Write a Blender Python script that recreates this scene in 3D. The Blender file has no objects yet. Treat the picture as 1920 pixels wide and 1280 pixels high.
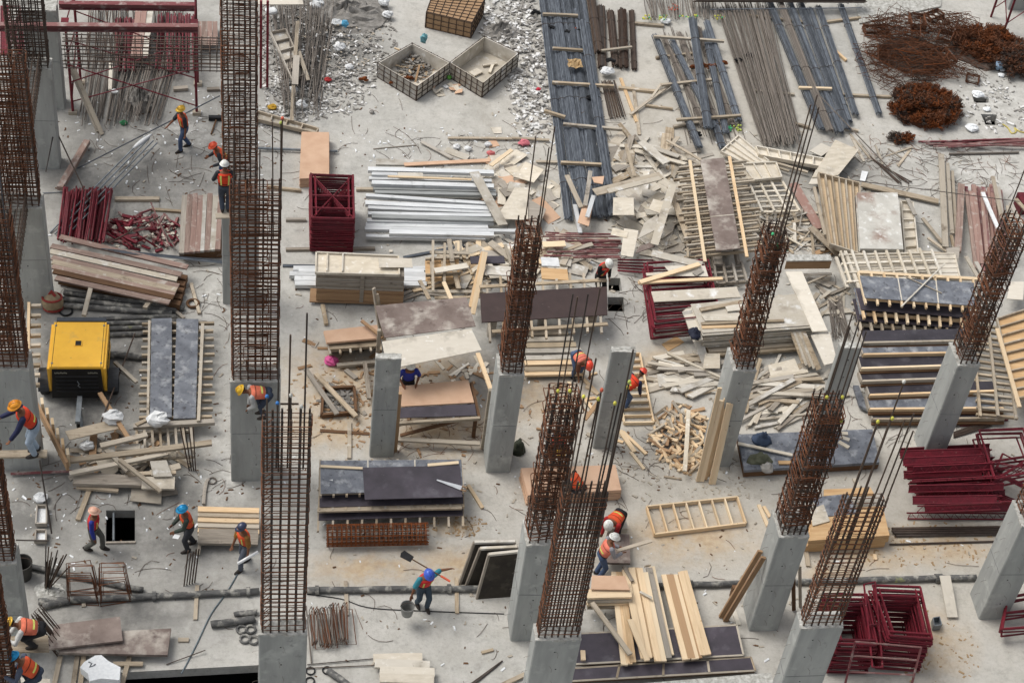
import bpy, bmesh, math, random
from mathutils import Vector, Matrix
R = random.Random(7)
scn = bpy.context.scene
COL = scn.collection.objects
PI = math.pi
# ---------------------------------------------------------------- camera
HC = 39.0
FPX = 3421.9
MR = ((0.990268465, -0.0972793316, 0.0995243654),
      (0.000931381796, -0.710478119, -0.703718676),
      (0.139167166, 0.696963108, -0.703473472))
cd = bpy.data.cameras.new('camera')
cam = bpy.data.objects.new('camera', cd)
COL.link(cam)
cd.sensor_width = 36.0
cd.lens = FPX / 1920 * 36.0
cd.clip_end = 500
mw = Matrix.Identity(4)
for i in range(3):
    mw[i][0] = MR[0][i]
    mw[i][1] = -MR[1][i]
    mw[i][2] = -MR[2][i]
mw[2][3] = HC
cam.matrix_world = mw
scn.camera = cam
# ---------------------------------------------------------------- sky and sun (overcast)
SUN_EL, SUN_AZ = math.radians(58), math.radians(-62)     # azimuth measured from +Y towards +X
world = bpy.data.worlds.new('World')
scn.world = world
world.use_nodes = True
nt = world.node_tree
bg = nt.nodes['Background']
sky = nt.nodes.new('ShaderNodeTexSky')
sky.sky_type = 'NISHITA'
sky.sun_disc = False
sky.sun_elevation = SUN_EL
sky.sun_rotation = SUN_AZ
sky.air_density = 1.0
sky.dust_density = 4.0
sky.ozone_density = 1.0
hs = nt.nodes.new('ShaderNodeHueSaturation')
hs.inputs['Saturation'].default_value = 0.30
nt.links.new(sky.outputs[0], hs.inputs['Color'])
nt.links.new(hs.outputs[0], bg.inputs['Color'])
bg.inputs['Strength'].default_value = 0.14
sl = bpy.data.lights.new('sun', 'SUN')
sl.energy = 1.5
sl.angle = math.radians(32)
sl.color = (1.0, 0.97, 0.92)
so = bpy.data.objects.new('sun', sl)
COL.link(so)
sd = Vector((math.sin(SUN_AZ) * math.cos(SUN_EL), math.cos(SUN_AZ) * math.cos(SUN_EL), math.sin(SUN_EL)))
so.rotation_euler = sd.to_track_quat('Z', 'Y').to_euler()
so.location = (-40, 60, 60)
vs = scn.view_settings
scn.display_settings.display_device = 'sRGB'
vs.view_transform = 'Standard'
vs.look = 'None'
vs.exposure = 0.2
vs.gamma = 1.0
vs.use_curve_mapping = False
scn.cycles.max_bounces = 5
scn.cycles.diffuse_bounces = 3
scn.cycles.glossy_bounces = 2

# ---------------------------------------------------------------- helpers
def W(x, y, z=0.0):
    a = (x - 960) / FPX
    b = (y - 640) / FPX
    d = [MR[0][i] * a + MR[1][i] * b + MR[2][i] for i in range(3)]
    t = (z - HC) / d[2]
    return Vector((d[0] * t, d[1] * t, HC + d[2] * t))

WL = {}

def wl(o):
    return WL.get(o.name, Vector((0, 0, 0)))

def tag(o, label=None, cat=None, group=None, kind=None):
    if label: o['label'] = label
    if cat: o['category'] = cat
    if group: o['group'] = group
    if kind or cat: o['kind'] = kind or 'thing'
    return o

def empty(name, loc, label, cat, group=None):
    o = bpy.data.objects.new(name, None)
    COL.link(o)
    o.location = loc
    o.empty_display_size = 0.2
    WL[o.name] = Vector(loc)
    return tag(o, label, cat, group)

def place(name, me, mtx, parent=None):
    """link a mesh with world matrix mtx (parents carry no rotation)"""
    o = bpy.data.objects.new(name, me)
    COL.link(o)
    WL[o.name] = mtx.translation.copy()
    m = mtx.copy()
    if parent is not None:
        o.parent = parent
        m.translation = m.translation - wl(parent)
    o.matrix_basis = m
    return o

def T(v):
    return Matrix.Translation(Vector(v))

def frame(a, b, up=(0, 0, 1)):
    x = (b - a).normalized()
    z = Vector(up)
    y = z.cross(x)
    if y.length < 1e-4:
        y = Vector((0, 1, 0)).cross(x)
        if y.length < 1e-4: y = Vector((1, 0, 0))
    y.normalize()
    z = x.cross(y)
    m = Matrix.Identity(4)
    for i in range(3):
        m[i][0], m[i][1], m[i][2] = x[i], y[i], z[i]
    m.translation = (a + b) / 2
    return m

class MB:
    def __init__(s):
        s.v, s.f = [], []
    def add(s, vs, fs):
        n = len(s.v)
        s.v += [tuple(v) for v in vs]
        s.f += [tuple(i + n for i in f) for f in fs]
        return s
    def box(s, x0, x1, y0, y1, z0, z1):
        return s.add([(x0, y0, z0), (x1, y0, z0), (x1, y1, z0), (x0, y1, z0), (x0, y0, z1), (x1, y0, z1), (x1, y1, z1), (x0, y1, z1)],
                     [(3, 2, 1, 0), (4, 5, 6, 7), (0, 1, 5, 4), (1, 2, 6, 5), (2, 3, 7, 6), (3, 0, 4, 7)])
    def prism(s, top, t):
        """slab under the polygon top (counter-clockwise seen from above), thickness t along its normal"""
        n = len(top)
        top = [Vector(p) for p in top]
        nor = Vector((0, 0, 0))
        for i in range(n):
            a, b = top[i], top[(i + 1) % n]
            nor += Vector(((a.y - b.y) * (a.z + b.z), (a.z - b.z) * (a.x + b.x), (a.x - b.x) * (a.y + b.y)))
        nor.normalize()
        if nor.z < -1e-6:
            top.reverse(); nor = -nor
        bot = [p - nor * t for p in top]
        s.add(top + bot, [tuple(range(n)), tuple(range(2 * n - 1, n - 1, -1))] + [(i, i + n, (i + 1) % n + n, (i + 1) % n) for i in range(n)])
        return s
    def beam(s, a, b, w, t, up=(0, 0, 1)):
        a, b = Vector(a), Vector(b)
        m = frame(a, b, up)
        l = (b - a).length / 2
        c = [m @ Vector((x, y, z)) for z in (-t / 2, t / 2) for x, y in ((-l, -w / 2), (l, -w / 2), (l, w / 2), (-l, w / 2))]
        return s.add(c, [(3, 2, 1, 0), (4, 5, 6, 7), (0, 1, 5, 4), (1, 2, 6, 5), (2, 3, 7, 6), (3, 0, 4, 7)])
    def tube(s, pts, r, n=6, closed=False, caps=True, rs=None):
        pts = [Vector(p) for p in pts]
        k = len(pts)
        base = len(s.v)
        px = None
        for i, p in enumerate(pts):
            if closed: d = pts[(i + 1) % k] - pts[i - 1]
            else: d = pts[min(i + 1, k - 1)] - pts[max(i - 1, 0)]
            d.normalize()
            if px is None:
                u = Vector((0, 0, 1)) if abs(d.z) < .9 else Vector((1, 0, 0))
                px = u.cross(d).normalized()
            else:
                px = (px - d * px.dot(d))
                px = px.normalized() if px.length > 1e-5 else Vector((1, 0, 0))
            py = d.cross(px)
            rr = rs[i] if rs else r
            for j in range(n):
                a = 2 * PI * j / n
                s.v.append(tuple(p + px * (rr * math.cos(a)) + py * (rr * math.sin(a))))
        for i in range(k if closed else k - 1):
            i2 = (i + 1) % k
            for j in range(n):
                j2 = (j + 1) % n
                s.f.append((base + i * n + j, base + i * n + j2, base + i2 * n + j2, base + i2 * n + j))
        if not closed and caps:
            s.f.append(tuple(base + j for j in range(n - 1, -1, -1)))
            s.f.append(tuple(base + (k - 1) * n + j for j in range(n)))
        return s
    def ball(s, c, rx, ry=None, rz=None, n=8, m=6, top=False, jit=0, rnd=None):
        ry = ry or rx; rz = rz or rx
        vs = []
        hi = m
        for i in range(hi + 1):
            th = PI * i / m if not top else PI / 2 * i / m
            for j in range(n):
                a = 2 * PI * j / n
                q = 1 + (rnd.uniform(-jit, jit) if jit else 0)
                vs.append((c[0] + rx * q * math.sin(th) * math.cos(a), c[1] + ry * q * math.sin(th) * math.sin(a), c[2] + rz * q * math.cos(th)))
        fs = []
        for i in range(hi):
            for j in range(n):
                j2 = (j + 1) % n
                fs.append((i * n + j, (i + 1) * n + j, (i + 1) * n + j2, i * n + j2))
        if top: fs.append(tuple(hi * n + j for j in range(n - 1, -1, -1)))
        return s.add(vs, fs)
    def mesh(s, name, mat, off=None, smooth=False):
        me = bpy.data.meshes.new(name)
        v = s.v if off is None else [(p[0] - off[0], p[1] - off[1], p[2] - off[2]) for p in s.v]
        me.from_pydata(v, [], s.f)
        me.materials.append(mat)
        if smooth:
            me.polygons.foreach_set('use_smooth', [True] * len(me.polygons))
        me.update()
        return me
    def build(s, name, mat, parent=None, loc=None, smooth=False):
        """vertices are in world space; the origin goes to loc, to the parent's place, or to the middle of the base"""
        if loc is None:
            if parent is not None: loc = wl(parent)
            else:
                xs, ys, zs = zip(*s.v)
                loc = Vector(((min(xs) + max(xs)) / 2, (min(ys) + max(ys)) / 2, min(zs)))
        return place(name, s.mesh(name, mat, loc, smooth), T(loc), parent)

# ---------------------------------------------------------------- materials
def S(r, g, b, k=0.92):
    def l(c):
        c /= 255
        return (c / 12.92 if c <= .04045 else ((c + .055) / 1.055) ** 2.4) * k
    return (l(r), l(g), l(b), 1)

def mat(name, c1, c2=None, sc=(1, 1, 1), ns=4.0, rough=.85, metal=0.0, var=.18, bump=.15, stains=(), c3=None, spec=.3, lo=.35, hi=.65):
    m = bpy.data.materials.new(name)
    m.use_nodes = True
    n = m.node_tree.nodes
    L = m.node_tree.links.new
    b = n['Principled BSDF']
    b.inputs['Roughness'].default_value = rough
    b.inputs['Metallic'].default_value = metal
    b.inputs['Specular IOR Level'].default_value = spec
    tc = n.new('ShaderNodeTexCoord')
    oi = n.new('ShaderNodeObjectInfo')
    mp = n.new('ShaderNodeMapping')
    mp.inputs['Scale'].default_value = sc
    ad = n.new('ShaderNodeVectorMath'); ad.operation = 'MULTIPLY_ADD'
    cmb = n.new('ShaderNodeCombineXYZ')
    for k in range(3): L(oi.outputs['Random'], cmb.inputs[k])
    ad.inputs[1].default_value = (37, 53, 71)
    L(cmb.outputs[0], ad.inputs[0])
    L(tc.outputs['Object'], ad.inputs[2])
    L(ad.outputs[0], mp.inputs['Vector'])
    nz = n.new('ShaderNodeTexNoise')
    nz.inputs['Scale'].default_value = ns
    nz.inputs['Detail'].default_value = 7
    nz.inputs['Roughness'].default_value = .62
    L(mp.outputs[0], nz.inputs['Vector'])
    mr = n.new('ShaderNodeMapRange')
    mr.inputs['From Min'].default_value = lo
    mr.inputs['From Max'].default_value = hi
    L(nz.outputs[0], mr.inputs['Value'])
    mx = n.new('ShaderNodeMix'); mx.data_type = 'RGBA'
    mx.inputs['A'].default_value = c1
    mx.inputs['B'].default_value = c2 or c1
    L(mr.outputs[0], mx.inputs['Factor'])
    col = mx.outputs['Result']
    if c3:                                   # a second tint that differs from piece to piece
        m3 = n.new('ShaderNodeMix'); m3.data_type = 'RGBA'
        L(col, m3.inputs['A'])
        m3.inputs['B'].default_value = c3
        w = n.new('ShaderNodeMath'); w.operation = 'FRACT'
        w2 = n.new('ShaderNodeMath'); w2.operation = 'MULTIPLY'; w2.inputs[1].default_value = 7.31
        L(oi.outputs['Random'], w2.inputs[0]); L(w2.outputs[0], w.inputs[0])
        w3 = n.new('ShaderNodeMath'); w3.operation = 'MULTIPLY'; w3.inputs[1].default_value = .85
        L(w.outputs[0], w3.inputs[0])
        L(w3.outputs[0], m3.inputs['Factor'])
        col = m3.outputs['Result']
    for q, (sc_, lo_, hi_, ss) in enumerate(stains):
        z = n.new('ShaderNodeTexNoise')
        z.inputs['Scale'].default_value = ss
        z.inputs['Detail'].default_value = 5
        z.inputs['Roughness'].default_value = .6
        o2 = n.new('ShaderNodeVectorMath'); o2.operation = 'ADD'
        o2.inputs[1].default_value = (11.3 * (q + 1), 5.1, 2.7)
        L(ad.outputs[0], o2.inputs[0]); L(o2.outputs[0], z.inputs['Vector'])
        r2 = n.new('ShaderNodeMapRange')
        r2.inputs['From Min'].default_value = lo_
        r2.inputs['From Max'].default_value = hi_
        L(z.outputs[0], r2.inputs['Value'])
        m2 = n.new('ShaderNodeMix'); m2.data_type = 'RGBA'
        L(col, m2.inputs['A'])
        m2.inputs['B'].default_value = sc_
        L(r2.outputs[0], m2.inputs['Factor'])
        col = m2.outputs['Result']
    hv = n.new('ShaderNodeHueSaturation')
    v = n.new('ShaderNodeMapRange')
    v.inputs['To Min'].default_value = 1 - var
    v.inputs['To Max'].default_value = 1 + var
    L(oi.outputs['Random'], v.inputs['Value'])
    L(v.outputs[0], hv.inputs['Value'])
    L(col, hv.inputs['Color'])
    L(hv.outputs[0], b.inputs['Base Color'])
    if bump:
        bp = n.new('ShaderNodeBump')
        bp.inputs['Strength'].default_value = bump
        bp.inputs['Distance'].default_value = .02
        L(nz.outputs[0], bp.inputs['Height'])
        L(bp.outputs[0], b.inputs['Normal'])
    return m

GR = (.7, 9, 9)
m_new = mat('fresh_timber', S(226, 198, 160), S(202, 168, 126), GR, 2.2, c3=S(226, 208, 178), var=.14, stains=((S(170, 130, 90), .66, .74, 7),))
m_old = mat('weathered_timber', S(186, 170, 146), S(144, 126, 102), GR, 2.2, c3=S(184, 176, 162), var=.22, stains=((S(116, 102, 86), .56, .75, 2.5), (S(206, 200, 190), .62, .76, 3)))
m_grey = mat('grey_timber', S(164, 154, 140), S(120, 110, 98), GR, 2.2, c3=S(180, 174, 164), var=.2, stains=((S(104, 96, 86), .6, .75, 3),))
m_brown = mat('brown_timber', S(166, 136, 104), S(136, 106, 80), GR, 2.2, c3=S(178, 146, 112), var=.14)
m_dark = mat('dark_timber', S(112, 84, 60), S(86, 62, 44), GR, 2.2, var=.15)
m_pink = mat('pink_stained_timber', S(164, 144, 132), S(126, 106, 96), (.6, 7, 7), 2.0, c3=S(160, 124, 114), var=.15, stains=((S(188, 180, 170), .55, .72, 3),))
m_ply = mat('pale_plywood', S(220, 210, 192), S(196, 184, 162), (1, 3, 3), 2.5, c3=S(212, 206, 194), var=.14, stains=((S(168, 160, 146), .55, .76, 1.6), (S(234, 231, 224), .6, .75, 5), (S(120, 112, 100), .68, .76, 6)))
m_plyw = mat('concrete_smeared_plywood', S(202, 198, 190), S(176, 170, 158), (1, 2, 2), 2.0, c3=S(190, 180, 162), var=.16, stains=((S(146, 136, 122), .54, .76, 1.8), (S(222, 221, 217), .56, .72, 3), (S(112, 102, 92), .68, .77, 5)))
m_mdf = mat('tan_sheet', S(212, 178, 150), S(200, 164, 136), (1, 1, 1), 2.0, var=.06, bump=.03, stains=((S(180, 144, 122), .6, .8, 1.1),))
m_orange = mat('orange_plywood', S(214, 180, 136), S(194, 156, 112), (.8, 5, 5), 2.0, var=.08)
m_brnply = mat('brown_film_plywood', S(138, 124, 116), S(110, 96, 89), (1, 1, 1), 1.3, rough=.6, var=.08, stains=((S(186, 178, 167), .48, .68, 1.5), (S(92, 76, 71), .58, .72, 2.5), (S(70, 60, 56), .66, .74, 9)))
m_film = mat('dark_film_plywood', S(80, 74, 82), S(64, 60, 66), (1, 1, 1), 1.4, rough=.5, var=.08, stains=((S(108, 106, 112), .55, .8, 1.4), (S(128, 124, 122), .66, .8, 5)))
m_filmg = mat('worn_dark_film_plywood', S(124, 128, 135), S(94, 97, 104), (1, 1, 1), 2.4, rough=.6, var=.08, stains=((S(166, 168, 170), .52, .72, 3.2), (S(64, 62, 66), .58, .72, 7)))
m_maroon = mat('maroon_film_plywood', S(72, 57, 54), S(60, 47, 45), (1, 1, 1), 1.5, rough=.5, var=.06, stains=((S(96, 82, 76), .6, .85, 1.4), (S(110, 98, 92), .68, .76, 7)))
m_red = mat('maroon_paint', S(120, 30, 44), S(92, 23, 34), (1, 1, 1), 5, rough=.55, var=.22, bump=.03, spec=.35, stains=((S(150, 104, 100), .64, .74, 7), (S(84, 40, 36), .62, .76, 3)))
m_redw = mat('worn_maroon_paint', S(126, 66, 70), S(100, 44, 50), (.6, 6, 6), 3, rough=.7, var=.22, c3=S(150, 116, 110), stains=((S(172, 158, 152), .52, .7, 3),))
m_rust = mat('rust', S(128, 84, 60), S(82, 57, 45), (1, 1, 1), 2, rough=.95, var=.32, bump=.1, c3=S(104, 72, 56), spec=.1)
m_rusto = mat('orange_rust', S(150, 84, 44), S(98, 58, 38), (1, 1, 1), 3, rough=.95, var=.3, bump=.1, c3=S(96, 64, 46), spec=.1)
m_rustd = mat('dark_rust', S(94, 76, 66), S(64, 52, 46), (1, 1, 1), 3, rough=.9, var=.25, bump=.1, c3=S(84, 76, 70), spec=.1)
m_bar = mat('dark_steel_bar', S(84, 78, 74), S(56, 50, 47), (1, 1, 1), 4, rough=.6, var=.25, bump=.05, c3=S(90, 72, 58))
m_blue = mat('blue_steel_bar', S(110, 116, 123), S(66, 71, 79), (1, 8, 8), 3, rough=.55, var=.5, bump=.03, spec=.35)
m_greyb = mat('grey_dusty_bar', S(136, 128, 120), S(100, 92, 84), (1, 8, 8), 3, rough=.8, var=.22, bump=.03, c3=S(116, 108, 100))
m_alu = mat('bare_aluminium', S(226, 228, 228), S(196, 198, 198), (.5, 8, 8), 3, rough=.5, metal=.12, var=.12, bump=.03, stains=((S(160, 162, 160), .6, .78, 2),))
m_conc = mat('column_concrete', S(176, 178, 174), S(148, 150, 147), (1.4, 1.4, .22), 2.2, rough=.9, var=.05, bump=.12, lo=.3, hi=.7, stains=((S(190, 192, 187), .56, .72, 1.6), (S(128, 130, 128), .62, .78, 3.4), (S(104, 104, 102), .70, .76, 9)))
m_seam = mat('form_joint', S(126, 127, 125), S(112, 113, 111), var=0, bump=0)
m_rubw = mat('white_rubble', S(236, 235, 232), S(132, 128, 121), (1, 1, 1), 5, rough=.9, var=.0, bump=.2, lo=.42, hi=.58)
m_lait = mat('rough_concrete_top', S(205, 204, 198), S(150, 148, 140), (1, 1, 1), 9, rough=.95, var=.05, bump=.6)
m_pipe = mat('dusty_black_pipe', S(112, 111, 108), S(76, 76, 76), (1, 3, 3), 3, rough=.85, var=.15, stains=((S(170, 167, 158), .51, .68, 4), (S(156, 160, 96), .66, .76, 2.0)))
m_black = mat('black_rubber', S(40, 40, 42), S(26, 26, 28), (1, 1, 1), 4, rough=.7, var=.1)
m_blackp = mat('black_metal', S(24, 23, 23), S(16, 16, 16), (1, 1, 1), 4, rough=.5, var=.02, bump=.02)
m_yel = mat('yellow_paint', S(240, 186, 58), S(230, 174, 52), (1, 1, 1), 2, rough=.5, var=.02, bump=.02, spec=.4, stains=((S(196, 156, 84), .6, .8, 2.2), (S(150, 118, 66), .68, .76, 9)))
m_galv = mat('galvanised_steel', S(140, 146, 150), S(110, 116, 120), (1, 1, 1), 4, rough=.45, metal=.4, var=.1)
m_white = mat('white_plastic', S(232, 233, 232), S(210, 212, 212), (1, 1, 1), 5, rough=.6, var=.06, bump=.2)
m_foam = mat('polystyrene', S(240, 242, 242), S(224, 227, 228), (1, 1, 1), 14, rough=.9, var=.02, bump=.4)
m_sand = mat('sandy_dirt', S(176, 150, 116), S(150, 124, 92), (1, 1, 1), 5, rough=1, var=.1, bump=.5)
m_rub = mat('grey_rubble', S(164, 160, 154), S(124, 120, 114), (1, 1, 1), 5, rough=1, var=.25, bump=.4)

def flat(name, r, g, b, rough=.7, var=.06, k=.92, metal=0.0):
    return mat(name, S(r, g, b, k), S(r * .86, g * .86, b * .86, k), (1, 1, 1), 6, rough=rough, var=var, bump=.08, metal=metal)

# ---------------------------------------------------------------- ground
def ground_material():
    m = bpy.data.materials.new('site_concrete')
    m.use_nodes = True
    n = m.node_tree.nodes
    L = m.node_tree.links.new
    b = n['Principled BSDF']
    b.inputs['Roughness'].default_value = .93
    b.inputs['Specular IOR Level'].default_value = .2
    tc = n.new('ShaderNodeTexCoord')
    P = tc.outputs['Object']
    def noise(s, d=8, r=.6, off=0.0, scale=None):
        z = n.new('ShaderNodeTexNoise')
        z.inputs['Scale'].default_value = s
        z.inputs['Detail'].default_value = d
        z.inputs['Roughness'].default_value = r
        mp = n.new('ShaderNodeMapping')
        mp.inputs['Location'].default_value = (off, off * .7, 0)
        if scale: mp.inputs['Scale'].default_value = scale
        L(P, mp.inputs['Vector']); L(mp.outputs[0], z.inputs['Vector'])
        return z.outputs[0]
    def rng(v, a, c, ta=0.0, tb=1.0):
        r = n.new('ShaderNodeMapRange')
        for k, q in (('From Min', a), ('From Max', c), ('To Min', ta), ('To Max', tb)): r.inputs[k].default_value = q
        L(v, r.inputs['Value'])
        return r.outputs[0]
    def mix(f, a, c):
        x = n.new('ShaderNodeMix'); x.data_type = 'RGBA'
        if isinstance(a, tuple): x.inputs['A'].default_value = a
        else: L(a, x.inputs['A'])
        if isinstance(c, tuple): x.inputs['B'].default_value = c
        else: L(c, x.inputs['B'])
        L(f, x.inputs['Factor'])
        return x.outputs['Result']
    def math_(op, a, c):
        x = n.new('ShaderNodeMath'); x.operation = op; x.use_clamp = True
        for k, q in ((0, a), (1, c)):
            if isinstance(q, (int, float)): x.inputs[k].default_value = q
            else: L(q, x.inputs[k])
        return x.outputs[0]
    def blob(px, py, rx, ry):
        """soft spot on the floor, radius in metres"""
        c = W(px, py)
        v = n.new('ShaderNodeVectorMath'); v.operation = 'SUBTRACT'
        v.inputs[1].default_value = c
        L(P, v.inputs[0])
        s = n.new('ShaderNodeVectorMath'); s.operation = 'DIVIDE'
        s.inputs[1].default_value = (rx, ry, 1)
        L(v.outputs[0], s.inputs[0])
        l = n.new('ShaderNodeVectorMath'); l.operation = 'LENGTH'
        L(s.outputs[0], l.inputs[0])
        return rng(l.outputs['Value'], .2, 1.0, 1, 0)
    def blobs(lst):
        o = None
        for q in lst:
            t = blob(*q)
            o = t if o is None else math_('MAXIMUM', o, t)
        return o
    c = mix(rng(noise(.35, 6), .36, .64), S(172, 170, 163), S(190, 187, 179))
    c = mix(rng(noise(1.6, 9, .68, 9), .42, .72, 0, .6), c, S(206, 204, 198))
    c = mix(rng(noise(2.3, 9, .72, 31), .52, .72, 0, .68), c, S(138, 136, 130))
    c = mix(rng(noise(.9, 7, .7, 47, (1, .25, 1)), .56, .74, 0, .45), c, S(146, 140, 130))
    c = mix(rng(noise(9, 8, .75, 3), .5, .75, 0, .45), c, S(128, 125, 118))
    c = mix(rng(noise(26, 4, .7, 5), .56, .74, 0, .35), c, S(216, 214, 210))
    c = mix(rng(noise(12, 6, .72, 91), .56, .7, 0, .5), c, S(150, 146, 138))
    c = mix(math_('MULTIPLY', rng(noise(.7, 9, .75, 63), .52, .66, 0, 1), rng(noise(4, 8, .75, 64), .4, .65, 0, .6)), c, S(214, 212, 206))
    c = mix(math_('MULTIPLY', blobs([(1600, 980, 11, 7), (1300, 900, 9, 6), (1250, 250, 9, 9)]), .22), c, S(196, 180, 154))
    dirt = math_('MULTIPLY', blobs([(640, 720, 2.4, 2.6), (820, 790, 3.2, 2.2), (1000, 735, 2.2, 1.8), (900, 1060, 3.5, 1.0), (700, 1065, 2.6, .9),
                                    (1760, 1020, 2.6, 1.0), (1640, 1040, 2.0, .8), (1740, 1200, 1.6, 1.6), (1250, 690, 1.3, 1.4), (1290, 1010, 2.8, 1.2),
                                    (820, 700, 2.4, 1.4), (620, 800, 2.0, 1.4), (1560, 1080, 1.2, .8), (850, 985, .9, .5)]),
                 rng(noise(1.3, 9, .72, 77), .30, .56))
    c = mix(math_('MULTIPLY', dirt, .75), c, mix(rng(noise(5, 6, .7, 12), .4, .65), S(198, 174, 138), S(176, 146, 108)))
    grime_shade = math_('MULTIPLY', blobs([(250, 880, 3, 1.6), (340, 925, 1.6, .8), (170, 760, 3, 3), (110, 900, 2, 1.5), (130, 1090, 2, 1), (240, 610, 3, 2), (230, 330, 5, 5), (300, 1000, 4, 2.5), (940, 700, 3, 2), (560, 60, 3, 4), (650, 90, 2, 2.5), (200, 660, 4.5, 4.5), (60, 960, 2.6, 3.0), (300, 300, 5, 4), (230, 1150, 3.8, 1.7), (260, 120, 6, 4), (1560, 320, 3, 2), (1240, 830, 1.8, .8),
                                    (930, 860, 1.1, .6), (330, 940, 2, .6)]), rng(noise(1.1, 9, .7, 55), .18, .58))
    c = mix(math_('MULTIPLY', grime_shade, .85), c, S(108, 107, 104))  # floor grime, with the shade over the left side painted into the colour
    pale = math_('MULTIPLY', blobs([(400, 560, .9, 1.0), (330, 250, 2, 1), (1870, 190, 2, 2), (1000, 180, 1.2, 3), (1840, 330, 3, 1), (420, 900, .8, 1.4)]), rng(noise(1.9, 9, .7, 21), .46, .6))
    c = mix(math_('MULTIPLY', pale, .7), c, S(216, 214, 208))
    L(c, b.inputs['Base Color'])
    bp = n.new('ShaderNodeBump')
    bp.inputs['Strength'].default_value = .35
    bp.inputs['Distance'].default_value = .04
    L(noise(7, 9, .7, 2), bp.inputs['Height'])
    L(bp.outputs[0], b.inputs['Normal'])
    return m

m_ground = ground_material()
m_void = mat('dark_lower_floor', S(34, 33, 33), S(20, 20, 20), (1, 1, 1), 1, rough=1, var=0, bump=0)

def ground():
    bm = bmesh.new()
    outer = [(-45, 12), (60, 12), (60, 95), (-45, 95)]
    holes = [[(199, 956), (198, 1015), (253, 1013), (253, 956)],
             [(1141, 531), (1141, 545), (1167, 546), (1163, 521), (1141, 521)],
             [(1140, 557), (1140, 583), (1171, 584), (1169, 557)],
             [(1822, 177), (1827, 193), (1855, 193), (1852, 178)],
             [(1839, 214), (1848, 234), (1875, 235), (1869, 215)],
             [(226, 1260), (180, 1400), (520, 1400), (520, 1244)]]
    edges = []
    loops = [[Vector((x, y, 0)) for x, y in outer]] + [[W(*p) for p in h] for h in holes]
    for lp in loops:
        vv = [bm.verts.new(p) for p in lp]
        for i in range(len(vv)):
            edges.append(bm.edges.new((vv[i], vv[(i + 1) % len(vv)])))
    bmesh.ops.triangle_fill(bm, edges=edges, use_beauty=True, use_dissolve=False)
    bm.normal_update()
    for f in bm.faces:
        if f.normal.z < 0: f.normal_flip()
    for h in loops[1:]:
        top = [bm.verts.new(p) for p in h]
        bot = [bm.verts.new(p + Vector((0, 0, -.32))) for p in h]
        for i in range(len(h)):
            j = (i + 1) % len(h)
            bm.faces.new((top[i], top[j], bot[j], bot[i]))
    me = bpy.data.meshes.new('ground')
    bm.to_mesh(me); bm.free()
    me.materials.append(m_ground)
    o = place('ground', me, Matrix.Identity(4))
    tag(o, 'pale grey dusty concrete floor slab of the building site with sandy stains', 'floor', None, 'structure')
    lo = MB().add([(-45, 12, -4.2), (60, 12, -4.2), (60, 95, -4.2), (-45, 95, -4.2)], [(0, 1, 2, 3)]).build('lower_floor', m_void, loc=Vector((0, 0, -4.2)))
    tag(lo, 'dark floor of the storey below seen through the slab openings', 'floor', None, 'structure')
ground()

# ---------------------------------------------------------------- concrete columns with their reinforcement
def loop_mesh(w, d, r, mt, jit=0.0, hook=False, inner=()):
    m = MB()
    for w, d, ox, oy, oz in ((w, d, 0, 0, 0),) + tuple(inner):
        one_loop(m, w, d, r, jit, ox, oy, oz)
    if hook:
        m.tube([(-w / 2 + .05, -d / 2 + .05, 0), (-w / 2 + .2, -d / 2 + .18, .03)], r, 5)
    return m.mesh('tie_hoop', mt)

def one_loop(m, w, d, r, jit, ox, oy, oz):
    c = .05
    def arc(cx, cy, a0):
        return [(ox + cx + c * math.cos(a0 + k * PI / 4), oy + cy + c * math.sin(a0 + k * PI / 4), oz + R.uniform(-jit, jit)) for k in range(3)]
    hw, hd = w / 2 - c, d / 2 - c
    pts = arc(hw, hd, 0) + arc(-hw, hd, PI / 2) + arc(-hw, -hd, PI) + arc(hw, -hd, 3 * PI / 2)
    m.tube(pts, r, 5, closed=True)

CAPS = {}
def cap_mat(k):
    if k not in CAPS:
        CAPS[k] = flat('cap_' + k, *{'yellow': (226, 220, 96), 'green': (88, 206, 140), 'white': (226, 224, 214), 'blue': (72, 140, 214), 'lime': (200, 214, 110), 'red': (226, 110, 84)}[k])
    return CAPS[k]
cap_me = {}
def add_cap(bar, p, k):
    if k not in cap_me:
        cap_me[k] = MB().ball((0, 0, 0), .042, .042, .055, 8, 5).mesh('bar_cap', cap_mat(k), smooth=True)
    place('bar_cap', cap_me[k], T(p), bar)

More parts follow.
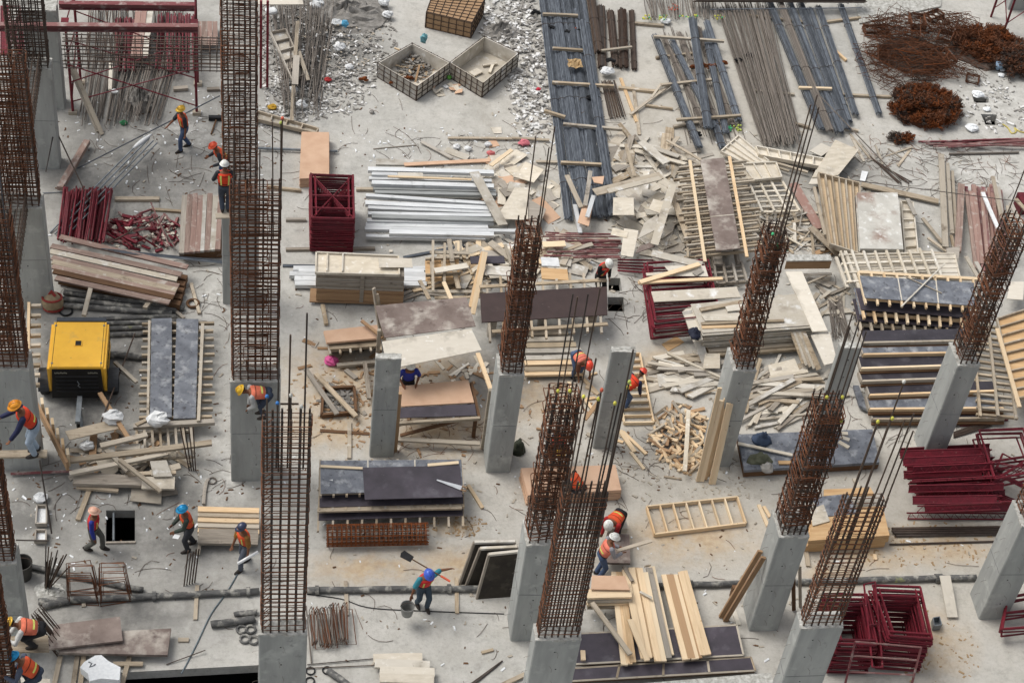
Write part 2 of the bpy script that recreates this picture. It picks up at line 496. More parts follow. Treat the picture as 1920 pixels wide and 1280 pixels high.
def column(label, px, w, d, ztop=None, bars=(), nx=4, ny=3, sp=.16, br=.022, hr=.011, hm=None, bm_=None, zc=3.96, xy=None, inner=True, slant=0.0, low=None, longm=None, fine=None, messy=0.0):
    q = W(px[0], px[1], zc) if xy is None else Vector((xy[0], xy[1], 0))
    X, Y = q.x, q.y
    root = empty('concrete_column', (X + w / 2, Y + d / 2, 0), label, 'column', 'concrete columns on the site')
    root['kind'] = 'thing'
    s = MB()
    c = .025
    ring = [(c, 0), (w - c, 0), (w, c), (w, d - c), (w - c, d), (c, d), (0, d - c), (0, c)]
    k = len(ring)
    lv = [0, zc * .55, zc * .552, zc]
    vs = [(X + a, Y + b, z) for z in lv for a, b in ring]
    fs = [tuple(range((len(lv) - 1) * k, len(lv) * k))]
    for i in range(len(lv) - 1):
        for j in range(k):
            fs.append((i * k + j, i * k + (j + 1) % k, (i + 1) * k + (j + 1) % k, (i + 1) * k + j))
    s.add(vs, fs)
    s.build('shaft', m_conc, root)
    for z_ in (zc * .5, ):
        sm = MB()
        for a, b_ in (((X + .03, Y - .002), (X + w - .03, Y - .002)), ((X - .002, Y + .03), (X - .002, Y + d - .03))):
            sm.tube([(a[0], a[1], z_ + R.uniform(-.02, .02)), (b_[0], b_[1], z_ + R.uniform(-.02, .02))], .008, 4)
        sm.build('form_joint', m_seam, root)
    hm_ = MB().ball((0, 0, 0), .022, .006, .022, 8, 4).mesh('tie_hole', m_blackp)
    for zz in (.7, 1.75, 2.8, 3.5):
        place('tie_hole', hm_, T((X + w * R.uniform(.3, .6), Y, zz)), root)
    # rough top: a ragged pale slurry skin
    t = MB()
    n = 7
    rag = []
    for (ax, ay), (bx, by) in (((0, 0), (w, 0)), ((w, 0), (w, d)), ((w, d), (0, d)), ((0, d), (0, 0))):
        for i in range(n):
            f = i / n
            rag.append((X + ax + (bx - ax) * f + R.uniform(-.012, .012), Y + ay + (by - ay) * f + R.uniform(-.012, .012), zc + R.uniform(.012, .045)))
    cen = (X + w / 2, Y + d / 2, zc + .02)
    K = len(rag)
    t.add(rag + [(p[0], p[1], zc - .04) for p in rag] + [cen], [(i, (i + 1) % K, 2 * K) for i in range(K)] + [(i, i + K, (i + 1) % K + K, (i + 1) % K) for i in range(K)])
    t.build('rough_top', m_lait, root)
    # wire ends left in the faces
    wm = MB().tube([(0, 0, 0), (.03, -.10, .02), (.02, -.15, -.05)], .004, 4).mesh('tie_wire', m_greyb)
    for i in range(6):
        z = .5 + i * .6 + R.uniform(-.05, .05)
        place('tie_wire', wm, T((X + w * (.5 if i % 2 else .42), Y, z)), root)
        mm = T((X, Y + d * .5, z + .1)) @ Matrix.Rotation(-PI / 2, 4, 'Z')
        if d > .4: place('tie_wire', wm, mm, root)
    if ztop is None:
        return root
    hm = hm or m_rust
    bm_ = bm_ or m_rustd
    ins = .09
    cw, cdp = w - 2 * ins, d - 2 * ins
    pos = []
    for i in range(nx):
        for yy in (0, 1): pos.append((i / (nx - 1), yy))
    for j in range(1, ny - 1):
        for xx in (0, 1): pos.append((xx, j / (ny - 1)))
    meshes = {}
    made = []
    for i, (a, b) in enumerate(pos):
        top = ztop + R.uniform(-.1, .15)
        p = Vector((X + ins + cw * a + R.uniform(-.01, .01), Y + ins + cdp * b + R.uniform(-.01, .01), 0))
        key = round(top * 4) / 4
        if key not in meshes:
            meshes[key] = MB().tube([(0, 0, 0), (0, 0, key - zc + .3)], br, 6).mesh('main_bar', bm_)
        made.append(place('main_bar', meshes[key], T((p.x, p.y, zc - .3)), root))
    lm = longm or m_bar
    for i, e in enumerate(bars):             # bars that stand far above the cage: (fraction x, fraction y, top, cap)
        a, b, top, cp = e
        p = Vector((X + ins + cw * a + .03, Y + ins + cdp * b + .03, 0))
        lean = R.uniform(-.05, .05)
        z0 = ztop - 1.6
        o = MB().tube([(p.x, p.y, z0), (p.x + lean, p.y + R.uniform(-.04, .04), top)], br * .8, 6).build('long_bar', lm, root)
        if cp: add_cap(o, (p.x + lean, p.y, top), cp)
    if messy: sp *= .82
    hoops = []
    for q_ in range(6):
        inn = [(cw * .45, cdp + .06, R.uniform(-.14, .14) * cw, 0, R.uniform(.01, .06)), (cw + .06, max(.14, cdp * .4), 0, R.uniform(-.2, .2) * cdp, R.uniform(-.06, 0))]
        if q_ == 3 and messy: inn.append((cw * .9, cdp * .9, R.uniform(-.1, .1), R.uniform(-.1, .1), R.uniform(-.04, .04)))
        hoops.append(loop_mesh(cw + .07, cdp + .07, hr, m_rustd if (messy and q_ == 1) else hm, .014 + .02 * messy, True, tuple(inn) if inner else ()))
    z = zc + .12 + R.uniform(0, .05)
    cx, cy = X + w / 2, Y + d / 2
    cnt = 0
    while z < ztop and cnt < 96:
        m = T((cx + R.uniform(-.015, .015), cy + R.uniform(-.015, .015), z + R.uniform(-.02, .02))) @ Matrix.Rotation(R.uniform(-.02, .02) * (1 + 4 * messy), 4, 'Z') @ Matrix.Rotation(R.gauss(0, .025 + .05 * messy), 4, 'X') @ Matrix.Rotation(R.gauss(0, .025 + .06 * messy), 4, 'Y')
        if messy and R.random() < .25: m = T((R.uniform(-.1, .08), R.uniform(-.1, .02), 0)) @ m
        place('tie_hoop', R.choice(hoops), m, root); cnt += 1
        z += sp * (R.uniform(.8, 1.2) if fine is None or z < fine[0] else fine[1])
    return root

Yl, Wh, Gn, Bl, Rd, Lm = 'yellow', 'white', 'green', 'blue', 'red', 'lime'
column('narrow bare concrete column standing left of the sheet-roofed work table', (704.7, 673.7), .69, .20)
column('narrow bare concrete column beside the new timber ladder frame', (1147, 661), .69, .20)
column('narrow bare concrete column at the left end of the dark formwork stack', (1576, 653.4), .62, .22,
       None)
column('bare-sided column with rusty cage right of the work table, backpack at its foot', (935.8, 705), .69, .85, 8.9, [(.12, .1, 12.0, None), (.85, .1, 12.3, None), (.8, .2, 11.6, None)], 4, 3, .15, messy=1.0)
column('concrete column with new planks leaning on it and green caps on its cage', (1374.6, 697), .66, .92, 8.75, [(.2, .1, 13.0, None), (.5, .1, 13.3, None), (.7, .6, 12.6, None), (.6, .1, 12.9, None), (.1, .0, 8.9, Gn), (.35, .05, 8.5, Gn), (.6, .05, 8.4, Gn), (1, .1, 8.3, Gn)], 4, 3, .13, messy=1.0)
column('column with a rusty leaning cage in front of the dark formwork stack, beside maroon frames', (1795.9, 686.5), .66, .92, 8.9, [(.1, .9, 11.2, None), (.9, .3, 10.4, None)], 4, 3, .14, messy=1.0)
column('concrete column with two red-brown planks leaning against its left side', (1460.4, 1007.7), .80, .9, 8.45, [(.1, .1, 11.2, None), (.25, .5, 11.4, None), (.4, .1, 11.5, None), (.85, .2, 11.0, None), (.95, .7, 10.8, None), (.05, 0, 9.0, Yl), (.55, 0, 9.0, Yl), (.98, .1, 8.1, Yl)], 5, 4, .14, longm=m_bar, messy=1.0)
column('front concrete column with dark barred cage, maroon frames stacked to its right', (1501.5, 1179), 1.07, .5, 8.6, [(.02, .1, 11.2, Yl), (.1, .3, 11.0, None), (.35, .1, 11.3, Yl), (.4, .5, 12.3, Wh), (.62, .1, 11.3, None), (.85, .2, 11.4, None), (1, .1, 10.9, None)], 6, 3, .16, bm_=m_bar, br=.023, inner=False)
column('column right of the leaning dark panels, its cage enclosing a worker', (986.4, 1023.6), .80, .82, 9.0, [(.05, .1, 12.4, None), (.35, .4, 12.1, None), (.6, .1, 12.4, None), (.95, .2, 12.5, None), (.0, .0, 9.4, Yl), (.5, .0, 9.4, Yl)], 4, 3, .17, messy=1.0)
column('front column with wide barred cage and tall capped bars before the stacked new planks', (1003.6, 1201.5), 1.10, .5, 9.2, [(.0, .1, 12.2, Yl), (.3, .2, 12.1, Yl), (.42, .1, 12.4, Rd), (.7, .1, 12.0, Yl), (.95, .2, 12.6, Lm), (1, .6, 12.3, Yl), (.9, .0, 13.6, None), (.12, .4, 13.2, None), (.8, .5, 12.2, None)], 7, 3, .15, bm_=m_bar, br=.024, inner=False)
column('wide column with a worker bending on top, tall cage of thin hoops', (431, 717.5), 1.32, .6, 10.5, [(.02, .1, 12.2, None), (.85, .1, 12.5, None), (1, .1, 12.6, Rd), (1, .3, 12.4, Lm), (.55, .3, 11.6, None)], 7, 3, .15)
column('front wide column with the straight grid cage and blue capped bars', (485, 1192), 1.12, .5, 11.2, [(.05, .1, 11.9, Bl), (.3, .1, 11.7, Bl), (.55, .2, 11.9, Wh), (.75, .1, 11.6, Wh), (.25, .4, 13.2, None), (.5, .4, 13.6, None), (.85, .3, 14.2, None)], 6, 3, .17, bm_=m_bar, br=.027, inner=False)
P1 = W(424, 570)
column('far wide column behind the white-helmeted worker, cage running out of the top', None, 1.08, .6, 11.5, [], 7, 3, .16, bm_=m_bar, xy=(P1.x - .1, P1.y))
def lcol(label, fr, base, w, d, *a, **k):
    q = W(fr[0], fr[1], 3.96) if not base else W(fr[0], fr[1])
    column(label, None, w, d, *a, xy=(q.x - w, q.y), **k)
lcol('left edge column behind the yellow machine with a dense rusty cage', (78.6, 391.9), False, 1.3, .65, 9.1, [], 7, 4, .13)
lcol('left edge column beside the worker in pale jeans, rusty cage above', (54.9, 694), False, 1.3, .75, 9.2, [(.7, .2, 12.5, None), (.9, .2, 12.9, None)], 7, 4, .13, longm=m_blue)
lcol('left edge column beside the upright pipe stubs, rusty cage above', (30.4, 1058), False, 1.3, .65, 9.4, [(.9, .5, 13.2, None), (1, .2, 13.8, None), (.75, .3, 12.6, None)], 7, 4, .14, longm=m_blue)
lcol('left edge column at the timber prop below the red main beam', (113, 318), True, 1.3, .6, 9.2, [], 7, 4, .15, bm_=m_bar, hm=m_rustd)
lcol('far left column behind the scaffold tower under the red beam', (122, 206), True, 1.1, .6, None)
R1 = W(1835, 1161)
column('right edge concrete column standing on the black pipe line', None, .80, .9, 8.6, [], 4, 3, .16, xy=(R1.x, R1.y))
column('corner column cut off by the bottom right of the view', None, 1.0, .9, None, xy=(20.1, 24.9))
q = W(14, 1175, 6.4)
column('corner column cut off at the bottom left beside the crouching worker', None, 1.2, .5, 8.2, [], 6, 3, .12, xy=(q.x - 1.2, q.y))
q = W(1935, 20)
column('far corner column cut off at the top right behind scaffold legs', None, 1.2, .6, None, xy=(q.x - 1.0, q.y))

# ---------------------------------------------------------------- builders for site things
def stick(name, a, b, w, t, m, parent=None, up=(0, 0, 1), bow=0.0):
    """a, b: ends of the centre line of the top face, world space"""
    a, b = Vector(a), Vector(b)
    mt = frame(a, b, up)
    l = (b - a).length
    n = 1 if l < 1.2 else 3
    vs, fs = [], []
    ph = R.uniform(-bow, bow)
    for i in range(n + 1):
        f = i / n
        x = -l / 2 + l * f
        o = ph * math.sin(PI * f)
        e = R.uniform(-.04, .04) * w if i in (0, n) else 0
        vs += [(x + e, -w / 2 + o, -t), (x - e, w / 2 + o, -t), (x - e, w / 2 + o, 0), (x + e, -w / 2 + o, 0)]
    for i in range(n):
        for j in range(4):
            k = (j + 1) % 4
            fs.append((i * 4 + j, i * 4 + k, (i + 1) * 4 + k, (i + 1) * 4 + j))
    fs += [(3, 2, 1, 0), tuple(n * 4 + j for j in range(4))]
    fs = [tuple(reversed(f)) for f in fs]
    return place(name, MB().add(vs, fs).mesh(name, m), mt, parent)

def plank(x0, y0, x1, y1, w, z, m, label, t=.05, z1=None, name='plank', cat='plank', group=None, up=(0, 0, 1), bow=.01):
    j_ = R.uniform(0, .007)
    o = stick(name, W(x0, y0, z + j_), W(x1, y1, (z if z1 is None else z1) + j_), w, t, m, up=up, bow=bow)
    return tag(o, label, cat, group)

def wpts(pts, z):
    if isinstance(z, (int, float)): z = [z] * len(pts)
    return [W(p[0], p[1], q) for p, q in zip(pts, z)]

def slab(name, top, t, m, parent=None, loc=None):
    return MB().prism(top, t).build(name, m, parent, loc)

def sheet(pts, z, m, label, t=.02, name='plywood_sheet', cat='sheet', group=None):
    return tag(slab(name, wpts(pts, z), t, m), label, cat, group)

def stack(pts, z0, n, t, m, label, label_top, name='plywood_sheet', cat='sheet', group=None, jit=.02, top_m=None):
    """n sheets lying on each other; pts is the outline of the topmost one in the photo"""
    top = wpts(pts, z0 + n * t)
    for i in range(n):
        dz = -(n - 1 - i) * t
        j = (R.uniform(-jit, jit), R.uniform(-jit, jit))
        if i == n - 1: j = (0, 0)
        o = slab(name, [Vector((p.x + j[0], p.y + j[1], p.z + dz)) for p in top], t * .96, top_m if (top_m and i == n - 1) else m)
        tag(o, label_top if i == n - 1 else label, cat, group)

def lerp(a, b, f): return a + (b - a) * f

def panel(pts, z, label, face_m, rib_m, n=6, ribs='short', t=.02, rib=(.06, .09), rails=2, ext=0.0, name='formwork', cat='formwork', group=None, above=False, seams=0, rail_ext=0.0):
    """plywood face on timber: pts FL, FR, BR, BL of the face; ribs run from the 0-1 edge to the 3-2 edge, rails the other way"""
    p = wpts(pts, z)
    c = sum(p, Vector((0, 0, 0))) / 4
    nor = (p[1] - p[0]).cross(p[3] - p[0]).normalized()
    if nor.z < 0: nor = -nor
    root = empty(name, (c.x, c.y, max(0, c.z - t - rib[1] * 2)), label, cat, group)
    slab('face', p, t, face_m, root)
    s = 1 if above else -1
    off = nor * (rib[1] if above else -t)
    for i in range(n):
        f = (i + .5) / n if ext == 0 else i / (n - 1)
        a, b = lerp(p[0], p[1], f), lerp(p[3], p[2], f)
        d = (b - a).normalized() * ext
        stick('rib', a - d + off, b + d + off, rib[0], rib[1], rib_m, root, nor)
    off2 = off + nor * (s * rib[1])
    for i in range(rails):
        f = .5 if rails == 1 else .12 + .76 * i / (rails - 1)
        a, b = lerp(p[0], p[3], f), lerp(p[1], p[2], f)
        d = (b - a).normalized() * rail_ext
        stick('rail', a - d + off2, b + d + off2, rib[0] * 1.2, rib[1], rib_m, root, nor)
    for i in range(seams):
        f = (i + 1) / (seams + 1)
        a, b = lerp(p[0], p[1], f) + nor * .004, lerp(p[3], p[2], f) + nor * .004
        stick('joint_strip', a, b, .035, .004, m_ply, root, nor)
    return root

def tray(pts, z, label, base_m, rim_m, n=3, h=.09, name='formwork_tray', cat='formwork', group=None, base=True, along=False, base_dz=0.0, rt=.045):
    """shallow open box seen from above: rim, cross pieces and a base board"""
    p = wpts(pts, z)
    c = sum(p, Vector((0, 0, 0))) / 4
    nor = (p[1] - p[0]).cross(p[3] - p[0]).normalized()
    if nor.z < 0: nor = -nor
    root = empty(name, (c.x, c.y, max(0, c.z - h)), label, cat, group)
    if base: slab('base_board', [q - nor * (h - .02) for q in p], .02, base_m, root)
    for i in range(4):
        stick('rim', p[i], p[(i + 1) % 4], rt, h, rim_m, root, nor)
    for i in range(n):
        f = (i + 1) / (n + 1)
        if along: a, b = lerp(p[0], p[3], f), lerp(p[1], p[2], f)
        else: a, b = lerp(p[0], p[1], f), lerp(p[3], p[2], f)
        stick('cross_piece', a - nor * .006, b - nor * .006, rt * .9, h * .9, rim_m, root, nor)
    return root

def ribs_grid(pts, z, label, m, nr, nl, w=.05, t=.08, ext=.15, name='formwork_grid', cat='formwork', group=None):
    """crossed timbers: nr pieces one way on top of nl pieces the other way"""
    p = wpts(pts, z)
    c = sum(p, Vector((0, 0, 0))) / 4
    nor = (p[1] - p[0]).cross(p[3] - p[0]).normalized()
    if nor.z < 0: nor = -nor
    root = empty(name, (c.x, c.y, max(0, c.z - 2 * t)), label, cat, group)
    for i in range(nr):
        f = i / max(1, nr - 1)
        a, b = lerp(p[0], p[1], f), lerp(p[3], p[2], f)
        d = (b - a).normalized() * ext * R.uniform(.5, 1.3)
        stick('stud', a - d, b + d, w, t, m, root, nor)
    for i in range(nl):
        f = i / max(1, nl - 1)
        a, b = lerp(p[0], p[3], f) - nor * t, lerp(p[1], p[2], f) - nor * t
        d = (b - a).normalized() * ext * R.uniform(.3, 1.2)
        stick('rail', a - d, b + d, w, t, m, root, nor)
    return root

def dup(root, delta, rz=0.0, label=None):
    c = bpy.data.objects.new(root.name, None)
    COL.link(c)
    for k in ('label', 'category', 'group', 'kind'):
        if k in root: c[k] = root[k]
    if label: c['label'] = label
    c.location = root.location + Vector(delta)
    c.rotation_euler = (0, 0, rz)
    c.empty_display_size = .2
    for ch in root.children:
        d = ch.copy()
        COL.link(d)
        d.parent = c
        for g in ch.children:
            e = g.copy(); COL.link(e); e.parent = d
    return c

def red_frame(pts, z, label, rungs=(0, .5, 1), brace=True, r=.028, m=None, group=None, double=False, fr=(0.0, 1.0)):
    """welded scaffold frame: two posts (0-3 and 1-2), rungs between them, crossed braces"""
    p = wpts(pts, z)
    m = m or m_red
    c = sum(p, Vector((0, 0, 0))) / 4
    root = empty('scaffold_ladder', (c.x, c.y, max(0, c.z - .04)), label, 'scaffold frame', group)
    MB().tube([p[0], p[3]], r, 6).build('post', m, root)
    MB().tube([p[1], p[2]], r, 6).build('post', m, root)
    if double:
        for a, b, s in ((p[0], p[3], .14), (p[1], p[2], -.14)):
            d = (p[1] - p[0]).normalized() * s
            MB().tube([lerp(a, b, .06) + d, lerp(a, b, .94) + d], r * .7, 5).build('inner_post', m, root)
    for f in rungs:
        MB().tube([lerp(p[0], p[3], f), lerp(p[1], p[2], f)], r * .85, 6).build('rung', m, root)
    if brace:
        f0, f1 = fr
        MB().tube([lerp(p[0], p[3], f0), lerp(p[1], p[2], f1)], r * .5, 5).build('brace', m, root)
        MB().tube([lerp(p[1], p[2], f0), lerp(p[0], p[3], f1)], r * .5, 5).build('brace', m, root)
    return root

def frame_pile(pts, ztop, n, dz, label, label_top, group, jit=.03, rot=.01, **k):
    """frames stacked flat, the top one as in the photo"""
    top = red_frame(pts, ztop, label_top, group=group, **k)
    for i in range(1, n):
        dup(top, (R.uniform(-jit, jit), R.uniform(-jit, jit), -dz * i), R.uniform(-rot, rot), label)

def truss(a, b, label, h=.22, m=None, group=None, up=(0, 0, 1), n=8):
    m = m or m_red
    a, b = Vector(a), Vector(b)
    u = Vector(up).normalized() * h
    root = empty('lattice_strut', ((a + b) / 2), label, 'lattice strut', group)
    MB().tube([a, b], .024, 5).build('chord', m, root)
    MB().tube([a + u, b + u], .024, 5).build('chord', m, root)
    z = []
    for i in range(2 * n + 1):
        q = lerp(a, b, i / (2 * n))
        z.append(q + (u if i % 2 else Vector((0, 0, 0))))
    MB().tube(z, .013, 4).build('lacing', m, root)
    if R.random() < .6: MB().beam(a + u * .5, b + u * .5, .012, h, tuple(u)).build('web_plate', m, root)
    return root

def bundle(x0, y0, x1, y1, w, label, m=None, r=.017, z=0.0, z1=None, caps=None, ties=3, name='rebar_bundle', cat='rebar bundle', group='tied bundles of reinforcing bars', end=None, dark_end=True):
    """tied bundle of bars; first end far, second end near"""
    m = m or m_blue
    h = w * .30
    a = W(x0, y0, z + h)
    b = W(x1, y1, (z if z1 is None else z1) + h)
    a.z -= h; b.z -= h
    root = empty(name, (a + b) / 2, label, cat, group)
    d = (b - a).normalized()
    side = Vector((0, 0, 1)).cross(d).normalized()
    l = (b - a).length
    me = MB().tube([(-l / 2, 0, 0), (l / 2, 0, 0)], r, 6).mesh('bar', m)
    base = frame(a, b)
    k = max(4, int(w / (2.05 * r)))
    pos = []
    for row in range(3):
        kk = k - row
        for i in range(kk):
            u = (i + .5) / kk * 2 - 1
            hz = math.sqrt(max(0, 1 - u * u * .8)) * h * 2 - row * 1.8 * r
            if hz < r: continue
            pos.append((u * (w / 2 - row * r), max(r, hz)))
    cm = None
    for y, zz in pos[:60]:
        mt = base.copy()
        mt.translation = (a + b) / 2 + side * y + Vector((0, 0, zz)) + d * R.uniform(-.06, .06)
        o = place('bar', me, mt, root)
        if caps:
            ck = R.choice(caps)
            if ck == 'black' or ck == 'rust':
                key = 'cap_' + ck
                if key not in cap_me:
                    cap_me[key] = MB().tube([(-.05, 0, 0), (.05, 0, 0)], r * 1.5, 6).mesh('bar_cap', m_black if ck == 'black' else m_rusto)
                mt2 = base.copy(); mt2.translation = mt.translation + d * (l / 2 - .03)
                place('bar_cap', cap_me[key], mt2, o)
            else:
                key = ck + '_end'
                if key not in cap_me:
                    cap_me[key] = MB().ball((0, 0, 0), .035, .035, .035, 6, 4).mesh('bar_cap', cap_mat(ck))
                place('bar_cap', cap_me[key], T(mt.translation + d * (l / 2)), o)
    for i in range(ties):
        f = (i + .6) / ties
        c = lerp(a, b, f)
        ring = [c + side * (math.cos(q) * (w / 2 + .012)) + Vector((0, 0, max(.012, h * 1.0 + math.sin(q) * (h * 1.06 + .014)))) for q in [2 * PI * j / 12 for j in range(12)]]
        MB().tube(ring, .01, 4, closed=True).build('tie_wire', m_bar, root)
    return root

def loose(x0, x1, y0, x2, x3, y1, n, label, m, group, r=.014, zmax=.25, name='steel_bar', cat='steel bar', jy0=8, jy1=10, cross=.02, z0=0.02):
    """n loose bars: far ends between x0..x1 at y0, near ends between x2..x3 at y1"""
    for i in range(n):
        f = (i + R.uniform(.1, .9)) / n
        g = min(1, max(0, f + R.gauss(0, cross)))
        za = z0 + R.random() * zmax
        a = W(lerp(x0, x1, f), y0 + R.uniform(-jy0, jy0), za)
        b = W(lerp(x2, x3, g), y1 + R.uniform(-jy1, jy1), max(.02, za + R.uniform(-.04, .04)))
        c = (a + b) / 2
        l = (b - a).length
        bow = R.uniform(-.03, .03)
        o = place(name, MB().tube([(-l / 2, 0, 0), (0, bow, -.01), (l / 2, 0, 0)], r, 5).mesh(name, m), frame(a, b))
        tag(o, label, cat, group)

def heap(px, py, rx, ry, n, mats, label, group, l=(.4, 1.2), w=(.08, .3), t=.022, zmax=.35, name='scrap_board', cat='board', tilt=.18, yaw=None, square=False):
    """heap of scrap boards: centre in photo pixels, radii in metres"""
    c0 = W(px, py)
    for i in range(n):
        a = R.uniform(0, 2 * PI)
        q = math.sqrt(R.random())
        x, y = math.cos(a) * q, math.sin(a) * q
        h = zmax * max(.05, 1 - q) * R.uniform(.5, 1.1) * (.3 + .7 * i / n) + t
        ll = R.uniform(*l)
        ww = R.uniform(*w)
        if square and R.random() < .4: ll, ww = ll * .7, min(ll * .6, ww * 2)
        yw = R.uniform(0, PI) if yaw is None else R.gauss(yaw[0], yaw[1])
        mt = T((c0.x + x * rx, c0.y + y * ry, h)) @ Matrix.Rotation(yw, 4, 'Z') @ Matrix.Rotation(R.gauss(0, tilt * .6), 4, 'Y') @ Matrix.Rotation(R.gauss(0, tilt), 4, 'X')
        lift = abs(mt[2][0]) * ll / 2 + abs(mt[2][1]) * ww / 2
        mt[2][3] = max(h, lift + .01)
        k = R.uniform(-.08, .08) * ll
        v = [(-ll / 2, -ww / 2), (ll / 2 + k * .3, -ww / 2 + R.uniform(-.02, .02)), (ll / 2, ww / 2), (-ll / 2 + k, ww / 2)]
        me = MB().prism([(p[0], p[1], 0) for p in v], t).mesh(name, R.choice(mats))
        tag(place(name, me, mt), label, cat, group)

def rope(pts, label, r=.012, m=None, z=.02, name='cable', cat='cable', n=5, smooth=4):
    P = [W(p[0], p[1], p[2] if len(p) > 2 else z) for p in pts]
    out = []
    for i in range(len(P) - 1):
        p0, p1, p2, p3 = P[max(0, i - 1)], P[i], P[i + 1], P[min(len(P) - 1, i + 2)]
        for s in range(smooth):
            f = s / smooth
            out.append(.5 * ((2 * p1) + (p2 - p0) * f + (2 * p0 - 5 * p1 + 4 * p2 - p3) * f * f + (3 * p1 - p0 - 3 * p2 + p3) * f ** 3))
    out.append(P[-1])
    return tag(MB().tube(out, r, n).build(name, m or m_black), label, cat)

def rod(x0, y0, z0, x1, y1, z1, label, r=.016, m=None, name='steel_bar', cat='steel bar', group=None):
    a, b = W(x0, y0, z0), W(x1, y1, z1)
    l = (b - a).length
    return tag(place(name, MB().tube([(-l / 2, 0, 0), (l / 2, 0, 0)], r, 6).mesh(name, m or m_bar), frame(a, b)), label, cat, group)

def pipe(x0, y0, x1, y1, r, label, m=None, z=None, name='pipe', cat='pipe', collars=(), group=None, sag=()):
    z = r if z is None else z
    a, b = W(x0, y0, z), W(x1, y1, z)
    root = empty(name, ((a.x + b.x) / 2, (a.y + b.y) / 2, 0), label, cat, group)
    pts = [lerp(a, b, i / 12) + Vector((0, R.uniform(-.012, .012), 0)) for i in range(13)]
    MB().tube(pts, r, 12, caps=True).build('barrel', m or m_pipe, root, smooth=True)
    for f in collars:
        q = lerp(a, b, f); d = (b - a).normalized()
        MB().tube([q - d * .05, q + d * .05], r * 1.45, 12).build('collar', m_pipe, root)
    return root

def chips(name, label, regions, mats, size, seed, kind='stuff', cat='debris', flat_=.4):
    """small uncountable litter: one object"""
    rr = random.Random(seed)
    m = MB()
    for px, py, rx, ry, n, zz in regions:
        c = W(px, py)
        for _ in range(n):
            a = rr.uniform(0, 2 * PI); q = math.sqrt(rr.random())
            x, y = c.x + math.cos(a) * q * rx, c.y + math.sin(a) * q * ry
            s = size * rr.uniform(.4, 1.5)
            el = rr.uniform(1, 3.2)
            yw = rr.uniform(0, PI)
            h = s * flat_ * rr.uniform(.5, 1.5)
            z = zz * (1 - q) * rr.random()
            cs, sn = math.cos(yw), math.sin(yw)
            vs = []
            for dz in (0, h):
                for dx, dy in ((-1, -1), (1, -1), (1, 1), (-1, 1)):
                    px_, py_ = dx * s * el * .5 * rr.uniform(.6, 1.1), dy * s * .5 * rr.uniform(.6, 1.1)
                    vs.append((x + px_ * cs - py_ * sn, y + px_ * sn + py_ * cs, z + dz + rr.uniform(-.3, .3) * h * (1 if dz else 0)))
            m.add(vs, [(3, 2, 1, 0), (4, 5, 6, 7), (0, 1, 5, 4), (1, 2, 6, 5), (2, 3, 7, 6), (3, 0, 4, 7)])
    o = m.build(name, mats)
    return tag(o, label, cat, None, kind)

def wires(name, label, regions, m, seed, l=(.3, 1.0), r=.007):
    rr = random.Random(seed)
    mb = MB()
    for px, py, rx, ry, n in regions:
        c = W(px, py)
        for _ in range(n):
            a = rr.uniform(0, 2 * PI); q = math.sqrt(rr.random())
            p = Vector((c.x + math.cos(a) * q * rx, c.y + math.sin(a) * q * ry, r))
            yw = rr.uniform(0, 2 * PI)
            cur = rr.uniform(-.9, .9)
            k = 4
            ll = rr.uniform(*l) / k
            pts = [p.copy()]
            for i in range(k):
                yw += cur * rr.uniform(0, 1)
                p = p + Vector((math.cos(yw) * ll, math.sin(yw) * ll, 0))
                pts.append(Vector((p.x, p.y, r + abs(rr.gauss(0, .015)))))
            mb.tube(pts, r, 3, caps=False)
    return tag(mb.build(name, m), label, 'wire litter', None, 'stuff')

def mound(px, py, rx, ry, h, m, label, name='rubble', cat='rubble', seed=3, amp=.35, n=26):
    rr = random.Random(seed)
    c = W(px, py)
    vs, fs = [], []
    rings = 9
    for i in range(rings + 1):
        f = i / rings
        for j in range(n):
            a = 2 * PI * j / n
            k = 1 + rr.uniform(-amp, amp) * .4
            z = h * (1 - f) ** .9 * (1 + rr.uniform(-amp, amp)) if i < rings else -.02
            vs.append((c.x + math.cos(a) * rx * f * k, c.y + math.sin(a) * ry * f * k, z))
    for i in range(rings):
        for j in range(n):
            j2 = (j + 1) % n
            fs.append((i * n + j, (i + 1) * n + j, (i + 1) * n + j2, i * n + j2))
    return tag(MB().add(vs, fs).build(name, m), label, cat, None, 'stuff')

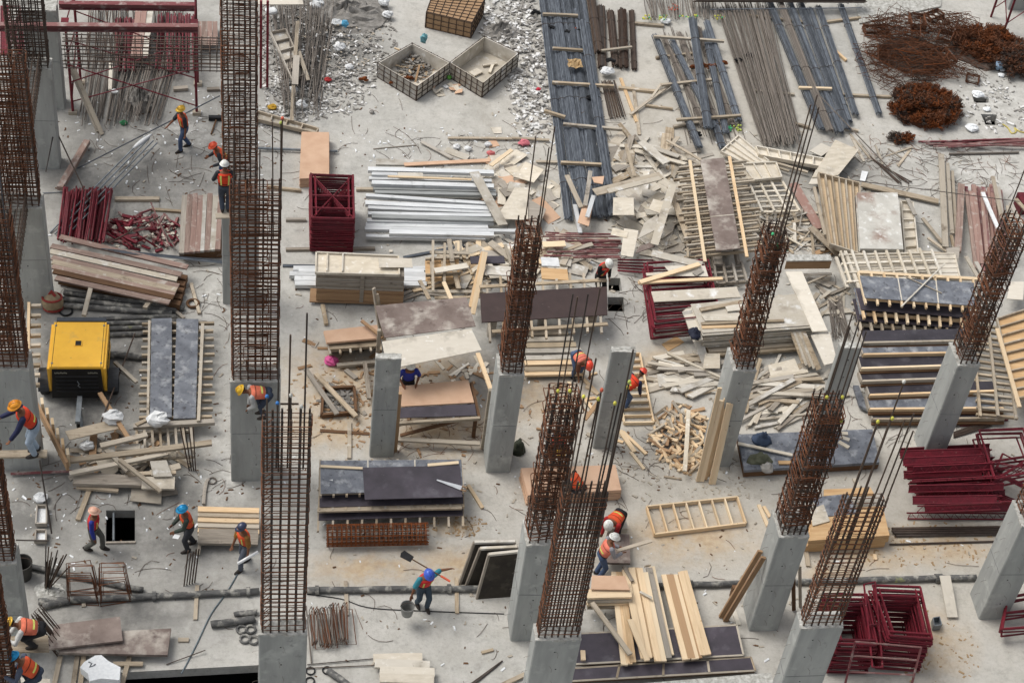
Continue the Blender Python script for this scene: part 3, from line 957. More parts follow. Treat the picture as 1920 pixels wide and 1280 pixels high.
def beam_cage(x0, x1, y0, y1, z0, z1, label, axis='x', n=14, nb=4, hm=None, r=.02):
    """horizontal beam reinforcement: long bars and stirrups"""
    root = empty('beam_cage', ((x0 + x1) / 2, (y0 + y1) / 2, z0), label, 'beam cage', 'beam reinforcement cages on the left')
    for zz in (z0, z1):
        for i in range(nb):
            f = i / (nb - 1)
            if axis == 'x':
                y = lerp(y0, y1, f)
                p = [(x0, y, zz), (x1, y, zz)]
            else:
                x = lerp(x0, x1, f)
                p = [(x, y0, zz), (x, y1, zz)]
            MB().tube([(q[0], q[1], q[2] + R.uniform(-.02, .02)) for q in p], r, 5).build('main_bar', m_bar, root)
    for zz in (lerp(z0, z1, .35), lerp(z0, z1, .7)):
        for f in (0, 1):
            if axis == 'x': p = [(x0, lerp(y0, y1, f), zz), (x1, lerp(y0, y1, f), zz)]
            else: p = [(lerp(x0, x1, f), y0, zz), (lerp(x0, x1, f), y1, zz)]
            MB().tube(p, r * .8, 5).build('side_bar', m_bar, root)
    for i in range(n):
        f = (i + .5) / n
        if axis == 'x':
            x = lerp(x0, x1, f) + R.uniform(-.03, .03)
            p = [(x, y0 - .03, z0 - .03), (x, y1 + .03, z0 - .03), (x, y1 + .03, z1 + .03), (x, y0 - .03, z1 + .03)]
        else:
            y = lerp(y0, y1, f) + R.uniform(-.03, .03)
            p = [(x0 - .03, y, z0 - .03), (x1 + .03, y, z0 - .03), (x1 + .03, y, z1 + .03), (x0 - .03, y, z1 + .03)]
        MB().tube(p, .011, 4, closed=True).build('stirrup', hm or m_rustd, root)
    return root

# ================================================================ north-west: scaffold tower, rods, red tubes
def scaffold_tower():
    A, B = W(137, 213), W(369, 214)
    H = 3.75
    A2, B2 = A + Vector((.15, 1.6, 0)), B + Vector((0, 1.6, 0))
    root = empty('scaffold_tower', (A + B2) / 2, 'maroon tubular shoring tower with crossed braces carrying the long red beam', 'scaffold')
    up = Vector((0, 0, H))
    for p in (A, B, A2, B2):
        MB().tube([p + Vector((0, 0, .12)), p + up], .045, 7).build('post', m_red, root)
        MB().box(p.x - .14, p.x + .14, p.y - .1, p.y + .1, 0, .12).build('foot_block', m_old, root)
    for a, b, z0, z1 in ((A, B, 3.0, 1.5), (A, B, 1.3, 3.0), (A2, B2, 3.0, 1.2), (A, B, 2.0, .35), (A, B, .5, 1.9), (A, A2, .5, 2.2), (B, B2, .5, 2.2)):
        MB().tube([a + Vector((0, 0, z0)), b + Vector((0, 0, z1))], .022, 5).build('brace', m_red, root)
    for a, b in ((A, A2), (B, B2)):
        for z in (1.0, 2.4, 3.6):
            MB().tube([a + Vector((0, 0, z)), b + Vector((0, 0, z))], .022, 5).build('ledger', m_red, root)
    for p in (A, B):
        m = MB()
        m.box(p.x - .12, p.x + .12, p.y - .12, p.y + .12, H, H + .03).build('head_plate', m_red, root)
scaffold_tower()

def ibeam(x0, y0, x1, y1, z, label, ext0=0.0):
    a, b = W(x0, y0, z), W(x1, y1, z)
    a = a + (a - b).normalized() * ext0
    root = empty('steel_beam', (a + b) / 2, label, 'steel beam')
    d = Vector((0, 0, 1))
    MB().beam(a, b, .2, .02).build('top_flange', m_redw, root)
    MB().beam(a - d * .21, b - d * .21, .2, .02).build('bottom_flange', m_redw, root)
    MB().beam(a - d * .105, b - d * .105, .02, .19).build('web', m_redw, root)
ibeam(92, 46, 371, 48, 4.1, 'long dull red I-beam resting across the scaffold tower at top left', 1.8)
ibeam(110, 5, 365, 8, 4.1, 'second red I-beam at the very top edge behind the first')
beam_cage(-5.9, -.85, 46.6, 47.35, 3.95, 4.65, 'horizontal grid of beam bars hung across the scaffold tower', 'x', 22, 5)
beam_cage(-5.9, -.85, 50.6, 51.3, 3.95, 4.65, 'farther horizontal beam cage at the top edge of the view', 'x', 20, 4)
beam_cage(-7.25, -6.55, 40.7, 46.5, 3.95, 4.55, 'beam cage running towards the viewer between the two far left columns', 'y', 30, 5)
beam_cage(-7.05, -6.4, 34.5, 40.0, 3.95, 4.55, 'beam cage running towards the viewer above the stud-sided panel at left', 'y', 30, 5)

G1 = 'grey rods in the pile under the scaffold tower'
loose(165, 340, 100, 148, 300, 222, 70, 'long grey steel rod in the fan-shaped pile under the scaffold tower', m_greyb, G1, .018, .3, 'steel_rod', 'steel rod', 10, 14, .04)
G2 = 'rods behind the red beam'
loose(165, 345, 12, 160, 345, 105, 45, 'dark grey rod in the pile seen behind the red beam', m_bar, G2, .02, .3, 'steel_rod', 'steel rod', 6, 8, .04)
mound(263, 190, .55, .8, .5, m_rub, 'heap of grey rubble tipped on the rods under the scaffold tower', seed=5)
loose(216, 258, 35, 215, 256, 132, 16, 'dark red steel tube in the left bunch behind the red beam', m_red, 'red tubes left of the pink planks', .03, .45, 'steel_tube', 'steel tube', 3, 4, .02)
loose(295, 370, 28, 292, 372, 132, 26, 'dark red steel tube in the right bunch behind the red beam', m_red, 'red tubes right of the pink planks', .03, .5, 'steel_tube', 'steel tube', 4, 5, .02)
for i, (xa, xb) in enumerate(((250, 259), (261, 270), (272, 282))):
    plank(xa, 106, xb, 20, .19, .62, [m_pink, m_pink, m_plyw][i], ['pink steel-stained plank on the red tubes, leftmost of three', 'pinkish plank on the red tubes, middle of three', 'pale plank on the red tubes, rightmost of three'][i], .06)
for i in range(4):
    plank(374 + i * 10, 85, 373 + i * 10, 40, .17, .35, m_pink, 'faded pink plank in the row of four against the far wide column', .06, group='row of four pink planks')
for i in range(5):
    MBx = W(7 + i * 6, 98)
    red_frame([(2 + i * 3, 104), (36 + i * 2, 104), (40 + i * 2, 12), (2 + i * 3, 12)], [.2 + i * .2] * 4, 'dark red scaffold frame stacked behind the cages in the top left corner', group='red frames in the top left corner')
plank(136, 122, 192, 252, .13, 1.6, m_old, 'long timber prop leaning on the scaffold tower, front one of two', .05, z1=.05, name='timber_prop', cat='prop')
plank(128, 118, 184, 246, .13, 1.5, m_grey, 'greyer timber prop leaning beside the other under the scaffold tower', .05, z1=.05, name='timber_prop', cat='prop')
plank(112, 350, 163, 262, .2, .3, m_pink, 'pinkish box beam lying on the floor beside the red tube stack', .16, name='box_beam')
plank(206, 168, 208, 118, .12, .5, m_ply, 'short pale board lying on the rods under the scaffold tower', .03)
plank(325, 165, 352, 163, .16, .12, m_grey, 'grey block beside the right foot of the scaffold tower', .12, name='timber_block', cat='block')
plank(388, 166, 412, 165, .14, .1, m_grey, 'grey block lying by the far wide column', .1, name='timber_block', cat='block')
rod(145, 316, .05, 412, 180, 1.15, 'long blue-grey bar carried by the worker in the gold helmet', .022, m_blue)
for i, (dx, dy) in enumerate(((0, 0), (9, 3), (17, 8), (25, 12))):
    rod(94 + dx, 436 + dy, .04 + i * .02, 272 + dx * .9, 256 + dy, .56, 'blue-grey bar in the slanting bunch with a plastic-wrapped end', .028, m_galv, group='slanting bunch of bars at the red tube stack')
def wrap():
    a, b = W(250, 278, .5), W(284, 252, .62)
    d = (b - a) / 5
    m = MB().tube([a + d * i for i in range(6)], .12, 8, rs=[.04, .07, .08, .075, .06, .03])
    tag(m.build('plastic_wrap', m_white, smooth=True), 'clear white plastic wrapped round the ends of the slanting bars', 'plastic wrap')
wrap()
rod(91, 215, 1.3, 186, 416, .05, 'dark bar leaning beside the far left columns', .022)
rod(86, 322, .9, 104, 232, 1.5, 'short dark bar standing out by the second far left column', .02)
rod(80, 362, .03, 210, 356, .03, 'thin bar lying across the floor above the red tube stack', .015, m_blue)
loose(118, 212, 355, 107, 196, 452, 48, 'dark red steel tube in the sheaf of upright-laid tubes at left', m_red, 'sheaf of red tubes at left', .028, .5, 'steel_tube', 'steel tube', 6, 5, .02)
plank(215, 371, 299, 371, .16, .1, m_old, 'squared timber lying right of the red tube sheaf', .1, name='timber')
plank(283, 391, 340, 395, .1, .08, m_old, 'short squared timber lying above the red scrap heap', .08, name='timber')
heap(268, 438, 1.15, .95, 95, [m_red, m_redw, m_red], 'maroon steel coupling in the scrap heap between red tubes and pink planks', 'maroon scrap heap', (.2, .75), (.04, .11), .05, .45, 'steel_coupling', 'coupling', .5)
chips('litter', 'wood and paper scraps mixed into the maroon scrap heap', [(268, 440, 1.1, .9, 70, .5)], m_ply, .08, 4)
for x0, y0, x1, y1, mm in ((205, 455, 300, 406, m_bar), (293, 408, 330, 468, m_greyb), (283, 380, 318, 462, m_redw)):
    rod(x0, y0, .5, x1, y1, .55, {m_bar: 'dark bar across the maroon scrap heap', m_greyb: 'pale bar across the maroon scrap heap', m_redw: 'reddish bar dropped on the maroon scrap heap'}[mm], .022, mm)
cols_ = [m_grey, m_pink, m_pink, m_pink, m_plyw, m_pink, m_plyw, m_pink]
for i in range(8):
    x = 342 + i * 10 + (i > 3) * -2
    plank(x - 2, 474 - i * 1.0, x + 4, 366 - (i % 3) * 2, .16, .42, cols_[i], 'pink-stained plank in the top layer of the stack at the wide column' if i else 'greyish plank at the left edge of the pink stack by the wide column', .08, group='pink plank stack' if i else None)
for i in range(8):
    x = 343 + i * 10
    plank(x - 2, 470, x + 3, 366, .16, .33, m_dark, 'brown plank in the lower layers of the pink stack', .30, group='pink plank stack, lower layers')
# long slanted planks
rows = [((112, 443), (352, 500), m_pink), ((96, 460), (340, 514), m_pink), ((94, 470), (332, 523), m_plyw), ((97, 482), (335, 536), m_pink), ((98, 490), (331, 543), m_old), ((98, 498), (328, 550), m_pink), ((100, 507), (325, 557), m_dark), ((104, 520), (318, 566), m_pink)]
labs = ['pink plank at the far edge of the long slanted stack, under thin bars', 'pinkish plank second from the far edge of the long slanted stack', 'whitish concrete-smeared plank on the long slanted stack', 'thin edge-up plank just below the whitish one on the slanted stack', 'brownish plank in the middle of the long slanted stack', 'pinkish plank under the middle of the long slanted stack', 'dark plank near the front of the long slanted stack', 'frontmost plank of the long slanted stack over the black pipes']
for (a, b, mm), lb in zip(rows, labs):
    plank(*a, *b, .2, .52, mm, lb, .06)
for i in range(5):
    plank(110, 470 + i * 12, 350 - i * 3, 520 + i * 12, .2, .3, m_dark, 'dark plank in the lower layer of the long slanted stack', .24, group='lower layer of the slanted stack')
for i in range(4):
    rod(190 + i * 12, 466 + i * 2.5, .62, 420, 489 + i * 1.6, .1, 'thin blue bar running from the slanted stack to the wide column', .016, m_blue, group='thin bars on the slanted stack')
for i, (x0, y0, x1, y1) in enumerate(((112, 560, 330, 583), (120, 548, 345, 578), (110, 572, 322, 588))):
    pipe(x0, y0, x1, y1, .09, ['mossy black pipe under the slanted planks, middle one', 'mossy black pipe farthest under the slanted planks', 'mossy black pipe nearest the yellow machine'][i])
for i, y in enumerate((598, 607, 617, 628)):
    pipe(186, y, 330, y - 5, .075, ['pipe lying behind the dark plank deck, farthest of four', 'mossy pipe lying behind the dark plank deck, second of four', 'dark pipe running under the dark plank deck, third of four', 'pale pipe with a moss patch nearest the dark plank deck'][i])
pipe(205, 664, 285, 670, .11, 'short fat black pipe between the machine wheel and the dark plank deck')
plank(157, 590, 170, 538, .13, .5, m_old, 'short timber spacer sticking out under the slanted planks, left one', .08, name='timber')
plank(271, 576, 282, 562, .13, .4, m_old, 'short timber spacer sticking out under the slanted planks, right one', .08, name='timber')
plank(358, 530, 374, 586, .1, .08, m_old, 'short timber lying under the rubber ring by the wide column', .08, name='timber')
plank(314, 570, 345, 595, .1, .1, m_grey, 'short grey timber pointing out of the slanted stack end', .06, name='timber')
def ring(px, py, r, t, label, m=None, z=None):
    c = W(px, py)
    z = t if z is None else z
    pts = [(c.x + r * math.cos(a), c.y + r * math.sin(a), z + R.uniform(0, .02)) for a in [2 * PI * j / 20 for j in range(20)]]
    tag(MB().tube(pts, t, 7, closed=True).build('rubber_ring', m or m_black, smooth=True), label, 'ring')
ring(362, 571, .17, .045, 'brown rubber ring on the floor beside the wide column', m_dark)
ring(124, 585, .18, .03, 'black hose ring lying beside the cement sack')
def sack():
    c = W(100, 580)
    m = MB().ball((c.x, c.y, .3), .33, .24, .34, 12, 8, jit=.08, rnd=R)
    root = empty('cement_sack', (c.x, c.y, 0), 'tan sack with red bands slumped beside the yellow machine', 'sack')
    m.build('bag', flat('sack_paper', 176, 156, 126), root, smooth=True)
    mr = flat('sack_red', 160, 64, 58)
    for z in (.1, .5):
        q = math.sqrt(max(0, 1 - ((z - .3) / .34) ** 2))
        MB().tube([(c.x + .345 * q * math.cos(a), c.y + .255 * q * math.sin(a), z) for a in [2 * PI * j / 16 for j in range(16)]], .035, 5, closed=True).build('red_band', mr, root)
    MB().tube([(c.x - .1, c.y + .05, .58), (c.x, c.y, .74), (c.x + .1, c.y - .05, .6)], .05, 6).build('tied_neck', mr, root)
sack()

# ---- the yellow machine (towed compressor)
def machine():
    zt = 1.35
    FL, FR, BL, BR = W(100, 688, zt), W(193, 687, zt), W(102, 601, zt), W(192, 600, zt)
    x0, x1 = min(FL.x, BL.x), max(FR.x, BR.x)
    y0, y1 = FL.y, BL.y
    root = empty('compressor', ((x0 + x1) / 2, (y0 + y1) / 2, 0), 'yellow towed compressor with a black louvred front and two wheels', 'compressor')
    zb = .42
    m = MB()
    # hood: yellow shell, open black front sloping inwards
    prof = [(y1, zb), (y1, zt - .06), (y1 - .06, zt), (y0 + .02, zt), (y0, zt - .03), (y0 - .0, zb)]
    n = len(prof)
    vs = [(x0, p[0], p[1]) for p in prof] + [(x1, p[0], p[1]) for p in prof]
    fs = [tuple(range(n)), tuple(range(2 * n - 1, n - 1, -1))] + [(i, i + n, (i + 1) % n + n, (i + 1) % n) for i in range(n)]
    m.add(vs, fs)
    m.build('hood', m_yel, root)
    MB().box(x0 - .07, x0, y0 - .02, y1 - .1, zb - .02, zt - .05).build('side_skirt', m_yel, root)
    MB().box(x1, x1 + .07, y0 - .02, y1 - .1, zb - .02, zt - .05).build('side_skirt', m_yel, root)
    for i in range(5):
        yy = y0 + .25 + i * .32
        MB().box(x1 + .07, x1 + .078, yy, yy + .2, .75, .95).build('side_vent', m_blackp, root)
    # black front
    f = MB().add([(x0 + .06, y0 - .003, zt - .08), (x1 - .06, y0 - .003, zt - .08), (x1 - .02, y0 - .22, zb - .1), (x0 + .02, y0 - .22, zb - .1),
                  (x0 + .06, y0 + .02, zt - .08), (x1 - .06, y0 + .02, zt - .08), (x1 - .02, y0 + .02, zb - .1), (x0 + .02, y0 + .02, zb - .1)],
                 [(0, 3, 2, 1), (4, 5, 6, 7), (0, 1, 5, 4), (1, 2, 6, 5), (2, 3, 7, 6), (3, 0, 4, 7)])
    front = f.build('front_panel', m_blackp, root)
    for i in range(5):
        z = zt - .32 - i * .12
        yy = y0 - .003 - .217 * (zt - .08 - z) / (zt - .08 - zb + .1)
        MB().beam((x0 + .15, yy - .012, z), (x1 - .15, yy - .012, z), .035, .03).build('louvre', m_black, front)
    MB().tube([(x0 + .75, y0 - .17, .95), (x0 + .8, y0 - .2, .87), (x0 + .76, y0 - .2, .80), (x0 + .82, y0 - .21, .74)], .012, 5).build('latch', m_galv, front)
    # small pale lettering on the black front, left a name plate, right a number plate
    txt = flat('lettering', 190, 186, 170)
    def marks(xa, xb, k, z):
        t = MB()
        w = (xb - xa) / k
        yy = y0 - .003 - .217 * (zt - .08 - z) / (zt - .08 - zb + .1) - .006
        for i in range(k):
            xx = xa + i * w
            t.box(xx, xx + w * .22, yy - .004, yy, z - .024, z + .024)
            t.box(xx + w * .3, xx + w * .75, yy - .004, yy, z + (.014 if i % 2 else -.024), z + (.024 if i % 2 else -.014))
            t.box(xx + w * .55, xx + w * .75, yy - .0055, yy - .0042, z - .02, z + .012)
        return t
    marks(x0 + .13, x0 + .48, 7, zt - .2).build('lettering', txt, front)
    t = marks(x1 - .42, x1 - .14, 5, zt - .2).build('lettering', txt, front)
    # lid details
    cx, cy = (x0 + x1) / 2, y1 - (y1 - y0) * .5
    MB().box(cx - .11, cx + .11, cy - .11, cy + .11, zt, zt + .02).build('vent_frame', m_yel, root)
    MB().box(cx - .08, cx + .08, cy - .09, cy + .09, zt + .02, zt + .026).build('vent', m_blackp, root)
    for xx in (x0 + .06, x1 - .06):
        MB().box(xx - .006, xx + .006, y0 + .02, y1 - .07, zt, zt + .004).build('lid_seam', m_blackp, root)
        for yy in (y0 + .15, y1 - .2):
            MB().ball((xx, yy, zt), .035, .035, .025, 8, 4, True).build('lid_bolt', m_galv, root)
    MB().box(x0 + .06, x1 - .02, y1 + .003, y1 + .16, zt - .35, zt - .02).build('rear_bar', flat('rear_grey', 70, 74, 80), root)
    MB().box(x0 + .1, x1 - .1, y0, y1, zb - .16, zb).build('chassis', m_blackp, root)
    for s, xx in ((-1, x0 - .22), (1, x1 + .24)):
        wy = y0 + .35
        w = MB()
        for k in range(1):
            prof = [(-.12, .2), (-.12, .3), (-.08, .35), (.08, .35), (.12, .3), (.12, .2)]
            n = 20
            vs = [(xx + a, wy + r * math.cos(2 * PI * j / n), .35 + r * math.sin(2 * PI * j / n)) for a, r in prof for j in range(n)]
            fs = [(i * n + j, i * n + (j + 1) % n, (i + 1) * n + (j + 1) % n, (i + 1) * n + j) for i in range(len(prof) - 1) for j in range(n)]
            w.add(vs, fs)
        wh = w.build('wheel', m_black, root, smooth=True)
        MB().tube([(xx - .1, wy, .35), (xx + .1, wy, .35)], .2, 14).build('rim', m_galv, wh)
        # mudguard
        g = [(xx, wy + .42 * math.cos(a), .36 + .42 * math.sin(a)) for a in [PI * (.05 + .9 * j / 10) for j in range(11)]]
        gm = MB()
        for i in range(10):
            a, b = Vector(g[i]), Vector(g[i + 1])
            gm.beam(a, b, .3, .015, (0, (a.y + b.y) / 2 - wy, (a.z + b.z) / 2 - .36))
        gm.build('mudguard', flat('guard_grey', 60, 62, 66) if s < 0 else bpy.data.materials['guard_grey'], root)
    MB().beam((cx + .05, y0 - .2, .34), (cx + .05, y0 - 1.15, .3), .14, .1).build('tow_bar', m_galv, root)
    MB().tube([(cx + .05, y0 - 1.1, 0), (cx + .05, y0 - 1.1, .3)], .05, 8).build('jockey_leg', m_blackp, root)
machine()

# ---- dark plank deck with cross timbers
def dark_deck():
    z = .5
    root = empty('plank_deck', W(325, 700), 'deck of two worn dark film boards on many cross timbers, right of the yellow machine', 'formwork')
    for a in (((281, 783), (322, 781), (322, 596), (284, 597)), ((325, 784), (367, 783), (372, 598), (331, 597))):
        b = slab('deck_board', wpts(a, z), .05, m_filmg, root)
        p = wpts(a, z)
        stick('joint', lerp(p[0], p[3], .38) + Vector((0, 0, .003)), lerp(p[1], p[2], .38) + Vector((0, 0, .003)), .03, .004, m_galv, root)
    for i in range(13):
        y = 602 + i * 14.6
        xl = 268 - i * .8 + R.uniform(-4, 3)
        stick('cross_timber', W(xl, y + 4, z - .08), W(403 - i * .3 + R.uniform(-3, 3), y + 2, z - .08), .075, .1, m_old, root)
    stick('side_timber', W(372, 788, z + .03), W(380, 606, z + .03), .09, .1, m_old, root)
    stick('side_timber', W(277, 783, z - .02), W(280, 600, z - .02), .07, .1, m_old, root)
    stick('end_timber', W(250, 797, z - .05), W(402, 788, z - .05), .16, .12, m_grey, root)
    for x in (283, 325, 368):
        for y in (620, 770):
            p = W(x, y)
            MB().box(p.x - .08, p.x + .08, p.y - .08, p.y + .08, 0, z - .18).build('bearer_block', m_grey, root)
dark_deck()

# ================================================================ north: debris, crates, bar bundles
loose(500, 640, -6, 535, 600, 175, 60, 'grey tangled rod in the rubbish-strewn bar pile at the top', m_greyb, 'tangled rods in the rubbish at the top', .016, .5, 'steel_rod', 'steel rod', 20, 45, .25)
chips('debris', 'white and grey rubbish strewn over the floor left of the open crates', [(600, 90, 2.2, 4.2, 420, .3), (560, 170, 1.2, 1.8, 220, .2), (520, 220, .8, .8, 110, .1), (600, 90, 2.2, 4.2, 300, .2)], m_rubw, .058, 11)
chips('debris', 'grey broken concrete strewn over the floor left of the open crates', [(610, 60, 2.6, 3.5, 420, .3), (580, 140, 1.6, 2.2, 260, .15), (600, 110, 2.2, 3.5, 400, .1)], m_rub, .065, 12)
chips('debris', 'wood splinters strewn over the floor left of the open crates', [(625, 70, 1.8, 2.4, 200, .3)], m_old, .05, 13)
chips('debris', 'band of white rubbish left of the blue bar bundles', [(985, 110, .75, 4.2, 330, .12), (940, 60, .8, 1.2, 120, .25), (985, 200, .6, 2, 90, .05), (900, 10, 2, .8, 120, .1)], m_rubw, .08, 14)
chips('debris', 'grey crumbs in the rubbish band left of the blue bar bundles', [(985, 110, .9, 4.6, 360, .1), (1000, 30, .8, 1.8, 120, .1)], m_rub, .075, 15)
mound(938, 62, .75, .5, .4, m_rub, 'small heap of broken concrete behind the empty open crate', seed=9)
mound(650, 25, 1.7, 1.3, .45, m_rub, 'grey rubble heap at the top behind the tangled rods', seed=19)
tray([(548, 148), (574, 138), (536, 54), (508, 60)], [.35, .35, .6, .6], 'weathered narrow shuttering channel with ribs lying on the rubbish', m_plyw, m_grey, 4, .14, along=True)
plank(547, 226, 558, 40, .13, .3, m_old, 'long weathered plank beside the shuttering channel on the rubbish', .05, z1=.75)
plank(553, 158, 556, 104, .22, .5, m_grey, 'short board tied across the long plank on the rubbish', .03, z1=.6)
plank(578, 150, 560, 96, .13, .4, m_old, 'split plank right of the shuttering channel', .04, z1=.55)
tray([(478, 221), (592, 248), (597, 240), (482, 207)], .25, 'long timber channel lying behind the tan sheet stack', m_plyw, m_old, 3, .14)
plank(480, 4, 568, 4, .28, 1.6, m_ply, 'pale board held high at the top edge beside the far cage', .04)
def lattice_post():
    p = W(489, 165)
    root = empty('scaffold_post', p, 'upright maroon lattice post right of the far cage', 'scaffold post')
    for dx in (0, .22):
        MB().tube([p + Vector((dx, 0, 0)), p + Vector((dx, 0, 3.6))], .045, 7).build('chord', m_red, root)
    MB().tube([p + Vector((.22 * (i % 2), 0, .1 + i * .2)) for i in range(18)], .014, 4).build('lacing', m_red, root)
lattice_post()
rod(484, 278, .1, 633, 284, .1, 'long dark steel angle lying behind the tan sheet stack', .045, m_galv, 'steel_angle', 'steel angle')
# white bits
def blob_obj(px, py, r, label, name='plastic_bag', cat='plastic bag', m=None, z=0, sq=.6, seed=1, col=None):
    rr = random.Random(seed)
    c = W(px, py)
    tag(MB().ball((c.x, c.y, z + r * sq), r, r * .8, r * sq, 10, 7, jit=.22, rnd=rr).build(name, m or m_white), label, cat)
def pillow(px, py, w, d, h, yaw, label, name, cat, m, z=0):
    c = W(px, py)
    mt = T((c.x, c.y, z)) @ Matrix.Rotation(yaw, 4, 'Z')
    vs = []
    s = MB()
    n = 14
    for zz, k in ((0, .8), (h * .3, 1), (h * .8, .96), (h, .7)):
        for j in range(n):
            a = 2 * PI * j / n
            e = .55
            ca, sa = math.cos(a), math.sin(a)
            vs.append((w / 2 * k * math.copysign(abs(ca) ** e, ca), d / 2 * k * math.copysign(abs(sa) ** e, sa), zz + R.uniform(-.01, .01)))
    fs = [(i * n + j, i * n + (j + 1) % n, (i + 1) * n + (j + 1) % n, (i + 1) * n + j) for i in range(3) for j in range(n)]
    fs += [tuple(3 * n + j for j in range(n)), tuple(n - 1 - j for j in range(n))]
    tag(place(name, s.add(vs, fs).mesh(name, m), mt), label, cat)
pillow(508, 48, .42, .34, .16, .3, 'folded white padded sheet lying beside the shuttering channel', 'folded_sheet', 'sheet', m_white, .55)
blob_obj(216, 190, .12, 'white plastic bottle lump lying on the grey rods', seed=2, z=.35)
blob_obj(232, 233, .12, 'green plastic scrap at the near end of the grey rods', 'plastic_scrap', 'plastic scrap', flat('green_plastic', 70, 150, 100), seed=3)
blob_obj(646, 66, .14, 'light blue plastic cup in the rubbish left of the crates', 'plastic_cup', 'cup', flat('blue_plastic', 96, 176, 214), .35, 1, 4)
blob_obj(614, 153, .13, 'red plastic scrap in the rubbish left of the crates', 'plastic_scrap', 'plastic scrap', flat('red_plastic', 190, 60, 60), seed=5)
blob_obj(510, 205, .16, 'yellow plastic bottle in the rubbish near the far cage', 'plastic_bottle', 'bottle', flat('yellow_plastic', 216, 170, 60), seed=6)
blob_obj(1009, 170, .1, 'red can in the white rubbish left of the blue bar bundles', 'drink_can', 'can', flat('can_red', 200, 50, 70), seed=7)
blob_obj(982, 271, .2, 'pink plastic bottle lying left of the blue bar bundles', 'plastic_bottle', 'bottle', flat('pink_plastic', 214, 120, 130), seed=8, sq=.4)
for i, (x, y, r) in enumerate(((595, 20, .28), (726, 36, .2), (720, 14, .22), (550, 178, .18), (630, 52, .2), (637, 98, .24), (565, 205, .2), (655, 130, .16))):
    blob_obj(x, y, r, ['big crumpled white lump in the top rubbish', 'white lump on clear floor left of the upturned crate', 'grey-white lump at the top beside the clear floor', 'white lump beside the long weathered plank', 'white crumple under the tangled rods', 'white sheet crumple near the blue cup', 'white lump at the near end of the rubbish', 'small grey-white scrap on the clear floor'][i], 'rubbish_lump', 'rubbish', seed=20 + i, z=.1 if i < 7 else 0)

# ---- the three crates
def crate(top, h, label, fill=False, lid=False, wm=None, zt=None):
    zt = h if zt is None else zt
    p = wpts(top, zt)
    if p[0].y > p[2].y: pass
    c = sum(p, Vector((0, 0, 0))) / 4
    root = empty('timber_crate', (c.x, c.y, 0), label, 'crate', 'square timber crates')
    wm = wm or m_plyw
    for i in range(4):
        a, b = p[i], p[(i + 1) % 4]
        cc = (a + b) / 2
        inn = (c - cc); inn.z = 0; inn = inn.normalized() * .03
        dn = Vector((0, 0, h))
        ea = (b - a).normalized() * .032
        MB().add([a + ea, b - ea, b - ea - dn, a + ea - dn, a + ea + inn, b - ea + inn, b - ea + inn - dn, a + ea + inn - dn],
                 [(0, 1, 2, 3), (7, 6, 5, 4), (4, 5, 1, 0), (3, 2, 6, 7), (1, 5, 6, 2), (4, 0, 3, 7)]).build('side_panel', wm, root)
        # steel rod cage round the side
        out = -inn.normalized() * .02
        for k in range(7):
            f = k / 6
            q = lerp(a, b, f) + out
            MB().tube([q + Vector((0, 0, .03)), q - dn], .014, 4).build('upright_rod', m_rustd, root)
        for k in range(4):
            z = Vector((0, 0, -h * (k / 3) * .97))
            MB().tube([a + out + z, b + out + z], .014, 4).build('level_rod', m_rustd, root)
    q = [Vector((v.x, v.y, zt)) for v in p]
    if lid:
        slab('bottom_board', [Vector((v.x, v.y, zt + .03)) for v in p], .03, m_brown, root)
        for k in range(8):
            f = k / 7
            for a, b, e, g in ((p[0], p[1], p[3], p[2]), (p[1], p[2], p[0], p[3])):
                MB().tube([lerp(a, b, f) + Vector((0, 0, .045)), lerp(e, g, f) + Vector((0, 0, .045))], .014, 4).build('bottom_rod', m_rustd, root)
    else:
        slab('bottom_board', [Vector((lerp(v.x, c.x, .04), lerp(v.y, c.y, .04), zt - h + .05)) for v in p], .03, wm, root)
    return c
c1 = crate([(782, 162), (843, 118), (773, 82), (709, 118)], .62, 'open timber crate half full of wood scraps, left of the two open ones')
c2 = crate([(906, 156), (972, 100), (908, 69), (844, 118)], .62, 'open and nearly empty timber crate, right of the two open ones')
crate([(885, 44), (908, 1), (810, -5), (800, 24)], .65, 'upturned timber crate with rods over its brown bottom, at the top', lid=True, wm=m_brown)
heap(777, 125, .62, .85, 46, [m_old, m_grey, m_brown, m_new], 'wood scrap lying in the half-full open crate', 'wood scraps in the open crate', (.25, .9), (.04, .1), .04, .35, 'wood_scrap', 'wood scrap', .3)
chips('debris', 'grey rubbish filling the bottom of the half-full crate', [(776, 124, .75, 1.0, 240, .4)], m_rub, .08, 31)
for i, (a, b, c_, d) in enumerate(((884, 139, 900, 131), (905, 122, 932, 118), (918, 135, 925, 118))):
    plank(a, b, c_, d, .1 if i else .28, .14, m_ply, ['small pale tray board lying in the nearly empty crate', 'thin batten at the back of the nearly empty crate', 'crossing batten in the nearly empty crate'][i], .05)
heap(838, 168, .55, .32, 14, [m_mdf, m_ply, m_white], 'cardboard scrap on the floor between the two open crates', 'cardboard scraps by the open crates', (.15, .4), (.1, .3), .012, .12, 'cardboard_scrap', 'cardboard', .3)
blob_obj(793, 100, .14, 'teal rag hanging inside the half-full crate', 'rag', 'rag', flat('teal', 120, 176, 184), .45, 1.4, 9)
blob_obj(842, 149, .08, 'green bottle between the two open crates', 'plastic_bottle', 'bottle', flat('bottle_green', 110, 180, 80), 0, 1, 10)
blob_obj(697, 212, .09, 'dark clod lying alone on the clear floor below the open crates', 'clod', 'clod', m_rub, 0, .7, 11)
# tan sheet stack
stack([(562, 335), (617, 331), (617, 248), (566, 247)], 0, 8, .05, m_mdf, 'tan sheet in the stack behind the maroon frames', 'top tan sheet with a dark stain on the stack behind the maroon frames', group='tan sheet stack')

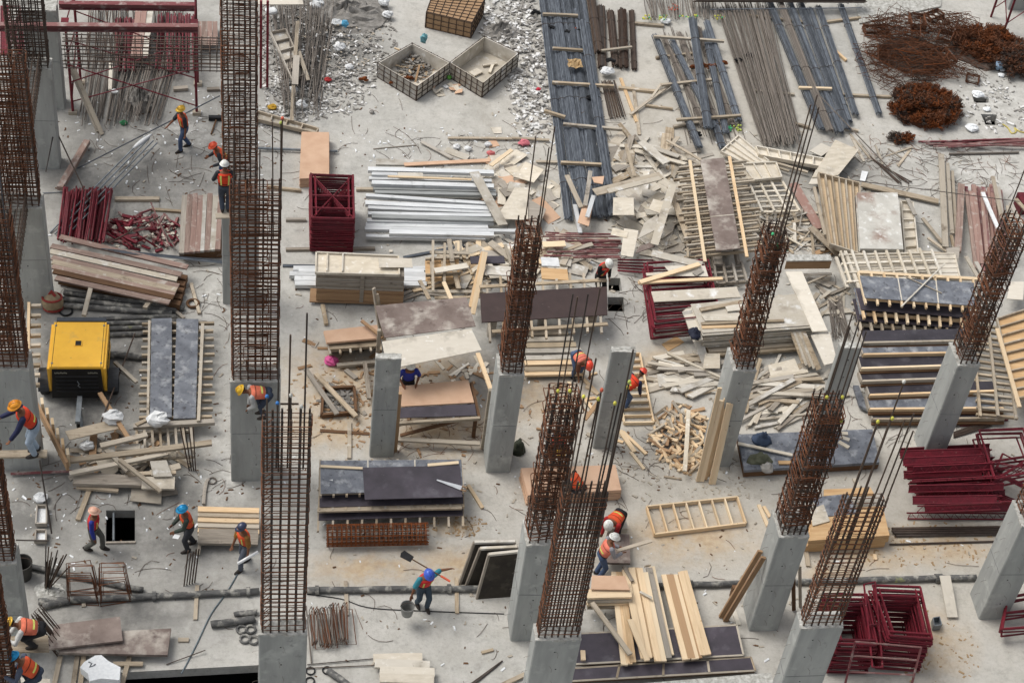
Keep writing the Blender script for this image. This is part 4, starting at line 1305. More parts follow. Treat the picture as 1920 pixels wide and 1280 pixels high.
# ---- blue bar bundles
bundle(1014, -30, 1066, 412, .30, 'dark blue bar bundle along the left edge of the long group', m_blue, caps=['rust'], z=.02)
bundle(1036, -30, 1100, 404, .36, 'blue bar bundle second from the left in the long group', m_blue, z=.02)
bundle(1060, -30, 1131, 408, .34, 'blue bar bundle third from the left in the long group', m_blue, caps=['rust'], z=.02)
bundle(1086, -30, 1150, 404, .34, 'blue bar bundle along the right edge of the long group', m_blue, caps=['rust'], z=.02)
bundle(1076, 20, 1118, 408, .28, 'blue bar bundle lying between the third and the right one of the long group', m_blue, z=.03)
bundle(1092, 40, 1149, 404, .26, 'upper blue bar bundle crossing the timbers of the long group', m_blue, z=.22)
for i, a in enumerate(((1025, -30, 1083, 407), (1049, -30, 1113, 402), (1073, -30, 1141, 404))):
    bundle(*a, .24, ['thin blue bundle between the first and second of the long group', 'thin blue bundle between the second and third of the long group', 'thin blue bundle between the third and the right one of the long group'][i], m_blue, z=.0)
for i, a in enumerate(((1272, 62, 1350, 246), (1308, 52, 1374, 236), (1244, 72, 1322, 240))):
    bundle(*a, .22, ['thin dusty bundle low in the middle of the right group', 'thin dusty bundle low at the right of the right group', 'thin dusty bundle low at the left of the right group'][i], m_greyb, z=.0, ties=2)
for i, (x0, y0, x1, y1) in enumerate(((1018, 25, 1084, 28), (1036, 89, 1093, 93), (1036, 153, 1151, 160), (1056, 231, 1167, 241), (1052, 303, 1128, 307), (1021, 206, 1060, 218))):
    plank(x0, y0, x1, y1, .1, .33, m_old, ['squared timber across the long blue bundles, farthest', 'squared timber across the long blue bundles, second from far', 'longest squared timber across the blue bundles, by the white-capped rods', 'squared timber across the long blue bundles, fourth from far', 'squared timber across the long blue bundles, nearest', 'short batten slanting off the left blue bundle'][i], .1, name='timber')
bundle(1104, -30, 1123, 100, .34, 'dark bundle with black caps right of the long group', m_bar, caps=['black'], z=.12, r=.02)
bundle(1126, 14, 1129, 128, .34, 'short dark bundle with black caps under the leaning one', m_bar, caps=['black'], r=.02)
bundle(1144, 22, 1154, 124, .30, 'short rusty bundle left of the red-capped one', m_rustd, caps=['black'], r=.02)
bundle(1166, 20, 1170, 128, .34, 'short rusty bundle with a few red caps', m_rustd, caps=['black', 'black', 'black', 'red'], r=.02)
bundle(1184, 22, 1189, 132, .22, 'narrow short rusty bundle at the right end of the short row', m_rustd, r=.02)
plank(1128, 94, 1185, 87, .09, .36, m_old, 'squared timber lying on the short rusty bundles', .08, name='timber')
plank(1188, 42, 1245, 47, .12, .1, m_old, 'squared timber on the floor right of the short bundles', .1, name='timber')
for i in range(14):
    f = i / 13
    o = rod(1128 + 24 * f, 152 + R.uniform(-2, 3), .06 + .05 * (i % 2), 1142 + 31 * f, 221 + R.uniform(-4, 3), .06 + .05 * (i % 2), 'thin rod with a white end cap beside the longest timber', .018, m_bar, group='white-capped thin rods')
    e = W(1142 + 31 * f, 222, .08)
    if 'white_end' not in cap_me: cap_me['white_end'] = MB().ball((0, 0, 0), .04, .04, .04, 6, 4).mesh('bar_cap', cap_mat('white'))
    place('bar_cap', cap_me['white_end'], T(e), o)
blob_obj(1137, 143, .26, 'crumpled white plastic on top of the white-capped rods', seed=41, z=.1, sq=.45)
blob_obj(1247, 44, .2, 'crumpled white bag beside the upper capped bars', seed=42, sq=.5)
def cloth(px, py, label, m):
    rr = random.Random(3)
    c = W(px, py, .35)
    vs, fs = [], []
    n = 7
    for i in range(n):
        for j in range(n):
            vs.append((c.x + (i / (n - 1) - .5) * .5 + rr.uniform(-.03, .03), c.y + (j / (n - 1) - .5) * .45 + rr.uniform(-.03, .03), c.z + rr.uniform(0, .12)))
    for i in range(n - 1):
        for j in range(n - 1): fs.append((i * n + j, (i + 1) * n + j, (i + 1) * n + j + 1, i * n + j + 1))
    tag(MB().add(vs, fs).build('rag', m), label, 'rag')
cloth(1078, 122, 'tan paper rag lying on the long blue bundles', flat('tan_rag', 190, 160, 116))
# leaning planks
plank(1164, 146, 1194, 228, .11, .06, m_new, 'bright new plank crossing others left of the right bar group', .05)
plank(1187, 158, 1199, 252, .11, .05, m_old, 'dull plank lying parallel to the bright new plank', .05)
plank(1182, 214, 1263, 154, .09, .14, m_old, 'long weathered plank slanting up to the right bar bundles', .05)
plank(1210, 196, 1262, 203, .08, .1, m_old, 'short timber under the slanting plank by the right bundles', .08)
plank(1160, 163, 1238, 171, .13, .1, m_old, 'wide timber lying flat behind the crossing planks', .1, name='timber')
plank(1222, 182, 1240, 156, .08, .16, m_old, 'short batten on the slanting weathered plank', .05)
# right bar group
bundle(1228, 68, 1311, 278, .30, 'blue bundle with black caps reaching farthest left in the right group', m_blue, caps=['black'], z=.12)
bundle(1258, 74, 1340, 240, .26, 'blue bundle lying crosswise under the steep one in the right group', m_blue, z=.1)
bundle(1298, 36, 1328, 242, .32, 'steep blue bundle with black caps on top of the right group', m_blue, caps=['black'], z=.34)
bundle(1322, 60, 1361, 250, .26, 'blue bundle just right of the steep one in the right group', m_blue, z=.1)
bundle(1325, 42, 1385, 228, .28, 'right one of the blue bundles lying over three timbers', m_blue, z=.12)
bundle(1338, 225, 1355, 279, .28, 'stub of a blue bundle with black caps below the nearest timber', m_blue, caps=['black'], z=.05)
for i, (x0, y0, x1, y1, z) in enumerate(((1226, 67, 1358, 76, .44), (1269, 223, 1389, 215, .36), (1240, 158, 1334, 148, .28), (1230, 107, 1298, 99, .1), (1263, 236, 1310, 228, .12))):
    plank(x0, y0, x1, y1, .1, z, m_old, ['squared timber across the far part of the right bundles', 'squared timber across the near ends of the right bundles', 'squared timber across the middle of the right bundles', 'squared timber under the far part of the right bundles', 'short timber under the near ends of the right bundles'][i], .09, name='timber')
loose(1205, 1340, -10, 1215, 1345, 34, 46, 'dark bar with its end near the capped row at the top', m_greyb, 'bars in the capped row at the top', .018, .25, 'steel_bar', 'steel bar', 4, 4, .03)
for i in range(60):
    x = R.choice((R.uniform(1205, 1222), R.uniform(1236, 1250), R.uniform(1275, 1308), R.uniform(1340, 1360)))
    p = W(x, 32 + R.uniform(-4, 5), .1 + R.random() * .2)
    k = R.choice(('lime', 'lime', 'green', 'yellow'))
    if k + '_end' not in cap_me: cap_me[k + '_end'] = MB().ball((0, 0, 0), .035, .035, .035, 6, 4).mesh('bar_cap', cap_mat(k))
    tag(place('bar_cap', cap_me[k + '_end'], T(p)), 'lime plastic cap on a bar end in the capped row at the top', 'bar cap', 'lime caps at the top')
for cx_, cy_, k, lb, gr in ((1365, 242, 'green', 'bright green plastic cap in the cluster below the right bundles', 'bright green caps'), (1383, 240, 'lime', 'lime plastic cap in the cluster beside the green one', 'lime caps by the green cluster'), (1262, 14, 'red', 'red plastic cap in the cluster among the bars at the top', 'red caps at the top')):
    for i in range(16):
        p = W(cx_ + R.uniform(-8, 8), cy_ + R.uniform(-6, 5), .04 + R.random() * .12)
        if k + '_end' not in cap_me: cap_me[k + '_end'] = MB().ball((0, 0, 0), .035, .035, .035, 6, 4).mesh('bar_cap', cap_mat(k))
        tag(place('bar_cap', cap_me[k + '_end'], T(p)), lb, 'bar cap', gr)
loose(1345, 1440, 12, 1428, 1500, 264, 95, 'dusty grey-brown bar in the wide fan between the two blue groups', m_greyb, 'fan of dusty bars', .017, .3, 'steel_bar', 'steel bar', 14, 12, .04)
loose(1240, 1330, 60, 1290, 1400, 250, 30, 'thin dusty bar under the right blue bundles', m_greyb, 'thin bars under the right blue bundles', .013, .05, 'steel_bar', 'steel bar', 20, 25, .06)
for i, (x0, y0, x1, y1, w, c, z) in enumerate(((1442, 6, 1540, 244, .34, 'rust', .05), (1462, 6, 1556, 246, .30, 'rust', .2), (1480, 8, 1574, 250, .34, 'rust', .05), (1500, 8, 1588, 244, .34, 'rust', .05), (1518, 18, 1592, 230, .28, 'black', .06), (1534, 14, 1604, 216, .28, 'black', .06), (1576, 10, 1648, 214, .26, 'black', .05))):
    bundle(x0, y0, x1, y1, w, ['blue-grey bundle at the left of the far right group, rusty ends', 'brownish bundle lying on top in the far right group', 'third bundle from the left in the far right group, rusty ends', 'fourth bundle from the left in the far right group, rusty ends', 'blue bundle with black caps, second shortest of the far right group', 'shortest blue bundle with black caps in the far right group', 'lone blue bundle farthest right, ending at the rusty coil heap'][i], m_blue if i != 1 else m_greyb, caps=[c], z=z)
for i, (x0, y0, x1, y1) in enumerate(((1400, 27, 1515, 41), (1498, 163, 1560, 165), (1410, 168, 1490, 176), (1490, 230, 1520, 238), (1585, 240, 1610, 244), (1548, 40, 1614, 32), (1560, 175, 1672, 180), (1560, 88, 1587, 112))):
    plank(x0, y0, x1, y1, .1, .36 if i == 1 else .1, m_new if i in (1, 7) else m_old, ['squared timber under the far ends of the far right bundles', 'short timber lying on top of the far right bundles', 'squared timber under the fan of dusty bars', 'short timber end showing left of the rusty bundle ends', 'short timber end right of the rusty bundle ends', 'curved batten behind the lone right bundle', 'squared timber under the lone right bundle', 'pale batten between the far right bundles'][i], .09, name='timber')
bundle(1300, -4, 1620, -2, .5, 'thick dark bundle lying crosswise at the very top', m_bar, z=.35, r=.02, ties=4)
rod(1332, 18, .4, 1616, 15, .4, 'long thin bar lying crosswise just below the thick top bundle', .018, m_blue)
rod(1528, 170, 1.3, 1690, 340, .05, 'long rusty bar slanting from the far right bundles to the pale panels', .022, m_greyb)
sheet([(1612, 44), (1764, 12), (1766, -12), (1600, -12)], [.06, .06, .06, .06], m_lait, 'big pale concrete plate lying at the top right', .06, 'concrete_plate', 'plate')

# ---- rusty stirrup heaps and coils (top right)
def stirrup_mesh(a, b, r=.011):
    return MB().tube([(-a / 2, -b / 2, 0), (a / 2, -b / 2, 0), (a / 2, b / 2, .01), (-a / 2, b / 2, 0)], r, 4, closed=True).mesh('stirrup', R.choice([m_rust, m_rusto, m_rustd]))
st = [stirrup_mesh(a, b) for a, b in ((1.0, .35), (.9, .5), (.7, .4), (1.2, .45), (.6, .6), (.9, .25), (1.0, .6), (.8, .3))]
tangle = MB()
def tangle_st(px, py, rx, ry, n, zmax):
    """more stirrups, thrown into the one wire tangle"""
    c0 = W(px, py)
    for i in range(n):
        a = R.uniform(0, 2 * PI); q = math.sqrt(R.random())
        mt = T((c0.x + math.cos(a) * q * rx, c0.y + math.sin(a) * q * ry, .25 + zmax * R.random() * (1 - q * .7))) @ Matrix.Rotation(R.gauss(0, .9), 4, 'Z') @ Matrix.Rotation(R.gauss(0, .35), 4, 'X') @ Matrix.Rotation(R.gauss(0, .2), 4, 'Y')
        w, h = R.uniform(.6, 1.1), R.uniform(.3, .5)
        tangle.tube([mt @ Vector(v) for v in ((-w / 2, -h / 2, 0), (w / 2, -h / 2, 0), (w / 2, h / 2, 0), (-w / 2, h / 2, 0))], .011, 4, closed=True)
def scatter_st(px, py, rx, ry, n, zmax, label, group, tilt=.5):
    c0 = W(px, py)
    for i in range(n):
        a = R.uniform(0, 2 * PI); q = math.sqrt(R.random())
        mt = T((c0.x + math.cos(a) * q * rx, c0.y + math.sin(a) * q * ry, .05 + zmax * R.random() * (1 - q * .7))) @ Matrix.Rotation(R.gauss(0, .5), 4, 'Z') @ Matrix.Rotation(R.gauss(0, tilt), 4, 'X') @ Matrix.Rotation(R.gauss(0, tilt * .3), 4, 'Y')
        if abs(mt[2][0]) * .55 + abs(mt[2][1]) * .3 > mt[2][3]: mt[2][3] = abs(mt[2][0]) * .55 + abs(mt[2][1]) * .3 + .02
        tag(place('stirrup', R.choice(st), mt), label, 'stirrup', group)
mound(1712, 105, 1.4, 1.3, .12, m_rustd, 'dark tangle of wire under the jumbled stirrups', 'wire_mass', 'wire mass', 8)
scatter_st(1705, 110, 1.5, 1.8, 200, .55, 'rusty rectangular stirrup in the jumbled heap right of the blue bundles', 'heap of rusty stirrups')
tangle_st(1700, 62, 1.6, .6, 70, .6)
# neat packs of stirrups
def st_pack(px, py, yaw, w, d, n, label, z=.05, step=.010, m=None):
    c = W(px, py)
    root = empty('stirrup_pack', (c.x, c.y, 0), label, 'stirrup pack')
    me = MB().tube([(-w / 2, -d / 2, 0), (w / 2, -d / 2, 0), (w / 2, d / 2, 0), (-w / 2, d / 2, 0)], .012, 4, closed=True).mesh('stirrup', m or m_rust)
    for i in range(n):
        place('stirrup', me, T((c.x + R.uniform(-.02, .02), c.y + R.uniform(-.02, .02), z + i * step)) @ Matrix.Rotation(yaw + R.uniform(-.04, .04), 4, 'Z'), root)
for i, (x, y, yw, w, d, n, z) in enumerate(((1640, 62, .05, .9, .45, 20, .05), (1715, 58, -.1, .55, .7, 26, .3), (1745, 50, .5, .7, .4, 22, .4), (1767, 85, 1.1, .6, .5, 20, .3), (1770, 118, 1.9, .8, .45, 18, .2), (1822, 152, 1.2, .5, .45, 12, .05))):
    st_pack(x, y, yw, w, d, n, ['neat flat pack of stirrups at the left of the rusty heap', 'square pack of brown stirrups on the back of the rusty heap', 'tilted pack of brown stirrups on the far side of the rusty heap', 'pack of stirrups where the heap meets the orange coils', 'pack of straight wires in the middle right of the rusty heap', 'small reddish pack on the floor right of the round coil heap'][i], z)
def coil_mesh(seed, m):
    rr = random.Random(seed)
    mb = MB()
    for i in range(26):
        yw = rr.uniform(0, 2 * PI); el = rr.uniform(-.2, 1.2)
        d = Vector((math.cos(yw) * math.cos(el), math.sin(yw) * math.cos(el), math.sin(el)))
        s = d.cross(Vector((0, 0, 1))).normalized() * .035
        l = rr.uniform(.16, .27)
        mb.tube([Vector((0, 0, .05)) + s, d * l + s + Vector((0, 0, .05)), d * (l + .03) + Vector((0, 0, .05)), d * l - s + Vector((0, 0, .05)), Vector((0, 0, .05)) - s], .011, 3, caps=False)
    return mb.mesh('wire_coil', m)
cm_ = [coil_mesh(i, m) for i, m in enumerate((m_rust, m_rusto, m_rustd, m_rusto, m_rust, m_rusto))]
def coils(px, py, rx, ry, n, h, label, group, pick=None):
    c0 = W(px, py)
    for i in range(n):
        a = R.uniform(0, 2 * PI); q = math.sqrt(R.random())
        z = h * math.sqrt(max(0, 1 - q * q)) * (1 if i % 3 else R.uniform(.3, 1))
        mt = T((c0.x + math.cos(a) * q * rx, c0.y + math.sin(a) * q * ry, max(.02, z - .05))) @ Matrix.Rotation(R.uniform(0, 6), 4, 'Z') @ Matrix.Rotation(R.gauss(0, .4), 4, 'X')
        tag(place('wire_coil', R.choice(pick or cm_), mt), label, 'wire coil', group)
coils(1733, 208, 1.3, 1.1, 150, .6, 'rusty looped wire coil in the round orange-brown heap', 'round heap of rusty wire coils')
coils(1848, 92, 1.35, 1.0, 130, .6, 'orange rusty coil in the heap right of the stirrups', 'orange coil heap', [cm_[1], cm_[3], cm_[0]])
coils(1896, 118, 1.0, 1.1, 90, .5, 'dark brown coil in the heap at the right edge', 'dark coil heap', [cm_[2], cm_[0]])
tangle_st(1790, 75, 1.0, 1.1, 70, .55)
tangle_st(1650, 130, .7, 1.4, 50, .35)
tangle_st(1770, 130, 1.2, .7, 50, .3)
coils(1690, 264, .35, .2, 10, .1, 'small rusty coil dropped in front of the round heap', 'coils dropped in front of the round heap')
mound(1733, 213, 1.0, .85, .42, m_rust, 'dense rusty mass of wire inside the round coil heap', 'wire_mass', 'wire mass', 6)
mound(1860, 100, 1.7, 1.2, .4, m_rustd, 'dense dark mass of wire inside the right coil heap', 'wire_mass', 'wire mass', 7)
chips('debris', 'white scraps round the two floor holes at top right', [(1860, 205, 1.3, 1.5, 50, 0), (1840, 165, 1, .6, 14, 0)], m_rubw, .08, 51)
chips('debris', 'grey crumbs round the two floor holes at top right', [(1865, 190, 1.6, 1.8, 110, 0)], m_rub, .05, 52)
blob_obj(1870, 132, .17, 'light blue helmet-like bowl by the orange coils', 'plastic_bowl', 'bowl', flat('bowl_blue', 150, 176, 200), .05, 1, 13)
for i, (x, y, r) in enumerate(((1877, 143, .14), (1879, 133, .12), (1822, 243, .26), (1850, 207, .15), (1833, 180, .24), (1831, 178, .2))):
    blob_obj(x, y, r, ['white round lump below the blue bowl', 'small white lump beside the blue bowl', 'flat white foam piece left of the lower floor hole', 'white scrap just above the lower floor hole', 'white foam slab at the upper floor hole', 'second white slab at the upper floor hole'][i], 'foam_piece', 'foam', m_foam, seed=60 + i, sq=.35)
for i in range(9):
    rod(1722 + i * 7, 268 + R.uniform(-6, 6) + i * .3, .06 + (i % 3) * .06, 1935, 266 + R.uniform(-9, 9), .06 + (i % 3) * .06, 'dark red tube in the flat bunch at the right edge', .032, m_redw, 'steel_tube', 'steel tube', 'flat bunch of red tubes at the right edge')
rope([(1880, 233), (1890, 240), (1897, 250), (1905, 247), (1902, 240), (1912, 247), (1930, 250)], 'yellow hose curling beside the lower floor hole', .03, flat('hose_yellow', 206, 190, 110), name='hose', cat='hose')
def legs():
    p, q_ = W(1860, 28), W(1880, 62)
    root = empty('scaffold_tower', W(1895, 40), 'maroon scaffold legs standing in the top right corner', 'scaffold')
    A, B = W(1858, 32), W(1882, 60)
    for a in (A, B, A + Vector((1.6, .2, 0)), B + Vector((1.6, .2, 0))):
        MB().tube([a, a + Vector((0, 0, 3.4))], .045, 7).build('post', m_red, root)
    for z0, z1 in ((.4, 1.8), (1.8, .4), (2.0, 3.2), (3.2, 2.0)):
        MB().tube([A + Vector((0, 0, z0)), B + Vector((0, 0, z1))], .022, 5).build('brace', m_red, root)
        MB().tube([B + Vector((0, 0, z0)), B + Vector((1.6, .2, z1))], .022, 5).build('brace', m_red, root)
legs()
tag(tangle.build('wire_tangle', m_rust), 'loose tangle of further rusty stirrups round the jumbled heap', 'wire tangle', None, 'stuff')

# ================================================================ middle of the site
def zfor(x, y, wx):
    """height at which the photo ray meets the plane X = wx"""
    lo, hi = 0.0, 12.0
    f = lambda z: W(x, y, z).x - wx
    for _ in range(40):
        m = (lo + hi) / 2
        if f(lo) * f(m) <= 0: hi = m
        else: lo = m
    return (lo + hi) / 2
frame_pile([(585, 408), (664, 410), (662, 328), (583, 325)], 1.5, 20, .073, 'dark red frame in the tall neat stack in front of the tan sheets', 'top dark red frame with crossed braces on the tall neat stack', 'tall neat stack of red frames', .02, .006, rungs=(0, .22, .5, .98), double=True, r=.034)
plank(500, 348, 565, 356, .1, .1, m_old, 'squared timber on the floor left of the tall red frame stack', .1, name='timber')
plank(668, 353, 790, 353, .12, .1, m_old, 'long timber on the floor between red frames and aluminium beams', .1, name='timber')
plank(536, 410, 574, 410, .1, .1, m_grey, 'grey timber poking out left of the tall red frame stack', .1, name='timber')
plank(536, 466, 703, 464, .1, .1, m_grey, 'grey timber under the near end of the tall red frame stack', .1, name='timber')
al = [(690, 316, 926, 322, .30), (697, 325, 745, 326, .36), (692, 333, 922, 338, .28), (697, 341, 926, 348, .34), (703, 359, 930, 364, .24), (686, 365, 920, 381, .32), (685, 379, 928, 390, .30), (690, 388, 918, 397, .26), (690, 399, 921, 403, .34), (697, 404, 925, 411, .36), (688, 412, 926, 416, .28), (684, 427, 968, 432, .34), (730, 434, 926, 438, .36), (686, 441, 910, 446, .24), (700, 352, 930, 357, .22), (686, 420, 915, 424, .22)]
m_galvd = mat('dull_aluminium', S(170, 172, 170), S(136, 138, 136), (.5, 8, 8), 3, rough=.5, metal=.2, var=.1)
for i, (x0, y0, x1, y1, z) in enumerate(al):
    plank(x0, y0, x1, y1, .14 if i % 3 else .19, z, m_alu if i % 5 != 4 else m_galvd, 'bare aluminium beam in the wide pile right of the red frame stack' if i != 11 else 'longest aluminium beam, reaching past the others under the scrap boards', .12, name='aluminium_beam', cat='aluminium beam', group='pile of aluminium beams' if i != 11 else None, bow=.005)
plank(727, 330, 884, 336, .08, .42, m_new, 'thin new batten lying on the aluminium beams', .04)
sheet([(745, 330), (793, 331), (793, 324), (746, 323)], .4, m_ply, 'small stained board on the far aluminium beams')
plank(889, 322, 943, 421, .32, .46, m_plyw, 'wide weathered plank lying across the right ends of the aluminium beams', .04)
for i, (x0, y0, x1, y1) in enumerate(((550, 502, 800, 503), (543, 512, 800, 514), (552, 521, 798, 522), (553, 530, 800, 531), (560, 507, 795, 508))):
    plank(x0, y0, x1, y1, .2, .2, m_alu, 'aluminium beam sticking out both sides behind the plywood tray stack', .14, name='aluminium_beam', cat='aluminium beam', group='aluminium beams behind the tray stack')
for i in range(4):
    rod(530, 496 + i * 1.2, .03, 592, 497 + i * 1.2, .03, 'thin bar running left from the plywood tray stack', .018, m_blue, group='thin bars left of the tray stack')
    rod(756, 481 + i * 1.2, .03, 905, 452 + i * 1.2, .05, 'thin blue bar slanting up right of the tray stack', .018, m_blue, group='thin bars right of the tray stack')

# plywood stack with the tray on top
stack([(593, 512), (758, 518), (757, 484), (594, 474)], .62, 16, .04, m_grey, 'greyish plywood sheet in the upper half of the strapped stack', 'topmost greyish sheet of the strapped stack, under the tray', group='strapped plywood stack, upper half', jit=.01)
stack([(593, 542), (757, 548), (757, 512), (594, 504)], .14, 12, .04, m_brown, 'tan-brown plywood sheet in the lower half of the strapped stack', 'tan-brown sheet in the middle of the strapped stack', group='strapped plywood stack, lower half', jit=.01)
sheet([(580, 565), (756, 570), (752, 545), (582, 540)], .14, m_brown, 'brown sheet sticking out under the strapped stack', .04)
tray([(592, 510), (749, 514), (747, 479), (593, 472)], 1.36, 'pale shallow plywood tray with two cross pieces on the strapped stack', m_ply, m_ply, 0, .09)
for x in (613, 642):
    plank(x, 508, x + 1, 475, .05, 1.355, m_ply, 'cross piece of the tray near its left end' if x == 613 else 'cross piece of the tray, second from its left end', .08, name='batten')
sheet([(711, 501), (774, 501), (772, 484), (709, 483)], 1.4, m_ply, 'loose pale board lying on the right end of the tray')
p0, p1 = W(680, 514, 1.28), W(680, 514, 1.28)
tag(MB().box(p0.x - .06, p0.x + .06, p0.y - .05, p0.y - .02, .12, 1.27).build('strap', m_grey), 'vertical strap board holding the plywood stack together', 'strap')
plank(605, 570, 612, 606, .12, .12, m_old, 'timber end under the left of the strapped stack', .1, name='timber')
plank(730, 470, 736, 470, .1, .05, m_ply, 'tiny scrap behind the plywood tray', .03)

# pale scrap boards
heap(965, 352, 1.15, 1.9, 70, [m_ply, m_plyw, m_ply, m_mdf, m_grey], 'pale scrap of plywood in the pile left of the blue bundles', 'pale scrap pile left of the blue bundles', (.3, 1.1), (.2, .6), .022, .22, 'plywood_scrap', 'plywood scrap', .1, square=True)
heap(1225, 395, 1.2, 2.1, 90, [m_ply, m_plyw, m_ply, m_plyw, m_grey], 'pale scrap of plywood in the big pile below the blue bundles', 'big pale scrap pile below the blue bundles', (.4, 1.4), (.2, .7), .025, .45, 'plywood_scrap', 'plywood scrap', .12, square=True)
heap(1215, 300, 1.7, 1.2, 60, [m_old, m_plyw, m_grey, m_ply], 'weathered board in the upper part of the big scrap pile', 'upper part of the big scrap pile', (.6, 2.0), (.1, .35), .035, .4, 'scrap_board', 'board', .12)
heap(1120, 345, .9, 1.0, 14, [m_old, m_grey, m_plyw], 'scrap board thrown over the near ends of the blue bundles', 'scrap on the blue bundle ends', (.5, 1.3), (.1, .25), .03, .5, 'scrap_board', 'board', .1)
for a, z, mm, lb in (([(1149, 403), (1189, 403), (1188, 371), (1150, 370)], .75, m_ply, 'square pale board lying flat on the big scrap pile'),
                     ([(1216, 392), (1240, 401), (1251, 380), (1225, 373)], .8, m_ply, 'small square board tilted on the big scrap pile'),
                     ([(1164, 478), (1187, 482), (1197, 432), (1170, 428)], .7, m_ply, 'tall pale board at the near end of the big scrap pile'),
                     ([(1145, 440), (1175, 446), (1178, 434), (1149, 427)], .72, m_ply, 'pale board meeting the tall one at a right angle'),
                     ([(1208, 418), (1232, 402), (1240, 425), (1196, 448)], .68, m_plyw, 'whitish offcut under the long board on the big scrap pile'),
                     ([(1083, 417), (1104, 424), (1112, 385), (1092, 385)], .5, m_mdf, 'tan offcut lying on the blue bundle ends'),
                     ([(1114, 342), (1130, 345), (1133, 330), (1110, 332)], .62, m_mdf, 'tan offcut half under the long boards above the blue bundle ends'),
                     ([(1191, 475), (1228, 462), (1226, 452), (1198, 462)], .72, m_brnply, 'brownish slanted board at the near end of the big scrap pile'),
                     ([(930, 410), (990, 412), (990, 352), (965, 352)], .35, m_ply, 'large pale corner-cut board in the scrap left of the blue bundles'),
                     ([(985, 418), (1008, 432), (1024, 392), (990, 372)], .3, m_grey, 'grey wedge-shaped board in the scrap left of the blue bundles'),
                     ([(967, 332), (1001, 342), (1020, 318), (985, 303)], .35, m_ply, 'pale square-cut board topmost in the scrap left of the blue bundles')):
    sheet(a, z, mm, lb, .025)
for a, w, z, mm, lb in (((1262, 345, 1227, 458), .26, .9, m_plyw, 'long whitish board running down the big scrap pile'),
                        ((1115, 360, 1240, 328), .34, .85, m_old, 'wide weathered plank at the top of the big scrap pile'),
                        ((1140, 358, 1238, 333), .2, .92, m_plyw, 'narrower board on the wide weathered plank'),
                        ((1063, 328, 1090, 388), .16, .55, m_old, 'weathered board slanting across the blue bundle ends'),
                        ((1107, 320, 1097, 385), .14, .6, m_grey, 'greyish channel piece lying on the blue bundles'),
                        ((1113, 366, 1101, 406), .14, .65, m_alu, 'shiny metal channel on the blue bundle ends'),
                        ((1078, 383, 1088, 436), .14, .35, m_alu, 'shiny metal channel by the rusty bundle ends'),
                        ((1300, 345, 1293, 450), .1, .5, m_old, 'thin plank along the left of the brown film panel'),
                        ((1256, 350, 1290, 445), .2, .6, m_old, 'tapered plank slanting toward the brown film panel'),
                        ((1174, 270, 1190, 330), .12, .7, m_old, 'narrow plank standing out at the top of the big scrap pile'),
                        ((1202, 265, 1250, 305), .3, .5, m_plyw, 'whitish wide plank in the upper scrap'),
                        ((1250, 262, 1315, 300), .1, .4, m_old, 'long batten along the upper right of the scrap'),
                        ((1222, 474, 1316, 496), .3, 1.0, m_plyw, 'long whitish board resting on the maroon frames'),
                        ((705, 303, 800, 304), .3, .05, m_plyw, 'faded board with a wavy edge above the aluminium beams'),
                        ((758, 308, 918, 300), .16, .1, m_mdf, 'tan plank lying just above the aluminium beams'),
                        ((790, 265, 848, 296), .13, .1, m_grey, 'grey plank slanting above the aluminium beams'),
                        ((840, 258, 960, 259), .1, .1, m_old, 'squared timber on the floor above the aluminium beams'),
                        ((835, 280, 878, 296), .3, .04, m_plyw, 'faded board left of the small white lumps'),
                        ((700, 279, 780, 272), .03, .03, m_grey, 'thin lath on the floor above the aluminium beams'),
                        ((920, 310, 960, 280), .14, .3, m_new, 'tan plank at the far edge of the left scrap pile'),
                        ((960, 258, 1030, 262), .1, .1, m_old, 'timber on the floor left of the blue bundles, farther one'),
                        ((1005, 302, 1050, 303), .1, .1, m_old, 'timber on the floor left of the blue bundles, nearer one')):
    plank(*a, w, z, mm, lb, .04)
sheet([(926, 250), (941, 250), (940, 238), (920, 239)], .03, m_ply, 'pale square offcut alone above the aluminium beams')
sheet([(918, 277), (937, 273), (930, 262), (916, 264)], .03, m_mdf, 'tan square offcut right of the pale one')
for i, (x, y) in enumerate(((856, 278), (877, 282), (920, 290), (915, 274))):
    blob_obj(x, y, .13, ['white lump just above the aluminium beams, left one', 'white lump just above the aluminium beams, right one', 'red and white crumple at the tan plank', 'small white scrap at the tan square offcut'][i], 'plastic_scrap', 'plastic scrap', m_white if i != 2 else flat('pale_red', 214, 120, 120), seed=80 + i)
for i in range(14):
    rod(1016 + R.uniform(0, 16), 436 + i * 3.6, .08 + R.random() * .3, 1166 + R.uniform(-8, 4), 437 + i * 3.7 + R.uniform(-3, 3), .08 + R.random() * .3, 'dull maroon tube in the bunch below the big scrap pile', .028, m_redw, 'steel_tube', 'steel tube', 'bunch of maroon tubes below the scrap')
for i in range(5):
    rod(1158, 487 + i * 5, .1, 1225, 488 + i * 6, .3, 'maroon tube end left of the maroon frame pile', .03, m_red, 'steel_tube', 'steel tube', 'tube ends by the frame pile')

